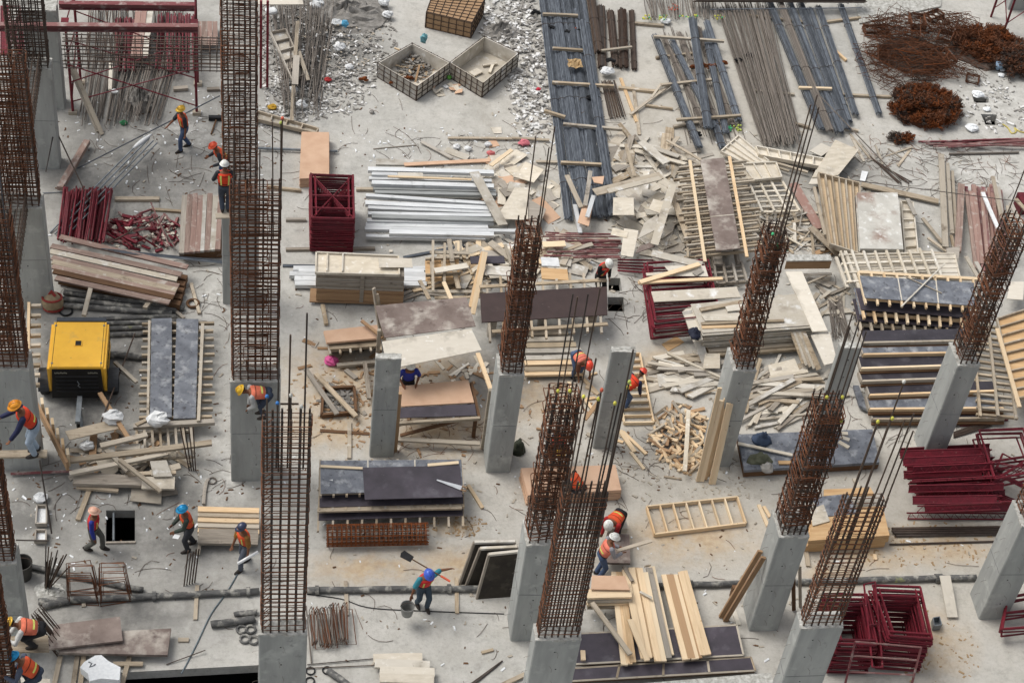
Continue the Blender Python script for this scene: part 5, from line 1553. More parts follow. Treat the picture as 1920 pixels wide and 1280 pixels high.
# brown film panel on cross timbers
def film_panel():
    z = 1.05
    p = wpts([(1343, 470), (1388, 465), (1358, 296), (1313, 299)], z)
    root = empty('formwork', sum(p, Vector((0, 0, 0))) / 4 - Vector((0, 0, z)), 'long worn brown film panel lying on many cross timbers', 'formwork')
    slab('face', p, .05, m_brnply, root)
    up = Vector((0, 0, .003))
    stick('joint_strip', lerp(p[0], p[3], .36) + up, lerp(p[1], p[2], .36) + up, .04, .004, m_plyw, root)
    d = (p[3] - p[0]).normalized(); s = (p[1] - p[0]).normalized()
    L_ = (p[3] - p[0]).length
    for i in range(13):
        q = lerp(p[0], p[3], (i + .4) / 13) - Vector((0, 0, .06))
        stick('cross_timber', q - s * R.uniform(.75, 1.0), q + s * (R.uniform(.75, 1.05) + .75), .06, .09, m_old, root)
        stick('cross_timber', q - s * R.uniform(.6, .95) + d * .1 - Vector((0, 0, .3)), q + s * R.uniform(1.5, 1.9) + d * .1 - Vector((0, 0, .3)), .06, .09, m_old, root)
    for off in (-.42, 1.0):
        a, b = p[0] + s * off - d * .4, p[3] + s * (off + .06) + d * .05
        stick('side_timber', a + Vector((0, 0, -.02)), b + Vector((0, 0, -.02)), .1, .05, m_new, root)
    for zz in (.2, .35):
        for off in (-.3, .2, .9):
            stick('under_timber', p[0] + s * off - Vector((0, 0, z - zz - .1)), p[3] + s * off - Vector((0, 0, z - zz - .1)), .3 if off == .2 else .1, .12, m_grey, root)
film_panel()
ribs_grid([(1290, 478), (1330, 478), (1310, 368), (1285, 372)], .3, 'ladder-like timber grid lying left of the brown film panel', m_old, 3, 9, .06, .07, .1)
tray([(1397, 305), (1443, 302), (1385, 253), (1352, 283)], .3, 'pale tray with long channels behind the brown film panel', m_ply, m_ply, 3, .1)
tray([(1424, 289), (1544, 312), (1547, 297), (1417, 273)], .35, 'narrow pale tray with six cells, right of the fan of dusty bars', m_ply, m_ply, 5, .14)
tray([(1396, 338), (1466, 331), (1455, 303), (1370, 307)], .6, 'pale tray with four cells beside the brown film panel', m_ply, m_ply, 3, .1)
ribs_grid([(1429, 394), (1498, 392), (1465, 335), (1403, 338)], .45, 'pale slatted grid under the thin tall bars', m_ply, 4, 7, .07, .06, .05)
plank(1487, 343, 1537, 428, .34, .2, m_pink, 'long pinkish-grey plank right of the slatted grid', .04)
plank(1440, 300, 1515, 322, .09, .2, m_old, 'pole-like batten below the six-cell tray, upper one', .06)
plank(1445, 308, 1480, 320, .09, .2, m_old, 'pole-like batten below the six-cell tray, lower one', .06)
sheet([(1522, 333), (1572, 328), (1610, 281), (1566, 262)], .4, m_ply, 'large pale sheet lying askew behind the slatted orange crate', .03)
sheet([(1516, 345), (1562, 345), (1574, 330), (1530, 318)], .36, m_ply, 'pale sheet partly under the large askew one', .03)
sheet([(1518, 283), (1540, 293), (1562, 278), (1540, 268)], .2, m_ply, 'pale offcut with cut corners by the six-cell tray', .03)
tray([(1557, 456), (1618, 476), (1612, 342), (1535, 323)], .8, 'tall slatted orange timber form left of the whitish panel', m_new, m_old, 5, .2)
plank(1527, 350, 1548, 440, .1, .5, m_old, 'long plank along the left side of the slatted orange form', .06)
plank(1520, 425, 1575, 478, .25, .35, m_old, 'wide plank slanting out below the slatted orange form', .04)
plank(1560, 446, 1628, 486, .2, .6, m_old, 'plank along the near edge of the slatted orange form', .1)
m_whp = mat('whitish_panel', S(208, 205, 196), S(184, 181, 172), (1, 1, 1), 1.5, var=.03, stains=((S(150, 128, 116), .54, .72, 1.1), (S(228, 228, 224), .55, .7, 4)))
stack([(1613, 466), (1694, 467), (1683, 361), (1607, 361)], .6, 4, .07, m_whp, 'panel in the small stack under the whitish stained panel', 'whitish panel with brown stains at its near end', group='stack under the whitish panel', jit=.03)
tray([(1698, 480), (1722, 476), (1712, 378), (1690, 376)], .5, 'narrow pale tray right of the whitish stained panel', m_ply, m_ply, 5, .12, along=True)
plank(1615, 345, 1760, 377, .24, .15, m_old, 'long plank behind the whitish stained panel', .05)
plank(1702, 372, 1716, 402, .14, .6, m_grey, 'short grey board at the head of the narrow tray', .04)
plank(1765, 288, 1773, 462, .2, .3, m_old, 'long pale timber standing out at left of the maroon planks', .06)
plank(1777, 305, 1786, 437, .12, .28, m_old, 'long timber right beside the pale one, left of the maroon planks', .06)
plank(1786, 320, 1793, 437, .1, .2, m_old, 'narrow timber third from the left beside the maroon planks', .06)
plank(1784, 440, 1790, 470, .1, .2, m_old, 'short timber below the narrow ones by the maroon planks', .06)
plank(1803, 344, 1796, 470, .22, .45, m_pink, 'whitish pink-stained plank left of the maroon planks', .1)
plank(1730, 408, 1768, 455, .12, .2, m_old, 'slanting batten in the gap left of the long timbers', .05)
plank(1740, 445, 1775, 470, .1, .2, m_old, 'short batten below the slanting one', .05)
plank(1708, 470, 1775, 476, .12, .25, m_old, 'short timber behind the grid of pale studs', .06)
for i in range(26):
    f = i / 25
    plank(1812 + 62 * f + R.uniform(-3, 3), 352 + R.uniform(-7, 10), 1806 + 58 * f + R.uniform(-3, 3) + 22, 506 - 10 * f + R.uniform(-12, 10), R.uniform(.1, .16), .15 + .25 * R.random(), R.choice([m_redw, m_redw, m_pink]), 'worn maroon plank in the spread of planks at the right edge', .06, group='spread of worn maroon planks')
for i, (a) in enumerate(((1843, 360, 1872, 428), (1862, 330, 1878, 405), (1872, 350, 1880, 410), (1895, 380, 1925, 440), (1905, 372, 1930, 400), (1890, 385, 1905, 470), (1830, 490, 1850, 525), (1812, 480, 1835, 520))):
    plank(*a, .13, .6, [m_white, m_old, m_grey, m_grey, m_old, m_old, m_grey, m_old][i], ['white-painted thin plank on the worn maroon planks', 'pale timber on the worn maroon planks', 'greyish timber beside the pale one on the maroon planks', 'grey plank at the right edge above the leaning cage', 'short plank at the right edge above the leaning cage', 'pale plank between the maroon planks and the right edge', 'grey stub at the near end of the maroon planks', 'second stub at the near end of the maroon planks'][i], .05)
tag(MB().box(*(lambda c: (c.x - .2, c.x + .25, c.y - .3, c.y + .3, 0, .5))(W(1915, 392))).build('red_box', m_red), 'red box at the right edge above the leaning cage', 'box')
heap(1490, 428, 1.3, 1.1, 110, [m_ply, m_old, m_grey, m_plyw], 'wood shard in the splintered heap behind the green-capped cage', 'splintered wood heap behind the green-capped cage', (.3, 1.2), (.03, .12), .025, .3, 'wood_shard', 'wood shard', .15)
heap(1420, 420, 1.2, 1.0, 40, [m_old, m_ply, m_grey], 'plank in the tangle right of the brown film panel', 'tangle right of the brown film panel', (.6, 1.8), (.05, .16), .04, .3, 'scrap_board', 'board', .1)
heap(1570, 455, .9, .5, 18, [m_old, m_grey, m_brown], 'plank in the tangle below the slatted orange form', 'tangle below the slatted orange form', (.6, 1.6), (.06, .2), .04, .3, 'scrap_board', 'board', .1)
heap(1540, 560, .9, 1.2, 22, [m_old, m_grey, m_plyw], 'scrap piece behind the long pale board', 'scrap behind the long pale board', (.4, 1.4), (.05, .16), .03, .2, 'scrap_board', 'board', .08)
heap(1640, 290, 1.2, .5, 10, [m_old, m_grey], 'old lath on the wire-strewn floor at upper right', 'laths on the wire-strewn floor', (.5, 1.6), (.05, .1), .03, .06, 'lath', 'lath', .03)
sheet([(1475, 489), (1560, 488), (1557, 477), (1478, 477)], .85, m_lait, 'whitish top board on the rusty-sided box beam', .04)
o = MB().prism(wpts([(1475, 489), (1560, 488), (1557, 477), (1478, 477)], .81), .36).build('box_beam', m_brown)
tag(o, 'short box beam with rust-stained side right of the green-capped cage', 'box beam')

# grid of pale studs and the dark panels
tray([(1600, 520), (1800, 518), (1790, 475), (1585, 478)], .75, 'pale slatted base under the grid of studs', m_ply, m_ply, 4, .05, along=True)
ribs_grid([(1594, 524), (1765, 514), (1748, 470), (1578, 474)], .95, 'grid of pale studs behind the long grey-blue panel', m_ply, 9, 4, .07, .07, .12)
plank(1611, 509, 1838, 522, .12, 1.1, m_new, 'long new rail along the near side of the stud grid', .07)
plank(1568, 481, 1589, 538, .1, .8, m_ply, 'pale stud hanging off the left end of the stud grid', .08)
plank(1585, 470, 1612, 540, .1, .85, m_ply, 'long pale stud crossing the left end of the stud grid', .08)
sheet([(1775, 500), (1795, 505), (1800, 462), (1775, 465)], .6, m_grey, 'grey rounded board right of the stud grid', .03)
top = [(1622, 558), (1828, 573), (1826, 530), (1612, 517)]
panel(top, 1.42, 'long worn grey-blue film panel on top of the rib stack', m_filmg, m_new, 10, rails=2, ext=.22, seams=2)
for i, (z, mm) in enumerate(((1.02, m_new), (.66, m_old), (.33, m_old))):
    dy = W(1622, 558, 1.42) - W(1622, 558, z)
    pp = wpts(top, 1.42)
    dxx = R.uniform(-.15, .15)
    root = empty('formwork', Vector((pp[0].x, pp[0].y, z)), ['ribbed dark panel directly under the grey-blue one', 'ribbed dark panel second below the grey-blue one', 'ribbed dark panel at the bottom under the grey-blue one'][i], 'formwork')
    sh_ = Vector((dxx, -.12 * (i + 1), z - 1.42))
    q = [v + sh_ for v in pp]
    q2 = [v + sh_ for v in pp]
    slab('face', q, .02, m_film, root)
    for k in range(10):
        a, b = lerp(q[0], q[1], (k + .2) / 10), lerp(q[3], q[2], (k + .2) / 10)
        d = (a - b).normalized() * R.uniform(.3, .48)
        stick('rib', a + d - Vector((0, 0, .03)), b - Vector((0, 0, .03)), .07, .1, mm, root)
    for f in (.02, .5, .98):
        stick('rail', lerp(q[0], q[3], f) - Vector((0, 0, .14)), lerp(q[1], q[2], f) - Vector((0, 0, .14)), .08, .09, mm, root)
plank(1772, 493, 1690, 574, .045, 1.5, m_ply, 'long thin stick lying across the grey-blue panel', .03)
plank(1695, 517, 1766, 549, .03, 1.46, m_old, 'thin brown lath crossing under the stick on the grey-blue panel', .02)
sheet([(1612, 590), (1625, 590), (1618, 545), (1601, 540)], .9, m_filmg, 'narrow worn dark board at the left end of the rib stack', .03)
# dark stack with timber edges
m_fdk = mat('black_film_plywood', S(66, 62, 68), S(50, 47, 52), (1, 1, 1), 1.6, rough=.5, var=.08, stains=((S(92, 90, 94), .56, .76, 2), (S(130, 128, 126), .68, .76, 8)))
rowsd = [(1618, 642, 1812, 638, 22, 1.25, m_fdk), (1618, 664, 1812, 660, 18, 1.12, m_filmg), (1614, 690, 1800, 684, 22, 1.0, m_fdk), (1616, 714, 1800, 708, 18, .82, m_fdk), (1630, 740, 1868, 732, 18, .66, m_fdk), (1630, 766, 1882, 764, 24, .52, m_filmg), (1636, 785, 1884, 783, 16, .3, m_fdk)]
for i, (x0, y0, x1, y1, dpt, z, mm) in enumerate(rowsd):
    p = wpts([(x0, y0), (x1, y1), (x1 - 6, y1 - dpt), (x0 - 6, y0 - dpt)], z)
    root = empty('formwork', Vector((p[0].x, p[0].y, 0)), ['dark panel at the far top of the dark stack behind the leaning cage', 'worn panel second from the top of the dark stack', 'dark panel third from the top of the dark stack', 'dark panel in the middle of the dark stack', 'dark panel above the silvery one in the dark stack', 'silvery worn panel near the front of the dark stack', 'lowest dark panel at the front of the dark stack'][i], 'formwork')
    slab('face', p, .03, mm, root)
    e = Vector((0, 0, .012))
    stick('front_rail', p[0] + e, p[1] + e, .07, .12, m_new if i % 3 else m_old, root)
    stick('front_rail', p[0] + e - Vector((0, .05, .14)), p[1] + e - Vector((0, .05, .14)), .08, .08, m_dark, root)
    stick('end_rail', p[0] + e, p[3] + e, .05, .16, m_grey, root)
    stick('end_rail', p[1] + e, p[2] + e, .05, .16, m_grey, root)
sheet([(1612, 760), (1628, 768), (1610, 722), (1600, 722)], .2, m_filmg, 'worn dark board poking out left of the dark stack', .1)
ribs_grid([(1838, 772), (1905, 778), (1885, 612), (1822, 600)], .7, 'ladder of short brown timbers at the right edge', m_old, 3, 15, .08, .08, .12)
plank(1870, 615, 1912, 762, .12, 1.0, m_new, 'long orange timber lying on the ladder of short timbers', .06)
tray([(1905, 745), (1975, 735), (1945, 572), (1870, 596)], .95, 'cell tray with orange boards cut off by the right edge', m_orange, m_old, 8, .12, along=True)
sheet([(1888, 560), (1918, 562), (1920, 528), (1894, 528)], .5, m_ply, 'pale board at the right edge above the cell tray', .03)

# maroon frames under boards
frame_pile([(1230, 602), (1350, 590), (1328, 487), (1213, 492)], .95, 10, .085, 'maroon frame in the skewed pile under the boards', 'topmost maroon frame of the skewed pile, under pale boards', 'skewed pile of maroon frames', .1, .05, rungs=(0, .2, .4, .62, .8, 1), brace=False)
plank(1224, 556, 1385, 547, .46, 1.02, m_plyw, 'wide whitish board lying across the maroon frame pile', .04)
plank(1197, 529, 1355, 521, .12, 1.06, m_new, 'long new timber lying across the maroon frame pile', .06)
plank(1200, 528, 1312, 494, .16, 1.12, m_new, 'new timber slanting over the maroon frame pile', .05)
sheet([(1262, 517), (1328, 518), (1322, 498), (1245, 498)], 1.0, m_ply, 'pale sheet on the far end of the maroon frame pile')
plank(1212, 514, 1265, 513, .12, 1.04, m_ply, 'short pale board at the far left of the maroon frame pile', .04)
sheet([(1306, 517), (1320, 508), (1312, 502), (1298, 511)], 1.05, m_grey, 'small grey square on the pale sheet of the frame pile')
ribs_grid([(1325, 528), (1400, 522), (1392, 494), (1322, 497)], .4, 'low grey rail grid behind the green-capped cage', m_grey, 5, 4, .07, .1, .1)
plank(1342, 537, 1358, 528, .14, .1, m_old, 'small offcut beside the grey dome right of the frame pile', .08)
c = W(1366, 536)
tag(MB().ball((c.x, c.y, 0), .18, .18, .2, 12, 6, True).build('concrete_dome', m_rub, smooth=True), 'grey concrete dome on the floor right of the frame pile', 'dome')
plank(1222, 631, 1290, 617, .16, .05, m_grey, 'long grey plank on the floor below the frame pile', .05)
sheet([(1253, 658), (1283, 641), (1268, 630), (1241, 645)], .02, m_orange, 'orange plywood square lying alone on the floor')

# big plywood stack by the green-capped cage
stack([(1318, 624), (1523, 609), (1494, 551), (1295, 570)], .35, 14, .045, m_plyw, 'plywood panel in the big stack behind the green-capped cage', 'top pale panel of the big plywood stack behind the green-capped cage', group='big plywood stack', jit=.09)
stack([(1330, 660), (1520, 645), (1500, 590), (1310, 605)], 0, 5, .065, m_old, 'brownish panel at the bottom of the big plywood stack', 'brownish panel low in the big plywood stack', group='bottom of the big plywood stack', jit=.1)
sheet([(1320, 690), (1335, 690), (1298, 581), (1279, 584)], [.15, .15, .95, .95], m_plyw, 'long pale board leaning on the left side of the big stack', .03)
sheet([(1300, 640), (1318, 636), (1296, 570), (1280, 584)], .9, m_ply, 'pale sheet sticking out left of the big stack top', .03)
plank(1313, 580, 1390, 565, .14, 1.06, m_old, 'narrow board on top of the big plywood stack', .05)
plank(1362, 578, 1400, 574, .25, 1.06, m_ply, 'short pale board on top of the big plywood stack', .05)
sheet([(1322, 601), (1390, 600), (1386, 586), (1315, 590)], 1.03, m_ply, 'pale sheet lying at the middle of the big stack top', .03)
plank(1315, 606, 1470, 600, .1, 1.04, m_old, 'long lath along the front of the big stack top', .04)
plank(1316, 613, 1385, 611, .12, 1.0, m_new, 'new timber along the front edge of the big stack', .06)
def heap_cloth(px, py, z, w, d, h, label, m, name='jacket', cat='jacket', seed=1):
    rr = random.Random(seed)
    c = W(px, py, z)
    mb = MB()
    n, k = 14, 6
    for i in range(k + 1):
        f = i / k
        for j in range(n):
            a = 2 * PI * j / n
            q = (1 - f * .75) * (1 + rr.uniform(-.22, .22))
            mb.v.append((c.x + w / 2 * q * math.cos(a), c.y + d / 2 * q * math.sin(a), c.z + h * f * (1 + rr.uniform(-.3, .3))))
    for i in range(k):
        for j in range(n):
            mb.f.append((i * n + j, i * n + (j + 1) % n, (i + 1) * n + (j + 1) % n, (i + 1) * n + j))
    mb.f.append(tuple(k * n + j for j in range(n)))
    mb.f.append(tuple(n - 1 - j for j in range(n)))
    tag(mb.build(name, m, smooth=True), label, cat)
heap_cloth(1303, 626, .93, .4, .5, .2, 'dark navy jacket thrown on the left of the big plywood stack', flat('navy_cloth', 36, 40, 58))
sheet([(1524, 621), (1552, 620), (1504, 509), (1473, 509)], 1.0, m_ply, 'long pale board lying from the box beam toward the viewer', .05)
sheet([(1546, 684), (1570, 678), (1556, 622), (1521, 628)], .9, m_ply, 'pale board hanging at the right end of the big stack', .04)
for i in range(5):
    sheet([(1532 - i * 7, 694 - i * 3), (1540 - i * 7, 690 - i * 3), (1510 - i * 5, 620), (1502 - i * 5, 622)], [.3, .3, .8, .8], m_plyw if i % 2 else m_old, 'weathered board in the slanted bunch right of the big stack', .035, name='board', cat='board', group='slanted boards right of the big stack')
loose(1552, 1578, 562, 1562, 1594, 630, 50, 'thin grey wire rod in the loose sheaf right of the long pale board', m_greyb, 'loose sheaf of thin wire rods', .009, .1, 'wire_rod', 'wire rod', 12, 8, .3)
plank(1475, 515, 1560, 512, .08, .3, m_ply, 'pale lath below the rusty-sided box beam', .05)
plank(1515, 530, 1550, 515, .07, .3, m_old, 'short lath slanting below the box beam', .05)
sheet([(1445, 705), (1508, 715), (1490, 672), (1440, 684)], .15, m_ply, 'pale broken sheet right of the column with leaning planks', .03)

# centre formwork heap
panel([(798, 527), (862, 524), (860, 484), (797, 487)], .5, 'brown boarded panel at the left of the centre scrap heap', m_orange, m_old, 3, above=True)
heap(925, 492, 1.75, .8, 85, [m_ply, m_old, m_grey, m_new, m_plyw], 'board in the centre scrap heap behind the dark brown panel', 'centre scrap heap', (.4, 1.5), (.08, .35), .03, .6, 'scrap_board', 'board', .14)
heap(1050, 480, 1.2, .9, 44, [m_ply, m_old, m_plyw], 'board in the right part of the centre scrap heap', 'right part of the centre scrap heap', (.5, 1.5), (.1, .4), .035, .45, 'scrap_board', 'board', .1)
heap(840, 545, 1.1, .4, 16, [m_old, m_new, m_grey], 'timber in the low heap at the left foot of the centre scrap', 'low timbers left of the centre scrap', (.9, 2.2), (.06, .12), .05, .2, 'timber', 'timber', .05, (0.0, .35))
for i, (a, w, z, mm) in enumerate((((812, 450, 812, 545), .08, .75, m_old), ((834, 455, 833, 530), .08, .75, m_old), ((842, 448, 848, 490), .14, .7, m_old), ((848, 490, 860, 540), .14, .65, m_old), ((855, 455, 855, 482), .07, .6, m_old), ((864, 450, 864, 485), .07, .6, m_old), ((876, 455, 876, 485), .07, .6, m_old), ((806, 472, 880, 474), .12, .7, m_old), ((815, 507, 877, 497), .22, .9, m_ply), ((815, 557, 905, 555), .1, .4, m_old), ((795, 545, 905, 546), .12, .5, m_old), ((832, 528, 846, 560), .12, .9, m_new), ((787, 525, 805, 560), .12, .6, m_old), ((882, 487, 946, 486), .32, .95, m_film), ((912, 506, 960, 508), .4, .9, m_plyw), ((1015, 512, 1065, 515), .5, .6, m_orange), ((1015, 490, 1048, 491), .4, .6, m_white), ((1018, 458, 1060, 456), .25, .5, m_new))):
    plank(*a, w, z, mm, ['upright-laid stick at the left of the centre scrap', 'second upright-laid stick of the centre scrap', 'bent plank upper half in the centre scrap', 'bent plank lower half in the centre scrap', 'short stick beside the bent plank', 'short stick second right of the bent plank', 'short stick third right of the bent plank', 'crosswise timber under the short sticks', 'pale board pointing left on the centre scrap', 'timber at the near left foot of the centre scrap', 'longer timber at the near left foot of the centre scrap', 'bright timber standing above the brown canopy sheet', 'dull timber standing left of the brown canopy sheet', 'dark film strip on top of the centre scrap', 'wide stained board on the centre scrap', 'orange stained board right of the rusty cage', 'white board right of the rusty cage', 'yellowish board on the maroon tubes'][i], .04)
plank(910, 472, 886, 588, .16, 1.25, m_new, 'right one of the two bright planks leaning on the centre scrap', .05, z1=.55)
plank(905, 472, 881, 575, .1, 1.2, m_new, 'left one of the two bright planks leaning on the centre scrap', .06, z1=.55)
def brown_panel():
    z = .95
    p = wpts([(903, 604), (1139, 590), (1138, 537), (900, 550)], z)
    root = empty('formwork', sum(p, Vector((0, 0, 0))) / 4 - Vector((0, 0, z)), 'large dark brown film panel in front of the worker in the white helmet', 'formwork')
    slab('face', p, .03, m_maroon, root)
    d = (p[3] - p[0]).normalized(); dn = Vector((0, 0, -.035))
    for i in range(9):
        f = .06 + i * .11
        a, b = lerp(p[0], p[1], f), lerp(p[3], p[2], f)
        stick('rib', a - d * R.uniform(.6, .8) + dn, b + d * R.uniform(.5, .9) + dn, .07, .08, m_old, root)
    for s in (-.3, 1.25):
        q0, q1 = lerp(p[0], p[3], s), lerp(p[1], p[2], s)
        stick('rail', q0 + Vector((.3 if s < 0 else 0, 0, .0)), q1 + Vector((0, 0, .0)), .12, .05, m_old, root)
    for i in (0, 1, 2):
        q = lerp(p[0], p[1], .1 + .4 * i) + d * .4
        MB().box(q.x - .12, q.x + .12, q.y - .12, q.y + .12, 0, z - .12).build('bearer', m_grey, root)
brown_panel()
for i, (y, x0, x1) in enumerate(((612, 1010, 1060), (622, 985, 1065), (634, 985, 1075), (645, 985, 1080), (655, 985, 1090), (668, 984, 1075), (678, 984, 1080), (690, 984, 1090), (697, 984, 1095))):
    plank(x0, y + 2, x1, y, .18, .45 - i * .03, [m_ply, m_old, m_ply, m_new, m_ply, m_plyw, m_new, m_old, m_new][i], 'new or pale plank in the low stack right of the rusty cage' if i not in (3,) else 'bright plank on the low stack beside the stooping worker', .08, group='low plank stack right of the rusty cage' if i != 3 else None)

# canopy and work table
for i, (x0, y0, z0, x1, y1, z1) in enumerate(((702, 541, 2.6, 716, 635, .9), (708, 552, 2.4, 722, 640, .8), (1, 1, 0, 0, 0, 0))):
    if i < 2: plank(x0, y0, x1, y1, .1, z0, m_old, ['tall prop at the left of the brown canopy sheet', 'second prop at the left of the brown canopy sheet'][i], .06, z1=z1, name='timber_prop', cat='prop')
sheet([(721, 633), (892, 611), (874, 557), (703, 573)], 2.15, m_brnply, 'brown and grey weathered sheet roofing the work place, upper one', .025)
sheet([(727, 692), (903, 656), (884, 616), (716, 640)], [1.95, 1.95, 2.1, 2.1], m_ply, 'pale flaking sheet roofing the work place, lower one', .025)
for i, (x, y) in enumerate(((703, 690), (718, 800), (903, 800), (896, 745))):
    pass
def post(px, py, h, label, w=.1, m=None):
    c = W(px, py)
    tag(MB().box(c.x - w / 2, c.x + w / 2, c.y - w / 2, c.y + w / 2, 0, h).build('timber_post', m or m_old), label, 'post')
post(704, 722, 2.3, 'upright post at the left of the roofed work place')
post(741, 845, 2.4, 'upright brown post beside the bare column at the work place', .1, m_brown)
post(905, 840, 2.45, 'upright post beside the cage column at the work place', .1)
plank(896, 661, 920, 728, .12, 2.1, m_new, 'timber slanting down from the pale canopy sheet', .06, z1=2.3)
def work_table():
    z = .92
    root = empty('work_table', W(815, 800), 'low carpentry table with tan top and dark front board between the two columns', 'table')
    slab('top_board', wpts([(742, 762), (889, 754), (878, 712), (744, 724)], z), .03, m_mdf, root)
    slab('film_board', wpts([(742, 783), (894, 778), (890, 757), (742, 764)], z - .01), .03, m_film, root)
    stick('front_rail', W(738, 792, z - .04), W(900, 782, z - .04), .09, .1, m_old, root)
    stick('side_rail', W(899, 783, z - .06), W(884, 716, z - .06), .08, .1, m_dark, root)
    for x, y in ((746, 790), (892, 782), (884, 722), (748, 732)):
        q = W(x, y, z - .1)
        MB().box(q.x - .05, q.x + .05, q.y - .05, q.y + .05, 0, z - .12).build('leg', m_dark, root)
    stick('strut', W(750, 815, .1), W(865, 785, .75), .1, .05, m_dark, root)
    stick('cross_rail', W(745, 822, .35), W(900, 830, .3), .14, .06, m_old, root)
work_table()
stack([(613, 642), (716, 633), (712, 608), (607, 620)], .72, 3, .03, m_mdf, 'tan sheet under the top one at the left of the canopy', 'top tan sheet at the left of the canopy', group='tan sheets left of the canopy')
for i in range(4):
    panel([(618, 655 + i * 1), (714, 648), (711, 622), (613, 630)], .66 - i * .16, ['ribbed panel right under the tan sheets by the canopy', 'second ribbed panel under the tan sheets by the canopy', 'third ribbed panel under the tan sheets by the canopy', 'lowest ribbed panel under the tan sheets by the canopy'][i], m_old, m_old, 6, rails=2, ext=.15, rib=(.06, .05))
plank(632, 683, 712, 676, .12, .2, m_old, 'timber in front of the ribbed panels by the canopy', .08, name='timber')
plank(678, 600, 718, 632, .1, 1.0, m_brown, 'brown slanting board beside the left canopy post', .05)
blob_obj(622, 681, .22, 'pink plastic sack by the ribbed panels', 'plastic_sack', 'plastic sack', flat('pink_plastic_sack', 226, 100, 160), sq=.55, seed=91)
tray([(603, 776), (668, 770), (664, 723), (606, 726)], .18, 'dark square timber frame on the sandy floor', m_dark, m_dark, 0, .14, base=False, rt=.08)
chips('debris', 'dark rubbish inside the square timber frame', [(630, 748, .5, .6, 120, .08)], m_rub, .08, 95)
for i, a in enumerate(((573, 690, 632, 775, .14, .22, m_grey), (592, 699, 668, 779, .14, .26, m_old), (684, 678, 692, 746, .12, .3, m_grey), (655, 790, 655, 858, .11, .06, m_old), (648, 692, 668, 708, .14, .1, m_grey), (1100, 722, 1122, 738, .12, .05, m_new), (1085, 700, 1120, 735, .1, .05, m_new), (1098, 748, 1112, 768, .1, .05, m_new), (600, 806, 692, 812, .1, .03, m_dark))):
    plank(*a[:4], a[4], a[5], a[6], ['grey timber slanting over the square frame, left one', 'timber slanting over the square frame, right one', 'grey timber lying left of the bare column', 'pale timber on the floor below the bare column', 'short grey board beyond the square frame', 'new offcut near the stooping worker, right one', 'new timber near the stooping worker, long one', 'new offcut below the stooping worker', 'dark board lying left of the bare column foot'][i], .06)
chips('wood_chips', 'wood offcuts and chips strewn on the sandy floor round the work table', [(820, 760, 2.8, 2.0, 160, 0), (660, 760, 1.6, 1.6, 90, 0), (1000, 740, 1.8, 1.4, 60, 0)], m_brown, .06, 96)

# ================================================================ south half
tray([(1171, 791), (1226, 790), (1200, 661), (1150, 664)], .14, 'new timber ladder frame lying right of the bare column', m_new, m_new, 9, .12, base=False, along=True)
tray([(1228, 1000), (1399, 979), (1383, 930), (1213, 948)], .16, 'new timber tray frame lying alone on the open floor', m_new, m_new, 6, .14, base=False)
heap(1284, 822, 1.0, 1.35, 160, [m_new, m_old, m_brown, m_new], 'short timber offcut in the heap by the leaning new planks', 'heap of short timber offcuts', (.16, .62), (.05, .1), .05, .3, 'timber_offcut', 'offcut', .35)
plank(1291, 768, 1284, 882, .12, .38, m_ply, 'long pale plank lying over the offcut heap', .04)
heap(1302, 700, 1.1, .95, 50, [m_old, m_plyw, m_grey, m_ply], 'weathered timber in the pile left of the green-capped column', 'weathered pile left of the green-capped column', (.9, 2.1), (.08, .2), .06, .35, 'scrap_timber', 'timber', .06, (0.0, .35))
heap(1460, 740, 1.3, 1.2, 66, [m_old, m_plyw, m_grey, m_ply, m_old], 'weathered timber in the pile right of the green-capped column', 'weathered pile right of the green-capped column', (1.0, 2.4), (.08, .18), .06, .45, 'scrap_timber', 'timber', .06, (.45, .35))
sheet([(1236, 724), (1292, 722), (1286, 697), (1231, 701)], .1, m_plyw, 'pale flat sheet left of the weathered pile', .02)
sheet([(1318, 690), (1350, 690), (1350, 662), (1322, 662)], .4, m_ply, 'pale square sheet at the top of the weathered pile', .02)
def lean(x0, y0, z0, x1, y1, z1, w, t, m, label, name='plank', group=None):
    a, b = W(x0, y0, z0), W(x1, y1, z1)
    tag(stick(name, a, b, w, t, m, up=(0, -1, .4)), label, 'plank', group)
for i, (bx, by, tx, ty, zt_) in enumerate(((1309, 903, 1350, 728, 3.2), (1316, 903, 1353, 752, 2.75), (1322, 899, 1362, 748, 2.8), (1333, 908, 1367, 757, 2.75), (1338, 908, 1371, 758, 2.7), (1327, 893, 1358, 752, 2.6))):
    lean(bx, by, .02, tx, ty, zt_, .12, .06, m_new, ['longest new plank leaning on the green-capped column', 'second new plank from the left leaning on the column', 'third new plank from the left leaning on the column', 'fourth new plank from the left leaning on the column', 'rightmost new plank leaning on the green-capped column', 'new plank behind the others leaning on the column'][i])
for i, (bx, by, tx, ty) in enumerate(((1352, 1158, 1426, 1034), (1360, 1165, 1432, 1046))):
    z = zfor(tx, ty, 12.93)
    lean(bx, by, .02, tx, ty, z, .13, .07, m_brown, ['upper red-brown plank leaning on the column', 'lower red-brown plank leaning on the column'][i])
lean(1489, 1144, .02, 1488, 1082, 1.4, .1, .05, m_dark, 'dark timber leaning behind the column with two planks')
lean(1501, 1138, .02, 1500, 1062, 1.7, .08, .05, m_old, 'brown timber standing beside the dark leaning one')
plank(1375, 1140, 1385, 1170, .12, .05, m_ply, 'short timber end at the foot of the red-brown planks', .05)
post(1372, 1118, .45, 'dark wooden stub standing on the pipe line', .12, m_dark)
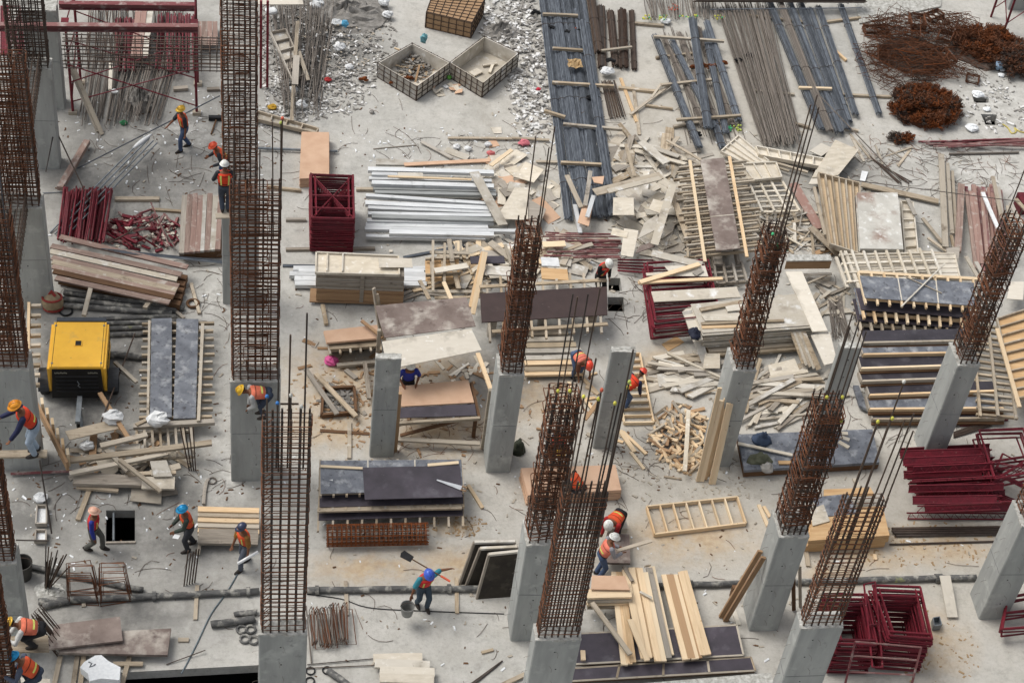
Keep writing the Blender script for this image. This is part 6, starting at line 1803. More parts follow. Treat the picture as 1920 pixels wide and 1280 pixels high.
for i, a in enumerate(((1163, 806, 1190, 846, .14, .07, m_new), (1168, 808, 1212, 850, .1, .07, m_new), (1183, 846, 1208, 878, .09, .05, m_new), (1097, 785, 1128, 745, .12, .3, m_brown), (1085, 738, 1118, 775, .08, .05, m_old), (1245, 892, 1278, 897, .06, .04, m_old))):
    plank(*a[:4], a[4], a[5], a[6], ['short new plank at the foot of the bare column, left one', 'short new plank at the foot of the bare column, upper one', 'short new plank at the foot of the bare column, lower one', 'brown plank leaning at the left of the bare column', 'thin lath at the left of the bare column', 'lath on the floor below the offcut heap'][i], .05)

# dark slab panel with clothes
stack([(1396, 881), (1649, 866), (1636, 804), (1383, 814)], .03, 3, .11, m_dark, 'timber-edged panel under the dark worn slab panel', 'dark worn slab panel with clothes thrown on it', group='panels under the dark worn slab', jit=.03, top_m=m_filmg)
heap_cloth(1428, 826, .36, .55, .5, .35, 'blue jeans bundled on the dark slab panel', flat('jeans_bundle', 70, 84, 108), 'jeans', 'jeans', 3)
heap_cloth(1424, 862, .36, .8, .4, .25, 'olive jacket crumpled on the dark slab panel', flat('olive_cloth', 116, 118, 96), seed=4)
heap_cloth(1437, 878, .3, .5, .35, .2, 'whitish cloth hanging off the edge of the dark slab panel', flat('pale_cloth', 190, 186, 178), 'cloth', 'cloth', 5)
plank(1384, 830, 1486, 852, .1, .45, m_ply, 'pale lath lying across the dark slab panel', .04)
for i, a in enumerate(((1573, 827, 1592, 838), (1577, 818, 1593, 824), (1578, 811, 1590, 812))):
    plank(*a, .12, .4, m_ply, ['small offcut on the dark slab, nearest of three', 'small offcut on the dark slab, middle of three', 'small offcut on the dark slab, farthest of three'][i], .05)
plank(1460, 866, 1485, 866, .12, .42, m_orange, 'orange offcut on the near edge of the dark slab', .05)
plank(1602, 896, 1612, 915, .12, .06, m_ply, 'short timber end in front of the dark slab panel', .05)

# maroon lattice struts and frames at the right
G7 = 'pile of maroon lattice struts'
k = 0
for lay in range(6):
    for j in range(6 if lay < 5 else 5):
        y = 856 + j * 20 + R.uniform(-6, 6)
        z = .05 + lay * .21
        x0 = 1694 + j * 8 + R.uniform(-18, 14)
        a, b = W(x0, y + lay * 2, z), W(x0 + 158 + R.uniform(-12, 10), y - 6 + R.uniform(-5, 5) + lay * 2, z + R.uniform(-.03, .05))
        truss(a, b, 'maroon lattice strut in the long pile below the leaning cage column', .2, None, G7, (0, R.choice((.5, -.4, 1.2)), 1), 7)
        k += 1
frame_pile([(1866, 897), (1948, 880), (1918, 802), (1836, 806)], 1.25, 6, .09, 'maroon frame lying askew right of the lattice strut pile', 'top maroon frame lying askew at the right edge', 'askew frames at the right edge', .05, .05, rungs=(0, .35, 1), fr=(0, .35))
for i in range(5):
    red_frame([(1850, 915 + i * 3), (1960, 960 + i * 4), (1985, 905), (1880, 850)], [.15 + i * .13] * 4, 'lower maroon frame crossing under the askew ones at the right edge', rungs=(0, .5, 1), brace=False, group='crossing frames at the right edge')
truss(W(1702, 972, .05), W(1895, 973, .05), 'single maroon lattice strut on the floor below the strut pile', .18, up=(0, 1, .3), n=12)
for i in range(6):
    rod(1672 + (i % 3) * 2, 990 + i * 1.8, .04 + (i % 2) * .06, 1892, 987 + i * 2, .04 + (i % 2) * .06, 'dark steel pipe in the bunch on the floor at right', .035, m_bar, 'steel_pipe', 'pipe', 'bunch of dark pipes at right')
rod(1680, 1004, .05, 1888, 1001, .05, 'single dark pipe beside the bunch on the floor at right', .04, m_bar, 'steel_pipe', 'pipe')
rod(1668, 1020, .04, 1880, 1014, .04, 'thin long pipe on the sandy floor at right', .03, m_bar, 'steel_pipe', 'pipe')
plank(1795, 786, 1890, 783, .12, .1, m_red, 'maroon channel lying behind the strut pile', .08, name='steel_channel', cat='channel')
plank(1800, 793, 1850, 792, .12, .1, m_red, 'shorter maroon channel behind the strut pile', .08, name='steel_channel', cat='channel')
for i in range(6):
    rod(1788, 810 + i * 2, .03, 1845 + i * 3, 790 + i * 1.5, .06, 'rusty bar behind the askew maroon frames', .02, m_rustd, group='rusty bars behind the askew frames')

frame_pile([(1668, 1190), (1748, 1196), (1725, 1099), (1636, 1096)], 1.6, 20, .078, 'maroon frame in the right one of the two front stacks', 'top maroon frame of the right front stack', 'right front stack of maroon frames', .05, .02, rungs=(0, .08, .8, .9, 1), brace=False, double=True)
frame_pile([(1570, 1205), (1645, 1207), (1625, 1113), (1545, 1112)], 1.35, 17, .078, 'maroon frame in the left one of the two front stacks', 'top maroon frame of the left front stack', 'left front stack of maroon frames', .05, .02, rungs=(0, .08, .8, .9, 1), brace=False, double=True)
red_frame([(1583, 1288), (1707, 1292), (1727, 1213), (1604, 1202)], [.05, .05, 1.75, 1.75], 'dull scratched frame standing in front of the two front stacks', (0, .35, .7, 1), False, .03, m_redw)
o = red_frame([(1636, 1250), (1655, 1250), (1641, 1090), (1620, 1095)], [1.1, 1.1, 1.75, 1.75], 'maroon frame on edge leaning between the two front stacks', (0, .5, 1), False)
c = W(1760, 1165)
tag(tray([(1752, 1172), (1766, 1170), (1762, 1155), (1750, 1157)], .25, 'small grey metal box beside the right front stack', m_galv, m_galv, 0, .22, 'metal_box', 'box', rt=.02), None)
plank(1772, 1078, 1786, 1156, .3, .38, m_ply, 'wide pale plank lying over the black pipe line', .04, z1=.1)

# pipes
pipe(72, 1127, 486, 1108, .09, 'left section of the long black pipe line crossing the floor', collars=(.52, .95), sag=())
pipe(575, 1106, 955, 1102, .09, 'middle section of the long black pipe line, by the worker with the bucket', collars=(.05, .7))
pipe(1225, 1098, 1400, 1093, .09, 'section of the black pipe line left of the column with two planks', collars=(.4,))
pipe(1492, 1090, 1830, 1082, .09, 'right section of the black pipe line with a mossy collar', collars=(.78, .8))
pipe(55, 1061, 268, 1106, .08, 'thinner dark pipe slanting into the pipe line at left')
for i, a in enumerate(((648, 1088, 651, 1152), (856, 1082, 857, 1148), (370, 1096, 366, 1160), (157, 1126, 157, 1136))):
    plank(*a, .1, .05, m_old, ['squared timber under the middle pipe section, left one', 'squared timber under the middle pipe section, right one', 'squared timber under the left pipe section', 'small block in front of the left pipe section'][i], .05, name='timber')
rope([(575, 1113), (640, 1122), (690, 1138), (780, 1144), (945, 1150)], 'thin dark cable crossing the floor below the pipe line', .014)
rope([(447, 1072), (425, 1110), (396, 1150), (372, 1200), (352, 1240), (340, 1262)], 'grey hose running from the worker with the roll to the slab edge', .02, flat('hose_grey', 112, 124, 130), name='hose', cat='hose')
pipe(396, 1170, 478, 1160, .1, 'short black pipe beside the loose pipe couplings')
pipe(440, 1152, 482, 1147, .08, 'short pipe stub behind the loose pipe couplings')
for i, (x, y) in enumerate(((453, 1181), (470, 1181), (459, 1199), (476, 1201))):
    ring(x, y, .12, .035, ['loose pipe coupling by the wide cage column, far left of four', 'loose pipe coupling by the wide cage column, far right of four', 'loose pipe coupling by the wide cage column, near left of four', 'loose pipe coupling by the wide cage column, near right of four'][i], m_pipe)
ring(398, 902, .11, .02, 'small metal ring on the floor above the plank pile', m_greyb)
rope([(382, 945), (384, 920), (388, 902), (392, 898)], 'thick grey pole bent at its top above the plank pile', .05, m_grey, .06, 'bent_pole', 'pole')
pipe(80, 1136, 130, 1126, .09, 'open pipe end beside the upright bars at left')

# leaning dark panels
def lean_panel(pts, z, label):
    p = wpts(pts, z)
    root = empty('formwork', (p[0] + p[1]) / 2, label, 'formwork', None)
    slab('face', p, .05, m_maroon if False else m_dkply, root)
    nor = (p[1] - p[0]).cross(p[3] - p[0]).normalized()
    if nor.z < 0: nor = -nor
    for a, b in ((p[3], p[2]), (p[0], p[3]), (p[1], p[2])):
        stick('edge_timber', a + nor * .004, b + nor * .004, .06, .09, m_plyw if a is p[3] else m_grey, root, nor)
m_dkply = mat('black_stained_plywood', S(66, 60, 52), S(46, 42, 38), (1, 1, 1), 1.6, rough=.8, var=.1, stains=((S(92, 86, 76), .55, .8, 2),))
lean_panel([(862, 1096), (930, 1090), (966, 1017), (890, 1018)], [0, 0, 1.35, 1.35], 'rear one of the three dark panels leaning left of the paired columns')
lean_panel([(874, 1099), (938, 1095), (970, 1027), (901, 1030)], [0, 0, 1.35, 1.35], 'middle one of the three dark panels leaning left of the paired columns')
lean_panel([(894, 1123), (965, 1118), (985, 1034), (917, 1041)], [0, 0, 1.5, 1.5], 'front one of the three dark panels leaning left of the paired columns')

# rusty mesh roll
def roll():
    a, b = W(612, 1004, .3), W(803, 1000, .3)
    root = empty('mesh_roll', (a + b) / 2 - Vector((0, 0, .3)), 'roll of orange rusty wire mesh on the floor below the dark formwork stack', 'mesh roll')
    d = (b - a).normalized(); s = Vector((0, 0, 1)).cross(d).normalized()
    for rr_, n in ((.30, 16), (.24, 13)):
        for i in range(n):
            t = 2 * PI * i / n
            o = s * (rr_ * math.cos(t)) + Vector((0, 0, rr_ * math.sin(t)))
            MB().tube([a + o, b + o], .012, 4).build('long_wire', m_rusto, root)
        me = MB().tube([(0, rr_ * math.cos(2 * PI * j / 16), rr_ * math.sin(2 * PI * j / 16)) for j in range(16)], .012, 4, closed=True).mesh('ring_wire', m_rusto)
        fm = frame(a, b)
        for i in range(22):
            m = fm.copy(); m.translation = lerp(a, b, (i + .3) / 22)
            place('ring_wire', me, m, root)
roll()
# dark formwork stack
panel([(601, 925), (868, 918), (865, 861), (601, 863)], .92, 'worn dark film panel on top of the low formwork stack behind the mesh roll', m_filmg, m_old, 12, rails=2, ext=.06, seams=2)
sheet([(684, 936), (867, 931), (862, 872), (680, 876)], .97, m_film, 'purplish film sheet lying on the low formwork stack', .02)
panel([(599, 950), (869, 943), (866, 875), (600, 880)], .66, 'second ribbed panel of the low formwork stack', m_film, m_old, 12, rails=3, ext=.1)
panel([(597, 975), (868, 966), (866, 905), (600, 910)], .38, 'lowest ribbed panel of the low formwork stack, ribs sticking out in front', m_film, m_old, 11, rails=3, ext=.35, rib=(.06, .07))
plank(595, 955, 866, 949, .14, .62, m_old, 'long timber along the front of the low formwork stack', .06)
plank(601, 873, 680, 877, .08, .97, m_new, 'thin new lath on the left of the purplish sheet', .03)
plank(802, 871, 860, 866, .1, .99, m_new, 'wedge of new timber behind the purplish sheet', .04)
plank(878, 908, 905, 951, .1, .06, m_new, 'new timber lying on the floor right of the low formwork stack', .08)
def saw():
    a, b = W(819, 899, 1.0), W(866, 914, 1.0)
    root = empty('hand_saw', (a + b) / 2, 'hand saw with shiny tapered blade lying on the purplish sheet', 'hand saw')
    d = (b - a).normalized(); s = Vector((0, 0, 1)).cross(d)
    MB().prism([a - s * .02, b - s * .09, b + s * .07, a + s * .02], .008).build('blade', m_galv2, root)
    MB().tube([b + s * .06, b + d * .13 + s * .05, b + d * .14 - s * .07, b - s * .08], .025, 6, closed=True).build('handle', m_brown, root)
m_galv2 = mat('saw_steel', S(220, 222, 224), S(196, 198, 200), (1, 1, 1), 3, rough=.3, metal=.5, var=0)
saw()
sheet([(617, 899), (624, 901), (624, 898)], .97, m_white, 'tiny white paper triangle on the worn film panel', .004, 'paper', 'paper')
# tan stack behind the paired columns
stack([(990, 928), (1165, 918), (1154, 871), (977, 877)], 0, 9, .05, m_mdf, 'tan sheet in the stack behind the two barred front cages', 'top tan sheet of the stack behind the two barred front cages', group='tan stack behind the front cages', jit=.02)
sheet([(1130, 1054), (1182, 1055), (1180, 1001), (1138, 999)], .4, m_brnply, 'brown worn board beside the worker with the plank', .08)
sheet([(1140, 991), (1177, 990), (1172, 961), (1150, 960)], .5, m_plyw, 'greyish box lid beside the striped worker', .2, 'flat_box', 'box')
sheet([(1108, 1104), (1181, 1105), (1172, 1079), (1110, 1078)], .9, m_mdf, 'tan sheet on the plank stack beside the front barred cage', .03)
for i in range(4):
    plank(1100, 1112 + i * 6, 1184, 1110 + i * 6, .3, .82 - i * .12, m_new if i % 2 == 0 else m_old, ['top new plank of the stack beside the front barred cage', 'second plank of the stack beside the front barred cage', 'third plank of the stack beside the front barred cage', 'lowest plank of the stack beside the front barred cage'][i], .08)
# dark film boards and new planks at the bottom
def film_board(pts, z, label, seams, t=.09):
    p = wpts(pts, z)
    root = empty('formwork', Vector((p[0].x, p[0].y, 0)), label, 'formwork')
    slab('face', p, .02, m_film, root)
    slab('core', [v - Vector((0, 0, .02)) for v in p], t, m_dark, root)
    e = Vector((0, 0, .004))
    for a, b in ((p[0], p[1]), (p[1], p[2]), (p[3], p[2])):
        stick('edge_strip', a + e, b + e, .05, .03, m_old, root)
    for i in range(seams):
        f = (i + 1) / (seams + 1)
        stick('joint_strip', lerp(p[0], p[1], f) + e, lerp(p[3], p[2], f) + e, .06, .01, m_old, root)
film_board([(1080, 1244), (1394, 1227), (1381, 1171), (1088, 1187)], .34, 'dark purple film board under the new planks at the bottom', 0)
film_board([(1068, 1276), (1416, 1256), (1408, 1231), (1078, 1252)], .28, 'jointed dark film board at the very bottom, before the concrete kerb', 3)
np_ = [(1152, 1071, 1171, 1245, .5), (1160, 1071, 1180, 1243, .5), (1164, 1072, 1187, 1240, .52), (1172, 1067, 1208, 1233, .62), (1184, 1063, 1217, 1232, .56), (1192, 1063, 1224, 1230, .5), (1199, 1064, 1234, 1238, .6), (1209, 1072, 1244, 1238, .58), (1217, 1063, 1254, 1232, .54), (1222, 1061, 1258, 1226, .48)]
for i, (x0, y0, x1, y1, z) in enumerate(np_):
    plank(x0, y0, x1, y1, .17, z, m_new if i != 8 else m_grey, ('new plank in the spread bunch on the dark film board', 'lichen-grey plank at the right of the spread bunch')[i == 8], .06, group=None if i == 8 else 'spread bunch of new planks')
plank(1181, 1160, 1214, 1237, .14, .68, m_new, 'short new plank crossing the spread bunch', .05)
plank(1110, 1128, 1182, 1225, .13, .72, m_old, 'brownish plank slanting across the left of the spread bunch', .06)
plank(1200, 1108, 1222, 1120, .07, .7, m_ply, 'small lath on the spread bunch', .03)
plank(1170, 1060, 1186, 1088, .1, .66, m_grey, 'grey lath at the far end of the spread bunch', .05)
for i, (x0, y0, x1, y1, mm) in enumerate(((1247, 1076, 1287, 1235, m_new), (1256, 1076, 1297, 1233, m_brown), (1263, 1076, 1304, 1234, m_new), (1272, 1077, 1310, 1232, m_brown), (1276, 1071, 1318, 1227, m_new), (1282, 1069, 1327, 1226, m_new))):
    plank(x0, y0, x1, y1, .2 if i != 4 else .14, .5 + (i == 4) * .03, mm, ['leftmost new plank of the tidy row', 'orange plank second from left in the tidy row', 'third plank from left in the tidy row', 'reddest plank in the tidy row', 'fifth plank from left in the tidy row', 'rightmost new plank of the tidy row'][i], .06)
lean(1220, 1060, .05, 1210, 1062, .4, .05, .03, m_old, 'stub lath behind the spread bunch')
a, b = W(1060, 1292, .35), W(1446, 1260, .35)
kb = MB().beam(a - Vector((0, .2, .2)), b - Vector((0, .2, .2)), .4, .4)
tag(kb.build('concrete_kerb', m_lait), 'rough-edged concrete upstand along the bottom edge', 'kerb')
plank(1093, 1218, 1094, 1236, .12, .5, m_new, 'two-board new timber end by the front barred cage', .06)

# orange stack right
stack([(1516, 1013), (1668, 1003), (1655, 948), (1528, 955)], .02, 4, .14, m_orange, 'orange timber panel under the top one behind the front cage', 'top orange panel with nails behind the front cage', group='orange panel stack', jit=.03)
sheet([(1524, 985), (1556, 976), (1544, 945), (1518, 955)], .62, m_ply, 'pale corner-cut sheet on the orange panel stack', .02)
sheet([(1546, 968), (1610, 962), (1590, 925), (1520, 932)], .6, m_filmg, 'worn grey film sheet on the far part of the orange stack', .02)
sheet([(1545, 930), (1640, 927), (1632, 913), (1545, 917)], .5, m_orange, 'orange board behind the orange panel stack', .06)
plank(1512, 1030, 1516, 1060, .12, .06, m_old, 'short timber in front of the orange panel stack', .06)
for i, a in enumerate(((1423, 945, 1440, 985), (1432, 948, 1444, 968), (1640, 1038, 1642, 1048))):
    plank(*a, .1, .05, m_new, ['new offcut left of the column with two planks, long one', 'new offcut left of the column with two planks, short one', 'tiny offcut in front of the orange stack'][i], .05)

# bottom left
sheet([(82, 1217), (230, 1200), (225, 1155), (104, 1170)], .42, m_brnply, 'upper worn brown board with an orange edge at bottom left', .07)
sheet([(110, 1223), (314, 1227), (321, 1177), (115, 1188)], .3, m_brnply, 'lower worn brown board at bottom left', .09)
for i, a in enumerate(((100, 1288, 113, 1229), (136, 1290, 145, 1228), (150, 1284, 157, 1228), (228, 1284, 243, 1229), (212, 1243, 268, 1243))):
    plank(*a, .12, .1 + i * .004, m_old, ['timber under the worn brown boards, leftmost', 'timber under the worn brown boards, second from left', 'timber under the worn brown boards, third from left', 'timber under the worn brown boards, right of the foam', 'crosswise timber behind the white foam block'][i], .06, name='timber')
def foam():
    p = [(150, 1250), (158, 1240), (178, 1228), (190, 1227), (203, 1238), (226, 1250), (224, 1274), (190, 1271), (168, 1276), (165, 1262)]
    o = MB().prism(wpts(p, .4), .3).build('foam_block', m_foam)
    tag(o, 'big white broken polystyrene block with a scrawled mark at bottom left', 'foam block')
    mk = MB()
    q = [(166, 1240), (172, 1243), (168, 1250), (176, 1247), (179, 1244)]
    mk.tube([W(x, y, .402) for x, y in q], .02, 5)
    m = mk.mesh('scrawled_mark', flat('marker_grey', 120, 124, 128), wl(o))
    place('scrawled_mark', m, T(wl(o)), o)
foam()
def up_bar(x0, y0, x1, y1, h, label, group, r=.018, m=None):
    rod(x0, y0, 0, x1, y1, h, label, r, m or m_bar, group=group)
for i in range(13):
    x1 = 84 + i * 3.6 + R.uniform(-4, 4)
    y1 = 1012 + abs(i - 5) * 2 + R.uniform(0, 35)
    h = (1103 - y1) / 44
    up_bar(84 + i * .7, 1104 + R.uniform(-3, 3), x1, y1, h, 'starter bar in the fanned cluster standing at left', 'fanned cluster of starter bars')
mound(92, 1107, .4, .3, .1, m_lait, 'ragged concrete patch at the foot of the fanned bars', seed=33)
for i in range(5):
    up_bar(345 + i * 5, 1098 - i * 1.5, 353 + i * 5, 1036 - i * 1 + R.uniform(-6, 6), 1.35, 'starter bar in the small tied cage left of the plank pile', 'small tied starter cage', .018, m_rustd)
for i in range(4):
    up_bar(355 + i * 4, 882, 338 + i * 8, 800, 1.75, 'rusty bar of the upright bunch beside the plank deck', 'upright rusty bunch by the plank deck', .018, m_rustd)
def stirrup_stand(px, py, n, label, w=.75, h=1.25, spread=.06):
    c = W(px, py)
    root = empty('stirrup_stand', c, label, 'stirrup stand')
    me = MB().tube([(-w / 2, 0, 0), (w / 2, 0, 0), (w * .4, 0, h), (-w * .4, 0, h)], .012, 4, closed=True).mesh('stirrup', m_rust)
    for i in range(n):
        place('stirrup', me, T((c.x + R.uniform(-.06, .06), c.y + (i - n / 2) * spread, .02)) @ Matrix.Rotation(R.gauss(.1, .12), 4, 'X') @ Matrix.Rotation(R.gauss(0, .06), 4, 'Z'), root)
stirrup_stand(155, 1118, 9, 'left one of two bunches of upright rusty stirrups at the pipe line')
stirrup_stand(217, 1118, 8, 'right one of two bunches of upright rusty stirrups at the pipe line')
def slanted_pack():
    a, b = W(66, 1146, 1.0), W(118, 1210, .25)
    root = empty('stirrup_pack', W(95, 1195), 'dark pack of long stirrups propped up beside the crouching worker', 'stirrup pack')
    fm = frame(a, b)
    l = (b - a).length
    me = MB().tube([(-l / 2, -.12, 0), (l / 2, -.12, 0), (l / 2, .12, 0), (-l / 2, .12, 0)], .012, 4, closed=True).mesh('stirrup', m_rustd)
    for i in range(16):
        m = fm.copy(); m.translation = (a + b) / 2 + Vector((R.uniform(-.05, .05), R.uniform(-.2, .2), -i * .035))
        place('stirrup', me, m, root)
slanted_pack()
def sheaf():
    root = empty('stirrup_pack', W(615, 1190), 'sheaf of long rusty stirrups lying right of the straight grid cage', 'stirrup pack')
    for i in range(30):
        x = 580 + i * 2.3
        a, b = W(x + R.uniform(-5, 5) + 4, 1212 - (i > 16) * 6 + R.uniform(-5, 5), .1), W(x + R.uniform(-6, 6) - 4, 1148 - (i > 14) * 8 + R.uniform(-4, 4), .18)
        s = Vector((.24, 0, 0)) if i % 3 == 0 else Vector((.06, 0, .2))
        MB().tube([a, b, b + s, a + s], .012, 4, closed=True).build('stirrup', m_rust if i % 2 else m_greyb, root)
sheaf()
rod(574, 1135, .3, 584, 1242, .03, 'grey bar standing at the right face of the straight grid cage column', .02, m_greyb)
for i, a in enumerate(((700, 1233, 792, 1231, .2), (703, 1242, 806, 1246, .2), (712, 1256, 815, 1259, .24), (712, 1269, 814, 1272, .24), (727, 1281, 800, 1283, .2))):
    plank(*a, a and .26, a[4], m_ply, ['whitish plank in the small stack at the bottom, farthest', 'whitish plank in the small stack at the bottom, second', 'whitish plank in the small stack at the bottom, middle', 'whitish plank in the small stack at the bottom, fourth', 'whitish plank in the small stack at the bottom, nearest'][i], .08) if False else plank(a[0], a[1], a[2], a[3], .26, a[4], m_ply, ['whitish plank in the small stack at the bottom, farthest', 'whitish plank in the small stack at the bottom, second', 'whitish plank in the small stack at the bottom, middle', 'whitish plank in the small stack at the bottom, fourth', 'whitish plank in the small stack at the bottom, nearest'][i], .08)
rod(576, 1245, .04, 700, 1234, .04, 'thin rod running to the small whitish stack, upper one', .014)
rod(574, 1252, .04, 712, 1246, .04, 'thin rod running to the small whitish stack, lower one', .014)
for i, (x, y) in enumerate(((582, 1258), (613, 1257), (581, 1277))):
    ring(x, y, .11, .02, ['black hose ring at the column bottom, left far one', 'black hose ring on the short pipe end', 'black hose ring at the column bottom, near one'][i])
pipe(615, 1256, 662, 1290, .09, 'short dusty pipe at the bottom edge right of the column')
for i in range(3):
    rod(880 + i * 4, 1283, .03, 942 - i * 3, 1238 + i * 3, .03, 'short dark rod in the bunch at the bottom left of the front column', .02, m_bar, group='rods left of the front column')
plank(903, 1222, 925, 1216, .08, .05, m_old, 'small brown offcut on the bare floor at the bottom', .05)
plank(938, 1284, 985, 1262, .12, .1, m_old, 'plank end at the left foot of the front barred column', .06)
# timbers and scrap at left
for i in range(9):
    y = 572 + i * 18.5
    plank(54 + i * .9, y, 77 - i * .3, y - 1, .1, .95, m_old, 'short stud sticking out behind the left edge column', .1, name='stud_timber', cat='timber', group='studs behind the left edge column')
plank(53, 655, 54, 566, .08, 1.0, m_new, 'upright-laid board closing the short studs at left', .2)
plank(66, 748, 126, 866, .07, .9, m_brown, 'long edge-up board with studs beside the worker in pale jeans', .35)
for i in range(6):
    plank(78 + i * 9.6, 745 + i * 19, 79.5 + i * 9.6, 757 + i * 19, .08, 1.05, m_new, 'short stud along the long edge-up board', .5, name='stud_timber', cat='timber', group='studs on the edge-up board')
for i, (a, z, mm, t) in enumerate((([(130, 824), (222, 803), (219, 784), (122, 808)], .5, m_old, .03), ([(136, 906), (266, 909), (266, 892), (140, 883)], .35, m_grey, .12), ([(265, 915), (327, 916), (328, 894), (267, 893)], .42, m_plyw, .06), ([(288, 893), (323, 892), (312, 862), (281, 864)], .5, m_plyw, .04), ([(244, 938), (302, 944), (304, 914), (247, 912)], .12, m_old, .03), ([(300, 930), (334, 925), (330, 912), (303, 916)], .1, m_grey, .03), ([(200, 905), (222, 880), (215, 858), (178, 860)], .2, m_plyw, .02))):
    sheet(a, z, mm, ['weathered board lying on the scrap in front of the compressor', 'thick grey board at the front of the scrap in front of the compressor', 'pale board on the right end of the thick grey one', 'pale board with drilled holes on the scrap', 'brownish square board on the floor before the scrap', 'grey offcut beside the brownish square board', 'pale sheet half hidden under the crossing timbers'][i], t)
for i, a in enumerate(((187, 735, 246, 828, .12, .6, m_brown), (125, 862, 397, 828, .18, .62, m_old), (130, 886, 314, 848, .14, .55, m_old), (188, 834, 276, 813, .16, .7, m_old), (193, 836, 240, 881, .13, .6, m_old), (224, 860, 301, 920, .11, .7, m_old), (218, 838, 263, 836, .2, .5, m_plyw), (143, 911, 222, 918, .1, .2, m_old), (146, 973, 168, 915, .13, .1, m_old), (215, 677, 256, 715, .1, .5, m_old), (255, 795, 280, 783, .1, .5, m_old), (240, 888, 330, 884, .12, .4, m_old), (282, 886, 338, 872, .2, .4, m_old))):
    plank(*a[:4], a[4], a[5], a[6], ['brown timber standing out between compressor and plank deck', 'longest brown timber across the scrap', 'second brown timber crossing the scrap', 'short squared timber on the scrap', 'timber running down through the scrap', 'thin timber running over the thick grey board', 'white-smeared short board in the scrap', 'thin board below the thick grey board', 'timber lying toward the floor hole', 'angled lath between the machine wheel and the deck', 'thin lath at the near left of the plank deck', 'brown board end at the right of the scrap', 'split timber at the right end of the scrap'][i], .08)
ribs_grid([(258, 858), (362, 852), (358, 802), (256, 806)], .35, 'ladder of short studs at the near end of the plank deck', m_old, 8, 2, .07, .06, .05)
heap(240, 850, 1.4, .8, 44, [m_old, m_grey, m_brown, m_plyw], 'scrap timber lying in front of the compressor', 'scrap in front of the compressor', (.4, 1.3), (.06, .2), .04, .4, 'scrap_timber', 'timber', .1)
for i, (x, y, r, z) in enumerate(((298, 816, .3, .5), (214, 808, .32, .4), (164, 844, .2, .1), (76, 938, .2, 0))):
    blob_obj(x, y, r, ['crumpled silvery bag on the studs by the plank deck', 'silvery bag half under the weathered board', 'crumpled silvery bag at the left of the scrap', 'crumpled silvery bag beside the mortar trays'][i], 'foil_bag', 'bag', m_white, z, .6, 100 + i)
for i, (x0, y0, x1, y1) in enumerate(((67, 980, 87, 946), (65, 1012, 86, 992))):
    tray([(x0, y0), (x1, y0), (x1, y1), (x0 + 2, y1)], .2, ['larger wooden mortar tray beside the left edge column', 'smaller wooden mortar tray beside the left edge column'][i], m_foam, m_grey, 0, .14, 'mortar_tray', 'tray', rt=.04)
rod(20, 888, .1, 135, 883, .1, 'maroon tube lying across the foot of the left edge column', .04, m_redw, 'steel_tube', 'steel tube')
rod(30, 1012, 3.9, 92, 1013, 3.9, 'bar tied across the top of the left edge column', .02, m_bar)
rod(74, 862, 2.0, 97, 1000, .4, 'dark bar slanting down in front of the left edge column', .022, m_bar)
for i, y in enumerate((953, 962, 972, 982, 992, 999)):
    plank(371, y, 486, y + 3, .17, .5 - i * .05, m_old if i % 2 else m_new, ['farthest plank in the pile left of the straight grid cage', 'second plank in the pile left of the straight grid cage', 'third plank in the pile left of the straight grid cage', 'fourth plank in the pile left of the straight grid cage', 'fifth plank in the pile left of the straight grid cage', 'nearest plank in the pile left of the straight grid cage'][i], .1)
for i in range(3):
    plank(372, 1004 - i, 484, 1006 - i, .5, .3 - i * .1, m_grey, 'grey plank in the lower layers of the plank pile', .09, group='lower layers of the plank pile')
plank(376, 1008, 372, 1035, .08, .15, m_old, 'bearer timber sticking out under the plank pile', .1, name='timber')
rod(213, 958, -.1, 213, 1013, -.1, 'steel strut dividing the square floor hole', .035, m_galv, 'strut', 'strut')
plank(198, 1016, 254, 1015, .06, .05, m_grey, 'timber edging at the near side of the square floor hole', .05)
plank(335, 950, 345, 945, .14, .06, m_old, 'small brown offcut above the worker in the blue helmet', .05)
plank(334, 1198, 354, 1198, .12, .05, m_old, 'small timber block lying alone at bottom left', .05)
rod(312, 1245, .03, 385, 1218, .1, 'thin bent bar lying near the slab edge', .014, m_rustd)
plank(152, 800, 146, 756, .12, .04, m_galv, 'steel strip in front of the compressor tow bar', .03, name='steel_strip', cat='strip')
rod(190, 790, .7, 253, 625, .3, 'long rusty bar lying between compressor and plank deck', .022, m_rustd)
c = W(45, 1062)
def pail(px, py, r, h, label, m, z=0, fill=True):
    c = W(px, py, z)
    root = empty('bucket', c, label, 'bucket')
    mb = MB()
    n = 18
    pr = [(r * .75, 0), (r, h), (r * .93, h), (r * .7, .02)]
    for q, zz in pr:
        for j in range(n): mb.v.append((c.x + q * math.cos(2 * PI * j / n), c.y + q * math.sin(2 * PI * j / n), z + zz))
    for i in range(3):
        for j in range(n): mb.f.append((i * n + j, i * n + (j + 1) % n, (i + 1) * n + (j + 1) % n, (i + 1) * n + j))
    mb.f.append(tuple(j for j in range(n - 1, -1, -1)))
    mb.f.append(tuple(3 * n + j for j in range(n)))
    mb.build('pail', m, root)
    MB().tube([(c.x + r * math.cos(a), c.y - .01, z + h + r * .7 * math.sin(a)) for a in [PI * j / 8 for j in range(9)]], .008, 4).build('handle', m_bar, root)
    return root
pail(44, 1080, .28, .6, 'dark barrel standing at the left edge column', flat('barrel_dark', 70, 68, 64))
heap_cloth(971, 843, 0, .5, .55, .35, 'olive backpack at the foot of the cage column', flat('backpack', 62, 66, 52), 'backpack', 'backpack', 8)
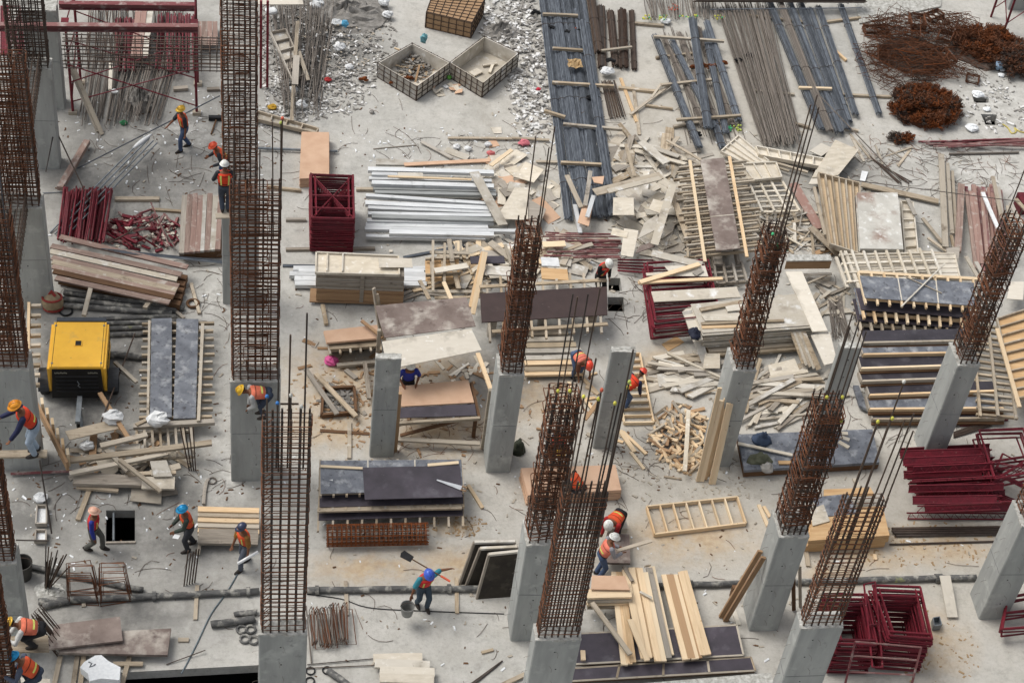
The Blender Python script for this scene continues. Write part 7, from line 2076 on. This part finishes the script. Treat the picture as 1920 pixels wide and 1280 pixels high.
for x, y, l, nm in ((405, 236, .5, 'hammer'),):
    c = W(x, y)
    root = empty(nm, c, 'dark sledge hammer lying beside the far wide column', 'hammer')
    MB().beam((c.x - .25, c.y + .3, .09), (c.x + .2, c.y + .3, .09), .14, .14).build('head', m_black, root)
    MB().tube([(c.x, c.y + .2, .08), (c.x - .15, c.y - .5, .04)], .03, 6).build('handle', m_dark, root)

# litter over the whole floor
chips('wood_chips', 'wood chips scattered over the open floor', [(960, 640, 16, 13, 500, 0), (1100, 1000, 7, 4, 160, 0), (1290, 900, 2, 1.2, 120, 0), (1250, 470, 3, 3, 160, .1), (1620, 300, 5, 2, 120, 0)], m_old, .045, 200)
chips('debris', 'dark crumbs scattered over the open floor', [(960, 640, 17, 13, 520, 0), (300, 280, 4, 3, 110, 0), (250, 900, 4, 3, 160, 0), (1220, 850, 2, 1, 60, 0)], m_dark, .035, 201)
chips('debris', 'pale crumbs scattered over the open floor', [(960, 640, 17, 13, 420, 0), (330, 250, 4, 3, 120, 0), (850, 280, 4, 1.2, 120, 0), (200, 960, 3, 2, 60, 0)], m_foam, .04, 202)
wires('wire_litter', 'thin tie wires and rods littering the floor', [(960, 640, 16, 13, 260), (1700, 320, 4, 1.6, 130), (350, 280, 3, 2, 60), (1240, 840, 2.4, 1.2, 50), (1180, 560, 1.2, 1.2, 40), (860, 280, 3, .8, 40), (1650, 780, 2, 1.2, 40), (230, 900, 3, 1.6, 40), (1080, 230, 2, 2, 40), (420, 560, 1, 1.6, 16)], m_bar, 300)
wires('wire_litter', 'rusty tie wires littering the floor', [(1720, 300, 4, 1.6, 90), (1000, 640, 15, 12, 120), (830, 830, 2, .8, 40)], m_rust, 301, (.2, .8), .006)
chips('sand_patch', 'crumbly sand spilt on the sandy parts of the floor', [(1740, 1020, 2.6, .8, 160, 0), (650, 750, 2, 2, 140, 0), (1740, 1210, 1.4, 1.4, 120, 0), (860, 985, .8, .4, 80, 0)], m_sand, .04, 203, flat_=.25)

# last small things at upper right
sheet([(1612, 338), (1622, 340), (1628, 322), (1616, 320)], .05, m_white, 'white paper sheet lying on the wire-strewn floor', .004, 'paper', 'paper')
rod(1590, 337, .5, 1912, 378, 1.2, 'thin dark cable stretched above the maroon planks', .014, m_bar, 'cable', 'cable')
rod(1780, 289, .05, 1910, 286, .05, 'grey pipe lying on the wire-strewn floor', .04, m_greyb, 'steel_pipe', 'pipe')
for i in range(7):
    rod(1632 + i * 4, 294 + i * 3, .05, 1680 + i * 5, 340 + R.uniform(-8, 6), .06, 'rusty bar in the loose bunch on the wire-strewn floor', .02, m_rustd, group='loose bunch of rusty bars')
frame_pile([(1880, 1178), (1950, 1172), (1935, 1110), (1890, 1118)], .6, 5, .09, 'dark red frame at the right edge beside the pipe line column', 'top dark red frame at the right edge beside the pipe line column', 'frames at the right edge by the pipe line', .05, .05, brace=False)
heap(870, 700, 1.0, .5, 16, [m_old, m_ply, m_brown], 'offcut on the sandy floor behind the work table', 'offcuts behind the work table', (.2, .8), (.06, .2), .03, .04, 'timber_offcut', 'offcut', .03)
heap(1150, 760, 1.6, 1.6, 16, [m_new, m_old], 'small offcut strewn round the bare column by the ladder frame', 'offcuts round the bare column', (.12, .35), (.06, .1), .05, .03, 'timber_offcut', 'offcut', .02)
heap(640, 700, 1.6, 1.8, 18, [m_old, m_brown, m_grey], 'small scrap strewn on the sandy floor left of the canopy', 'small scraps left of the canopy', (.12, .5), (.05, .15), .03, .03, 'wood_scrap', 'wood scrap', .02)

# ================================================================ people
SKIN = flat('skin', 128, 86, 62)
pm = {}
def cm(key, *rgb, **k):
    if key not in pm: pm[key] = flat('cloth_' + key, *rgb, **k)
    return pm[key]
STRIP = flat('reflective_yellow', 226, 232, 120, .5)
def remesh(mb, voxel, name, mat_, loc):
    me = mb.mesh(name, mat_, loc)
    o = bpy.data.objects.new('remesh_source', me)
    COL.link(o)
    m = o.modifiers.new('r', 'REMESH'); m.mode = 'VOXEL'; m.voxel_size = voxel; m.use_smooth_shade = True
    s = o.modifiers.new('s', 'SMOOTH'); s.iterations = 3; s.factor = .5
    dg = bpy.context.evaluated_depsgraph_get()
    out = bpy.data.meshes.new_from_object(o.evaluated_get(dg))
    out.name = name
    if not out.materials: out.materials.append(mat_)
    bpy.data.objects.remove(o); bpy.data.meshes.remove(me)
    return out
def ik(a, t, l1, l2, pole):
    d = t - a
    L_ = min(d.length, (l1 + l2) * .995)
    d.normalize()
    t = a + d * L_
    x = (l1 * l1 - l2 * l2 + L_ * L_) / (2 * L_)
    h = math.sqrt(max(0, l1 * l1 - x * x))
    p = pole - d * pole.dot(d)
    p = p.normalized() if p.length > 1e-4 else Vector((0, 0, 1))
    return a + d * x + p * h, t

def person(label, at_, yaw, lean=5, hip=.92, feet=((.0, .11), (.0, -.11)), hands=((.05, .3, .78), (.05, -.3, .78)), h=1.72,
           vest=('orange', 236, 84, 44), shirt=('dark', 52, 54, 60), sleeves='long', pants=('jeans', 74, 92, 124), hat=('white', 232, 232, 226),
           cap=False, head=0, hipf=0.0, vertical=False, striped=False, boots=('boots', 56, 50, 46), novest=False, twist=0.0):
    O = Vector(at_)
    y = math.radians(yaw)
    F, Lf, U = Vector((math.cos(y), math.sin(y), 0)), Vector((-math.sin(y), math.cos(y), 0)), Vector((0, 0, 1))
    k = h / 1.72
    def loc(f, l, z): return O + (F * f + Lf * l + U * z) * k
    la = math.radians(lean)
    d = U * math.cos(la) + F * math.sin(la)
    fn = F * math.cos(la) - U * math.sin(la)          # chest normal
    P = loc(hipf, 0, hip)
    N = P + d * (.53 * k)
    ha = math.radians(lean * .75 + head)
    dh = U * math.cos(ha) + F * math.sin(ha)
    fh = F * math.cos(ha) - U * math.sin(ha)
    H = N + dh * (.19 * k)
    hips = [P + Lf * (.09 * k) - d * (.02 * k), P - Lf * (.09 * k) - d * (.02 * k)]
    sh = [N - d * (.055 * k) + Lf * (.19 * k), N - d * (.055 * k) - Lf * (.19 * k)]
    legs, arms = [], []
    for i in (0, 1):
        f = feet[i]
        an = loc(f[0], f[1], .09 + (f[2] if len(f) > 2 else 0))
        kn, an2 = ik(hips[i], an, .44 * k, .42 * k, F + Lf * (.15 if i == 0 else -.15))
        legs.append((hips[i], kn, an2))
        hd = loc(*hands[i])
        el, hd2 = ik(sh[i], hd, .30 * k, .27 * k, -F * .7 - U * .5 + Lf * (.6 if i == 0 else -.6))
        arms.append((sh[i], el, hd2))
    secs = [(-.07, .155, .11), (0, .17, .12), (.22, .15, .105), (.5, .165, .115), (.75, .185, .118), (.92, .165, .10), (1.0, .09, .075)]
    def torso(off, s0=-1, s1=2, sx=1.0):
        mb = MB(); n = 16; rows = 0
        for s, rx, ry in secs:
            if s < s0 or s > s1: continue
            c = P + d * (.53 * k * s)
            for j in range(n):
                a = 2 * PI * j / n
                mb.v.append(tuple(c + Lf * ((rx + off) * k * math.cos(a) * sx) + fn * ((ry + off) * k * math.sin(a))))
            rows += 1
        for i in range(rows - 1):
            for j in range(n): mb.f.append((i * n + j, i * n + (j + 1) % n, (i + 1) * n + (j + 1) % n, (i + 1) * n + j))
        mb.f.append(tuple(range(n - 1, -1, -1))); mb.f.append(tuple((rows - 1) * n + j for j in range(n)))
        return mb
    def limb(mb, pts, rs, off=0):
        mb.tube(pts, 0, 10, rs=[(r + off) * k for r in rs])
        for p, r in zip(pts, rs): mb.ball(tuple(p), (r + off) * k, n=10, m=6)
    b = torso(0)
    mid = lambda a, c: (a + c) / 2
    for hp, kn, an in legs:
        limb(b, [hp, mid(hp, kn), kn, lerp(kn, an, .35), an], [.085, .075, .056, .058, .038])
    for i, (s_, el, hd) in enumerate(arms):
        limb(b, [s_, mid(s_, el), el, lerp(el, hd, .3), hd], [.055, .047, .04, .04, .028])
        # hand: palm, four unequal curled fingers, thumb
        fd = (hd - el).normalized()
        sd_ = fd.cross(fn).normalized()
        pn = sd_.cross(fd)
        b.beam(hd, hd + fd * (.09 * k), .08 * k, .032 * k, tuple(pn))
        for q in range(4):
            o_ = sd_ * ((q - 1.5) * .021 * k)
            l = (.075, .085, .08, .062)[q] * k
            r0 = hd + fd * (.085 * k) + o_
            b.tube([r0, r0 + fd * l * .5 + pn * (.008 * k), r0 + fd * l * .8 + pn * (.035 * k)], .0095 * k, 6)
        th = hd + fd * (.03 * k) - sd_ * (.038 * k)
        b.tube([th, th + fd * (.035 * k) - sd_ * (.03 * k), th + fd * (.07 * k) - sd_ * (.028 * k) + pn * .015], .0115 * k, 6)
    b.tube([N - d * (.02 * k), N + dh * (.09 * k)], .054 * k, 10)
    # head with jaw, nose, ears, brow
    def hp_(f, l, u): return H + (fh * f + Lf * l + dh * u) * k
    def ell(c, rf, rl, ru):
        n, m = 14, 10
        vs = []
        for i in range(m + 1):
            t = PI * i / m
            for j in range(n):
                a = 2 * PI * j / n
                vs.append(c + fh * (rf * k * math.sin(t) * math.cos(a)) + Lf * (rl * k * math.sin(t) * math.sin(a)) + dh * (ru * k * math.cos(t)))
        b.add(vs, [(i * n + j, (i + 1) * n + j, (i + 1) * n + (j + 1) % n, i * n + (j + 1) % n) for i in range(m) for j in range(n)])
    ell(hp_(0, 0, .02), .098, .078, .105)
    ell(hp_(.035, 0, -.06), .06, .056, .06)
    ell(hp_(.1, 0, -.012), .024, .016, .03)
    ell(hp_(.085, 0, -.06), .018, .03, .012)
    for s in (1, -1):
        ell(hp_(-.005, s * .08, -.005), .022, .012, .033)
        ell(hp_(.085, s * .034, .022), .014, .024, .012)
    me = remesh(b, .0105 * k, 'person', SKIN, O)
    o = place('person', me, T(O))
    tag(o, label, 'person', None, 'thing')
    eye = cm('eye', 24, 20, 18)
    for s in (1, -1):
        e = MB().ball(tuple(hp_(.098, s * .034, .008)), .008 * k, n=6, m=4)
        e.build('eye', eye, o)
    hair = MB()
    n, m_ = 14, 6
    for i in range(m_ + 1):
        t = PI * .62 * i / m_
        for j in range(n):
            a = 2 * PI * j / n
            q = .75 if math.cos(a) > .3 and i > 3 else 1
            hair.v.append(tuple(hp_(-.01 + .1 * q * math.sin(t) * math.cos(a), .085 * q * math.sin(t) * math.sin(a), .025 + .108 * math.cos(t))))
    for i in range(m_):
        for j in range(n): hair.f.append((i * n + j, (i + 1) * n + j, (i + 1) * n + (j + 1) % n, i * n + (j + 1) % n))
    hair.build('hair', cm('hair', 30, 24, 22), o, smooth=True)
    # shirt
    s_ = torso(.016, -.05, .95)
    for s0, el, hd in arms:
        if sleeves == 'long': limb(s_, [s0, mid(s0, el), el, lerp(el, hd, .92)], [.06, .056, .05, .038], .014)
        else: limb(s_, [s0, lerp(s0, el, .45), lerp(s0, el, .9)], [.06, .06, .056], .014)
    so_ = place('shirt', remesh(s_, .016, 'shirt', cm(*shirt), O), T(O), o)
    if striped:
        for s0, el, hd in arms:
            dd = (el - s0)
            for q in range(4):
                c = s0 + dd * (.25 + .2 * q)
                dn_ = dd.normalized(); u = dn_.cross(fn).normalized(); w = dn_.cross(u)
                MB().tube([c + (u * math.cos(a) + w * math.sin(a)) * (.072 * k) for a in [2 * PI * j / 10 for j in range(10)]], .008 * k, 4, closed=True).build('stripe', cm('stripe', 30, 28, 30), so_)
    # trousers
    t_ = torso(.018, -.1, .24)
    for hp, kn, an in legs:
        limb(t_, [hp, mid(hp, kn), kn, mid(kn, an), lerp(kn, an, .96)], [.09, .082, .066, .062, .056], .014)
    place('trousers', remesh(t_, .016, 'trousers', cm(*pants), O), T(O), o)
    MB().tube([P + d * (.53 * k * .16) + Lf * (.175 * k * math.cos(a)) + fn * (.128 * k * math.sin(a)) for a in [2 * PI * j / 16 for j in range(16)]], .016 * k, 5, closed=True).build('belt', cm('belt', 40, 34, 30), o)
    for i, (hp, kn, an) in enumerate(legs):
        bt = MB()
        zf = -.045
        c = an + F * (.06 * k) + U * (zf * k)
        n = 14
        for zz, q in ((-.045, 1.0), (-.01, 1.0), (.03, .8), (.07, .5)):
            for j in range(n):
                a = 2 * PI * j / n
                bt.v.append(tuple(c + F * (.14 * k * q * math.cos(a) - (.05 * k if zz > .02 else 0)) + Lf * (.052 * k * (.6 + .4 * q) * math.sin(a)) + U * (zz * k)))
        for r_ in range(3):
            for j in range(n): bt.f.append((r_ * n + j, r_ * n + (j + 1) % n, (r_ + 1) * n + (j + 1) % n, (r_ + 1) * n + j))
        bt.f.append(tuple(range(n - 1, -1, -1))); bt.f.append(tuple(3 * n + j for j in range(n)))
        bt.build('boot', cm(*boots), o, smooth=True)
    # vest
    if not novest:
        v = torso(.036, .15, .95)
        vo = v.build('safety_vest', cm(*vest), o, smooth=True)
        def wrap(s0, s1, a0, a1, w):
            mb = MB(); n = 8
            for i in range(n + 1):
                f = i / n
                s = lerp(s0, s1, f); a = lerp(a0, a1, f)
                rx = lerp(.152, .185, min(1, max(0, (s - .22) / .53))); ry = lerp(.107, .118, min(1, max(0, (s - .22) / .53)))
                if s > .75: rx, ry = lerp(rx, .165, (s - .75) / .17), lerp(ry, .10, (s - .75) / .17)
                for e in (-1, 1):
                    ss, aa = (s, a + e * w) if a0 == a1 else (s + e * w * .7, a)
                    mb.v.append(tuple(P + d * (.53 * k * ss) + Lf * ((rx + .042) * k * math.cos(aa)) + fn * ((ry + .042) * k * math.sin(aa))))
            for i in range(n): mb.f.append((2 * i, 2 * i + 2, 2 * i + 3, 2 * i + 1))
            return mb
        if vertical:
            for a in (-PI / 2 - .55, -PI / 2 + .55): wrap(.25, .85, a, a, .13).build('reflective_strip', STRIP, vo)
            for s in (.3, .8): wrap(s, s, -PI * .95, -PI * .05, .03).build('edging', cm('edging', 60, 30, 24), vo)
        else:
            wrap(.4, .4, -PI / 2 - .75, -PI / 2 + .75, .06).build('reflective_strip', STRIP, vo)
            wrap(.3, .82, PI / 2 + .5, PI / 2 + .5, .1).build('reflective_strip', STRIP, vo)
            wrap(.3, .82, PI / 2 - .5, PI / 2 - .5, .1).build('reflective_strip', STRIP, vo)
            wrap(.72, .72, -PI * .9, -PI * .1, .02).build('edging', cm('edging', 60, 30, 24), vo)
    # hat
    if hat:
        hb = MB(); n = 18; m_ = 6
        up_ = .02
        for i in range(m_ + 1):
            t = PI / 2 * i / m_
            for j in range(n):
                a = 2 * PI * j / n
                hb.v.append(tuple(hp_(-.005 + .132 * math.sin(t) * math.cos(a), .112 * math.sin(t) * math.sin(a), up_ + .05 + .105 * math.cos(t))))
        for i in range(m_):
            for j in range(n): hb.f.append((i * n + j, (i + 1) * n + j, (i + 1) * n + (j + 1) % n, i * n + (j + 1) % n))
        base = len(hb.v)
        for q, zz in ((1.0, .05), (1.28, .036), (1.26, .03), (.95, .04)):
            for j in range(n):
                a = 2 * PI * j / n
                fx = 1.14 if (cap and math.cos(a) > .5) else (.84 if cap and q > 1 else 1)
                hb.v.append(tuple(hp_(-.005 + .132 * q * fx * math.cos(a) + (.02 if q > 1 else 0), .112 * (q if not cap or q < 1 else q * .85) * math.sin(a), up_ + zz - (.012 if q > 1 and math.cos(a) > 0 else 0))))
        for i in range(3):
            for j in range(n): hb.f.append((base + i * n + j, base + (i + 1) * n + j, base + (i + 1) * n + (j + 1) % n, base + i * n + (j + 1) % n))
        if not cap:
            for l in (-.03, 0, .03):
                hb.tube([hp_(-.005 + .134 * math.sin(t), l, up_ + .052 + .106 * math.cos(t)) for t in [-1.2 + .3 * q for q in range(9)]], .008 * k, 4)
        hb.build('cap' if cap else 'hard_hat', mat('hat_' + str(len(bpy.data.materials)), S(*hat[1:]), S(*hat[1:]), rough=.3, var=0, bump=0, spec=.6, metal=.35 if hat[0] in ('gold', 'cyan') else 0), o, smooth=True)
    return o

OR = ('orange', 236, 92, 50); SAL = ('salmon', 240, 128, 98); RD = ('redvest', 216, 52, 52)
JE = ('jeans', 70, 90, 126); PJ = ('palejeans', 172, 188, 204); GP = ('greypants', 96, 96, 90); BK = ('blackp', 34, 34, 38); DJ = ('darkjeans', 56, 66, 84)
G_ = ('gold', 236, 190, 70); W_ = ('white', 236, 236, 230); Y_ = ('yel', 240, 190, 44); O_ = ('or', 244, 160, 40); RO = ('ro', 240, 92, 54); CY = ('cyan', 40, 160, 216); BL = ('blu', 62, 96, 200); PW = ('pw', 246, 196, 170)
person('worker in gold hard hat walking with a long bar by the scaffold tower', W(347, 279), 205, 8, feet=((.2, .1), (-.18, -.1)), hands=((.1, .28, .8), (.55, -.12, 1.0)), vest=OR, hat=G_, sleeves='short')
person('worker in orange-red hard hat leaning out behind the far cage', W(424, 340), 195, 35, hands=((.45, .2, .9), (.5, -.2, 1.0)), vest=OR, hat=RO, shirt=('dark', 52, 54, 60))
p3 = Vector((P1.x + .02, P1.y - .28, 3.98))
person('worker in white hard hat seen from behind, two yellow strips on his vest', p3, 92, 6, hands=((.3, .3, .95), (.4, -.2, 1.0)), vest=('redorange', 238, 72, 40), hat=W_, pants=('slate', 66, 74, 88), vertical=True, feet=((0, .08), (.02, -.08)))
plank(404, 404, 446, 403, .22, 3.97, m_old, 'short footboard tied to the far wide column under the white-helmeted worker', .04)
zp2 = 3.0
p4 = Vector((.22, 32.85, 3.05))
person('worker in yellow hard hat stooping at the top of the wide column, grey sleeves', p4, 188, 78, hip=.86, hipf=-.12, hands=((.42, .12, .45), (.38, -.1, .28)), vest=SAL, hat=Y_, shirt=('lightgrey', 196, 196, 194), pants=DJ, feet=((0, .1), (.03, -.1)))
rod(440, 757, 3.03, 560, 757, 3.03, 'bar tied across the wide column under the stooping worker', .03, m_bar)
rod(448, 757, 2.95, 540, 757, 2.95, 'second bar tied under the stooping worker', .03, m_bar)
def zat(x, y, wy):
    lo, hi = 0., 14.
    for _ in range(40):
        m = (lo + hi) / 2
        if W(x, y, m).y > wy: lo = m
        else: hi = m
    return (lo + hi) / 2
z5 = zat(66, 850, 27.0)
p5 = W(66, 850, z5)
person('worker in orange hard hat and pale jeans reaching left, white stripe on navy sleeves', p5, 192, 28, hands=((.55, .3, .75), (.6, -.25, 1.05)), vest=('redorange', 238, 72, 40), hat=O_, shirt=('navy', 40, 44, 78), pants=PJ, feet=((.02, .09), (-.05, -.09)), hipf=-.05, striped=False)
tag(stick('plank', p5 + Vector((-1.6, 0, -.005)), p5 + Vector((.25, .02, -.005)), .2, .05, m_old), 'footboard reaching from the left cage to the worker in pale jeans', 'plank')
person('worker in pinkish hard hat, red vest and blue sleeves walking toward the floor hole', W(178, 1030), -14, 6, feet=((.2, .08), (-.22, -.08, .04)), h=1.66, hands=((-.1, .3, .8), (.12, -.28, .8)), vest=RD, hat=PW, shirt=('royal', 48, 62, 160), pants=GP)
person('worker in blue hard hat and orange vest reading a sheet beside the plank pile', W(357, 1026), 196, 14, hands=((.42, .12, .95), (.42, -.1, 1.0)), vest=OR, hat=CY, shirt=('darkgreen', 58, 68, 60), pants=('charcoal', 58, 60, 66), feet=((.1, .12), (-.12, -.12)))
tag(slab('paper_sheet', [W(323, 1008, 1.02), W(334, 1010, 1.02), W(338, 1003, 1.05), W(327, 1001, 1.05)], .006, m_white), 'small white sheet held by the worker in the blue hard hat', 'paper')
person('worker in navy cap and orange vest carrying a white roll', W(460, 1059), 214, 8, feet=((.22, .1), (-.16, -.1)), hands=((.12, .3, .82), (.3, -.16, .84)), vest=OR, hat=('navy', 50, 58, 84), cap=True, shirt=('ochre', 150, 104, 48), pants=('greyjeans', 92, 98, 110), sleeves='short')
rod(446, 1056, .72, 484, 1034, .95, 'white paper roll carried by the worker in the navy cap', .045, m_white, 'paper_roll', 'paper roll')
p9 = W(790, 1136)
person('worker in blue hard hat carrying a shovel and a bucket at the pipe line', p9, -72, 16, feet=((.12, .1), (-.1, -.09)), hands=((.1, .62, 1.42), (.2, -.42, .80)), vest=RD, hat=BL, shirt=('teal', 60, 140, 156), pants=('darkteal', 62, 78, 92), sleeves='short', h=1.76, head=12)
bk = W(763, 1150)
pail(763, 1150, .19, .34, 'grey mortar bucket held by the worker with the shovel', flat('bucket_grey', 150, 150, 146), .42)
def shovel():
    a, b = p9 + Vector((.62, -.25, 1.40)), p9 + Vector((-.32, .3, 1.62))
    root = empty('shovel', (a + b) / 2, 'shovel with black blade and orange grip on the shoulder of the worker with the bucket', 'shovel')
    d = (b - a).normalized()
    MB().tube([a, b], .018, 7).build('shaft', m_dark, root)
    MB().tube([a - d * .02, a + d * .26], .03, 7).build('grip', flat('grip_orange', 240, 110, 80), root)
    s = Vector((0, 0, 1)).cross(d).normalized()
    MB().prism([b - s * .10, b + d * .3 - s * .12, b + d * .34, b + d * .3 + s * .12, b + s * .10], .012).build('blade', m_black, root)
shovel()
z10 = 3.6
person('worker in gold hard hat and salmon vest crouching at the left bottom edge', W(64, 1206, z10), 186, 68, hip=.55, hipf=-.2, feet=((.0, .12), (.1, -.12)), hands=((.62, .2, .55), (.55, -.16, .2)), vest=SAL, hat=G_, shirt=('whiteshirt', 226, 226, 222), pants=BK)
tag(slab('board', [W(18, 1222, z10), W(92, 1220, z10), W(90, 1190, z10), W(18, 1192, z10)], .05, m_old), 'working board under the crouching worker in the salmon vest', 'board')
person('worker in bright cyan hard hat seen from behind at the bottom left corner', W(68, 1298, z10), 172, 42, hip=.75, hipf=-.1, feet=((.0, .12), (.1, -.12)), hands=((.55, .25, .9), (.5, -.2, .5)), vest=('deeporange', 232, 96, 54), hat=CY, shirt=('slateblue', 86, 94, 112), pants=DJ)
tag(slab('board', [W(16, 1330, z10), W(96, 1330, z10), W(94, 1272, z10), W(18, 1268, z10)], .05, m_plyw), 'pale working board under the worker in the cyan hard hat', 'board')
person('worker in white hard hat looking down behind the large dark brown panel', W(1119, 554), -62, 16, head=25, hands=((.3, .1, 1.0), (.25, -.12, 1.3)), vest=('bright_red', 232, 54, 44), hat=W_, shirt=('blackshirt', 30, 28, 32), pants=BK)
person('worker in red hard hat and pink vest bent over the low plank stack', W(1079, 706), -68, 80, hip=.84, hipf=-.15, hands=((.45, .2, .3), (.4, -.15, .25)), vest=('pinkvest', 240, 132, 110), hat=('redhat', 240, 80, 56), shirt=('brownshirt', 110, 66, 48), pants=JE, sleeves='short')
person('worker in orange vest bent over the new ladder frame, half hidden by the bare column', W(1166, 764), 30, 66, hip=.86, hipf=-.1, hands=((.5, .15, .5), (.5, -.15, .4)), vest=('redorange', 238, 72, 40), hat=('redhat', 240, 80, 56), shirt=('navy', 40, 44, 78), pants=JE)
person('worker in royal blue shirt standing under the pale canopy sheet', W(762, 752), -85, 12, hands=((.25, .2, .98), (.25, -.2, .98)), hat=W_, shirt=('royal', 48, 62, 160), pants=BK, novest=True, sleeves='short')
person('worker in gold hard hat stooping over the tan stack, seen through a cage', W(1041, 862), -92, 82, hip=.86, hipf=-.12, hands=((.5, .2, .5), (.5, -.2, .5)), vest=('redorange', 238, 72, 40), hat=G_, pants=DJ)
person('worker in orange vest crouching before the tan stack behind the tall capped bars', W(1078, 934), 148, 50, hip=.5, hipf=-.15, hands=((.45, .15, .5), (.45, -.15, .5)), vest=OR, hat=None, shirt=('blackshirt', 30, 28, 32), pants=BK)
person('worker in red striped shirt and orange vest bent low beside the front cages', W(1152, 1003), -128, 80, hip=.84, hipf=-.12, hands=((.5, .15, .35), (.45, -.2, .3)), vest=OR, hat=W_, shirt=('redshirt', 176, 38, 40), pants=BK, striped=True)
p19 = W(1120, 1080)
person('worker in white hard hat and pink vest holding a plank by a cage', p19, 8, 20, hands=((.48, .1, 1.05), (.5, -.12, 1.05)), vest=('pinkvest', 240, 132, 110), hat=W_, shirt=('greyshirt', 150, 150, 156), pants=JE)
a, b = p19 + Vector((.38, .04, 1.06)), p19 + Vector((1.35, .25, 1.22))
tag(stick('plank', a, b, .1, .04, m_old), 'short plank held out by the worker in the pink vest', 'plank')
person('worker in yellow hard hat half hidden behind the cages at the left edge', W(6, 452), -60, 12, vest=('tealvest', 120, 180, 186), hat=Y_, shirt=('dark', 52, 54, 60))
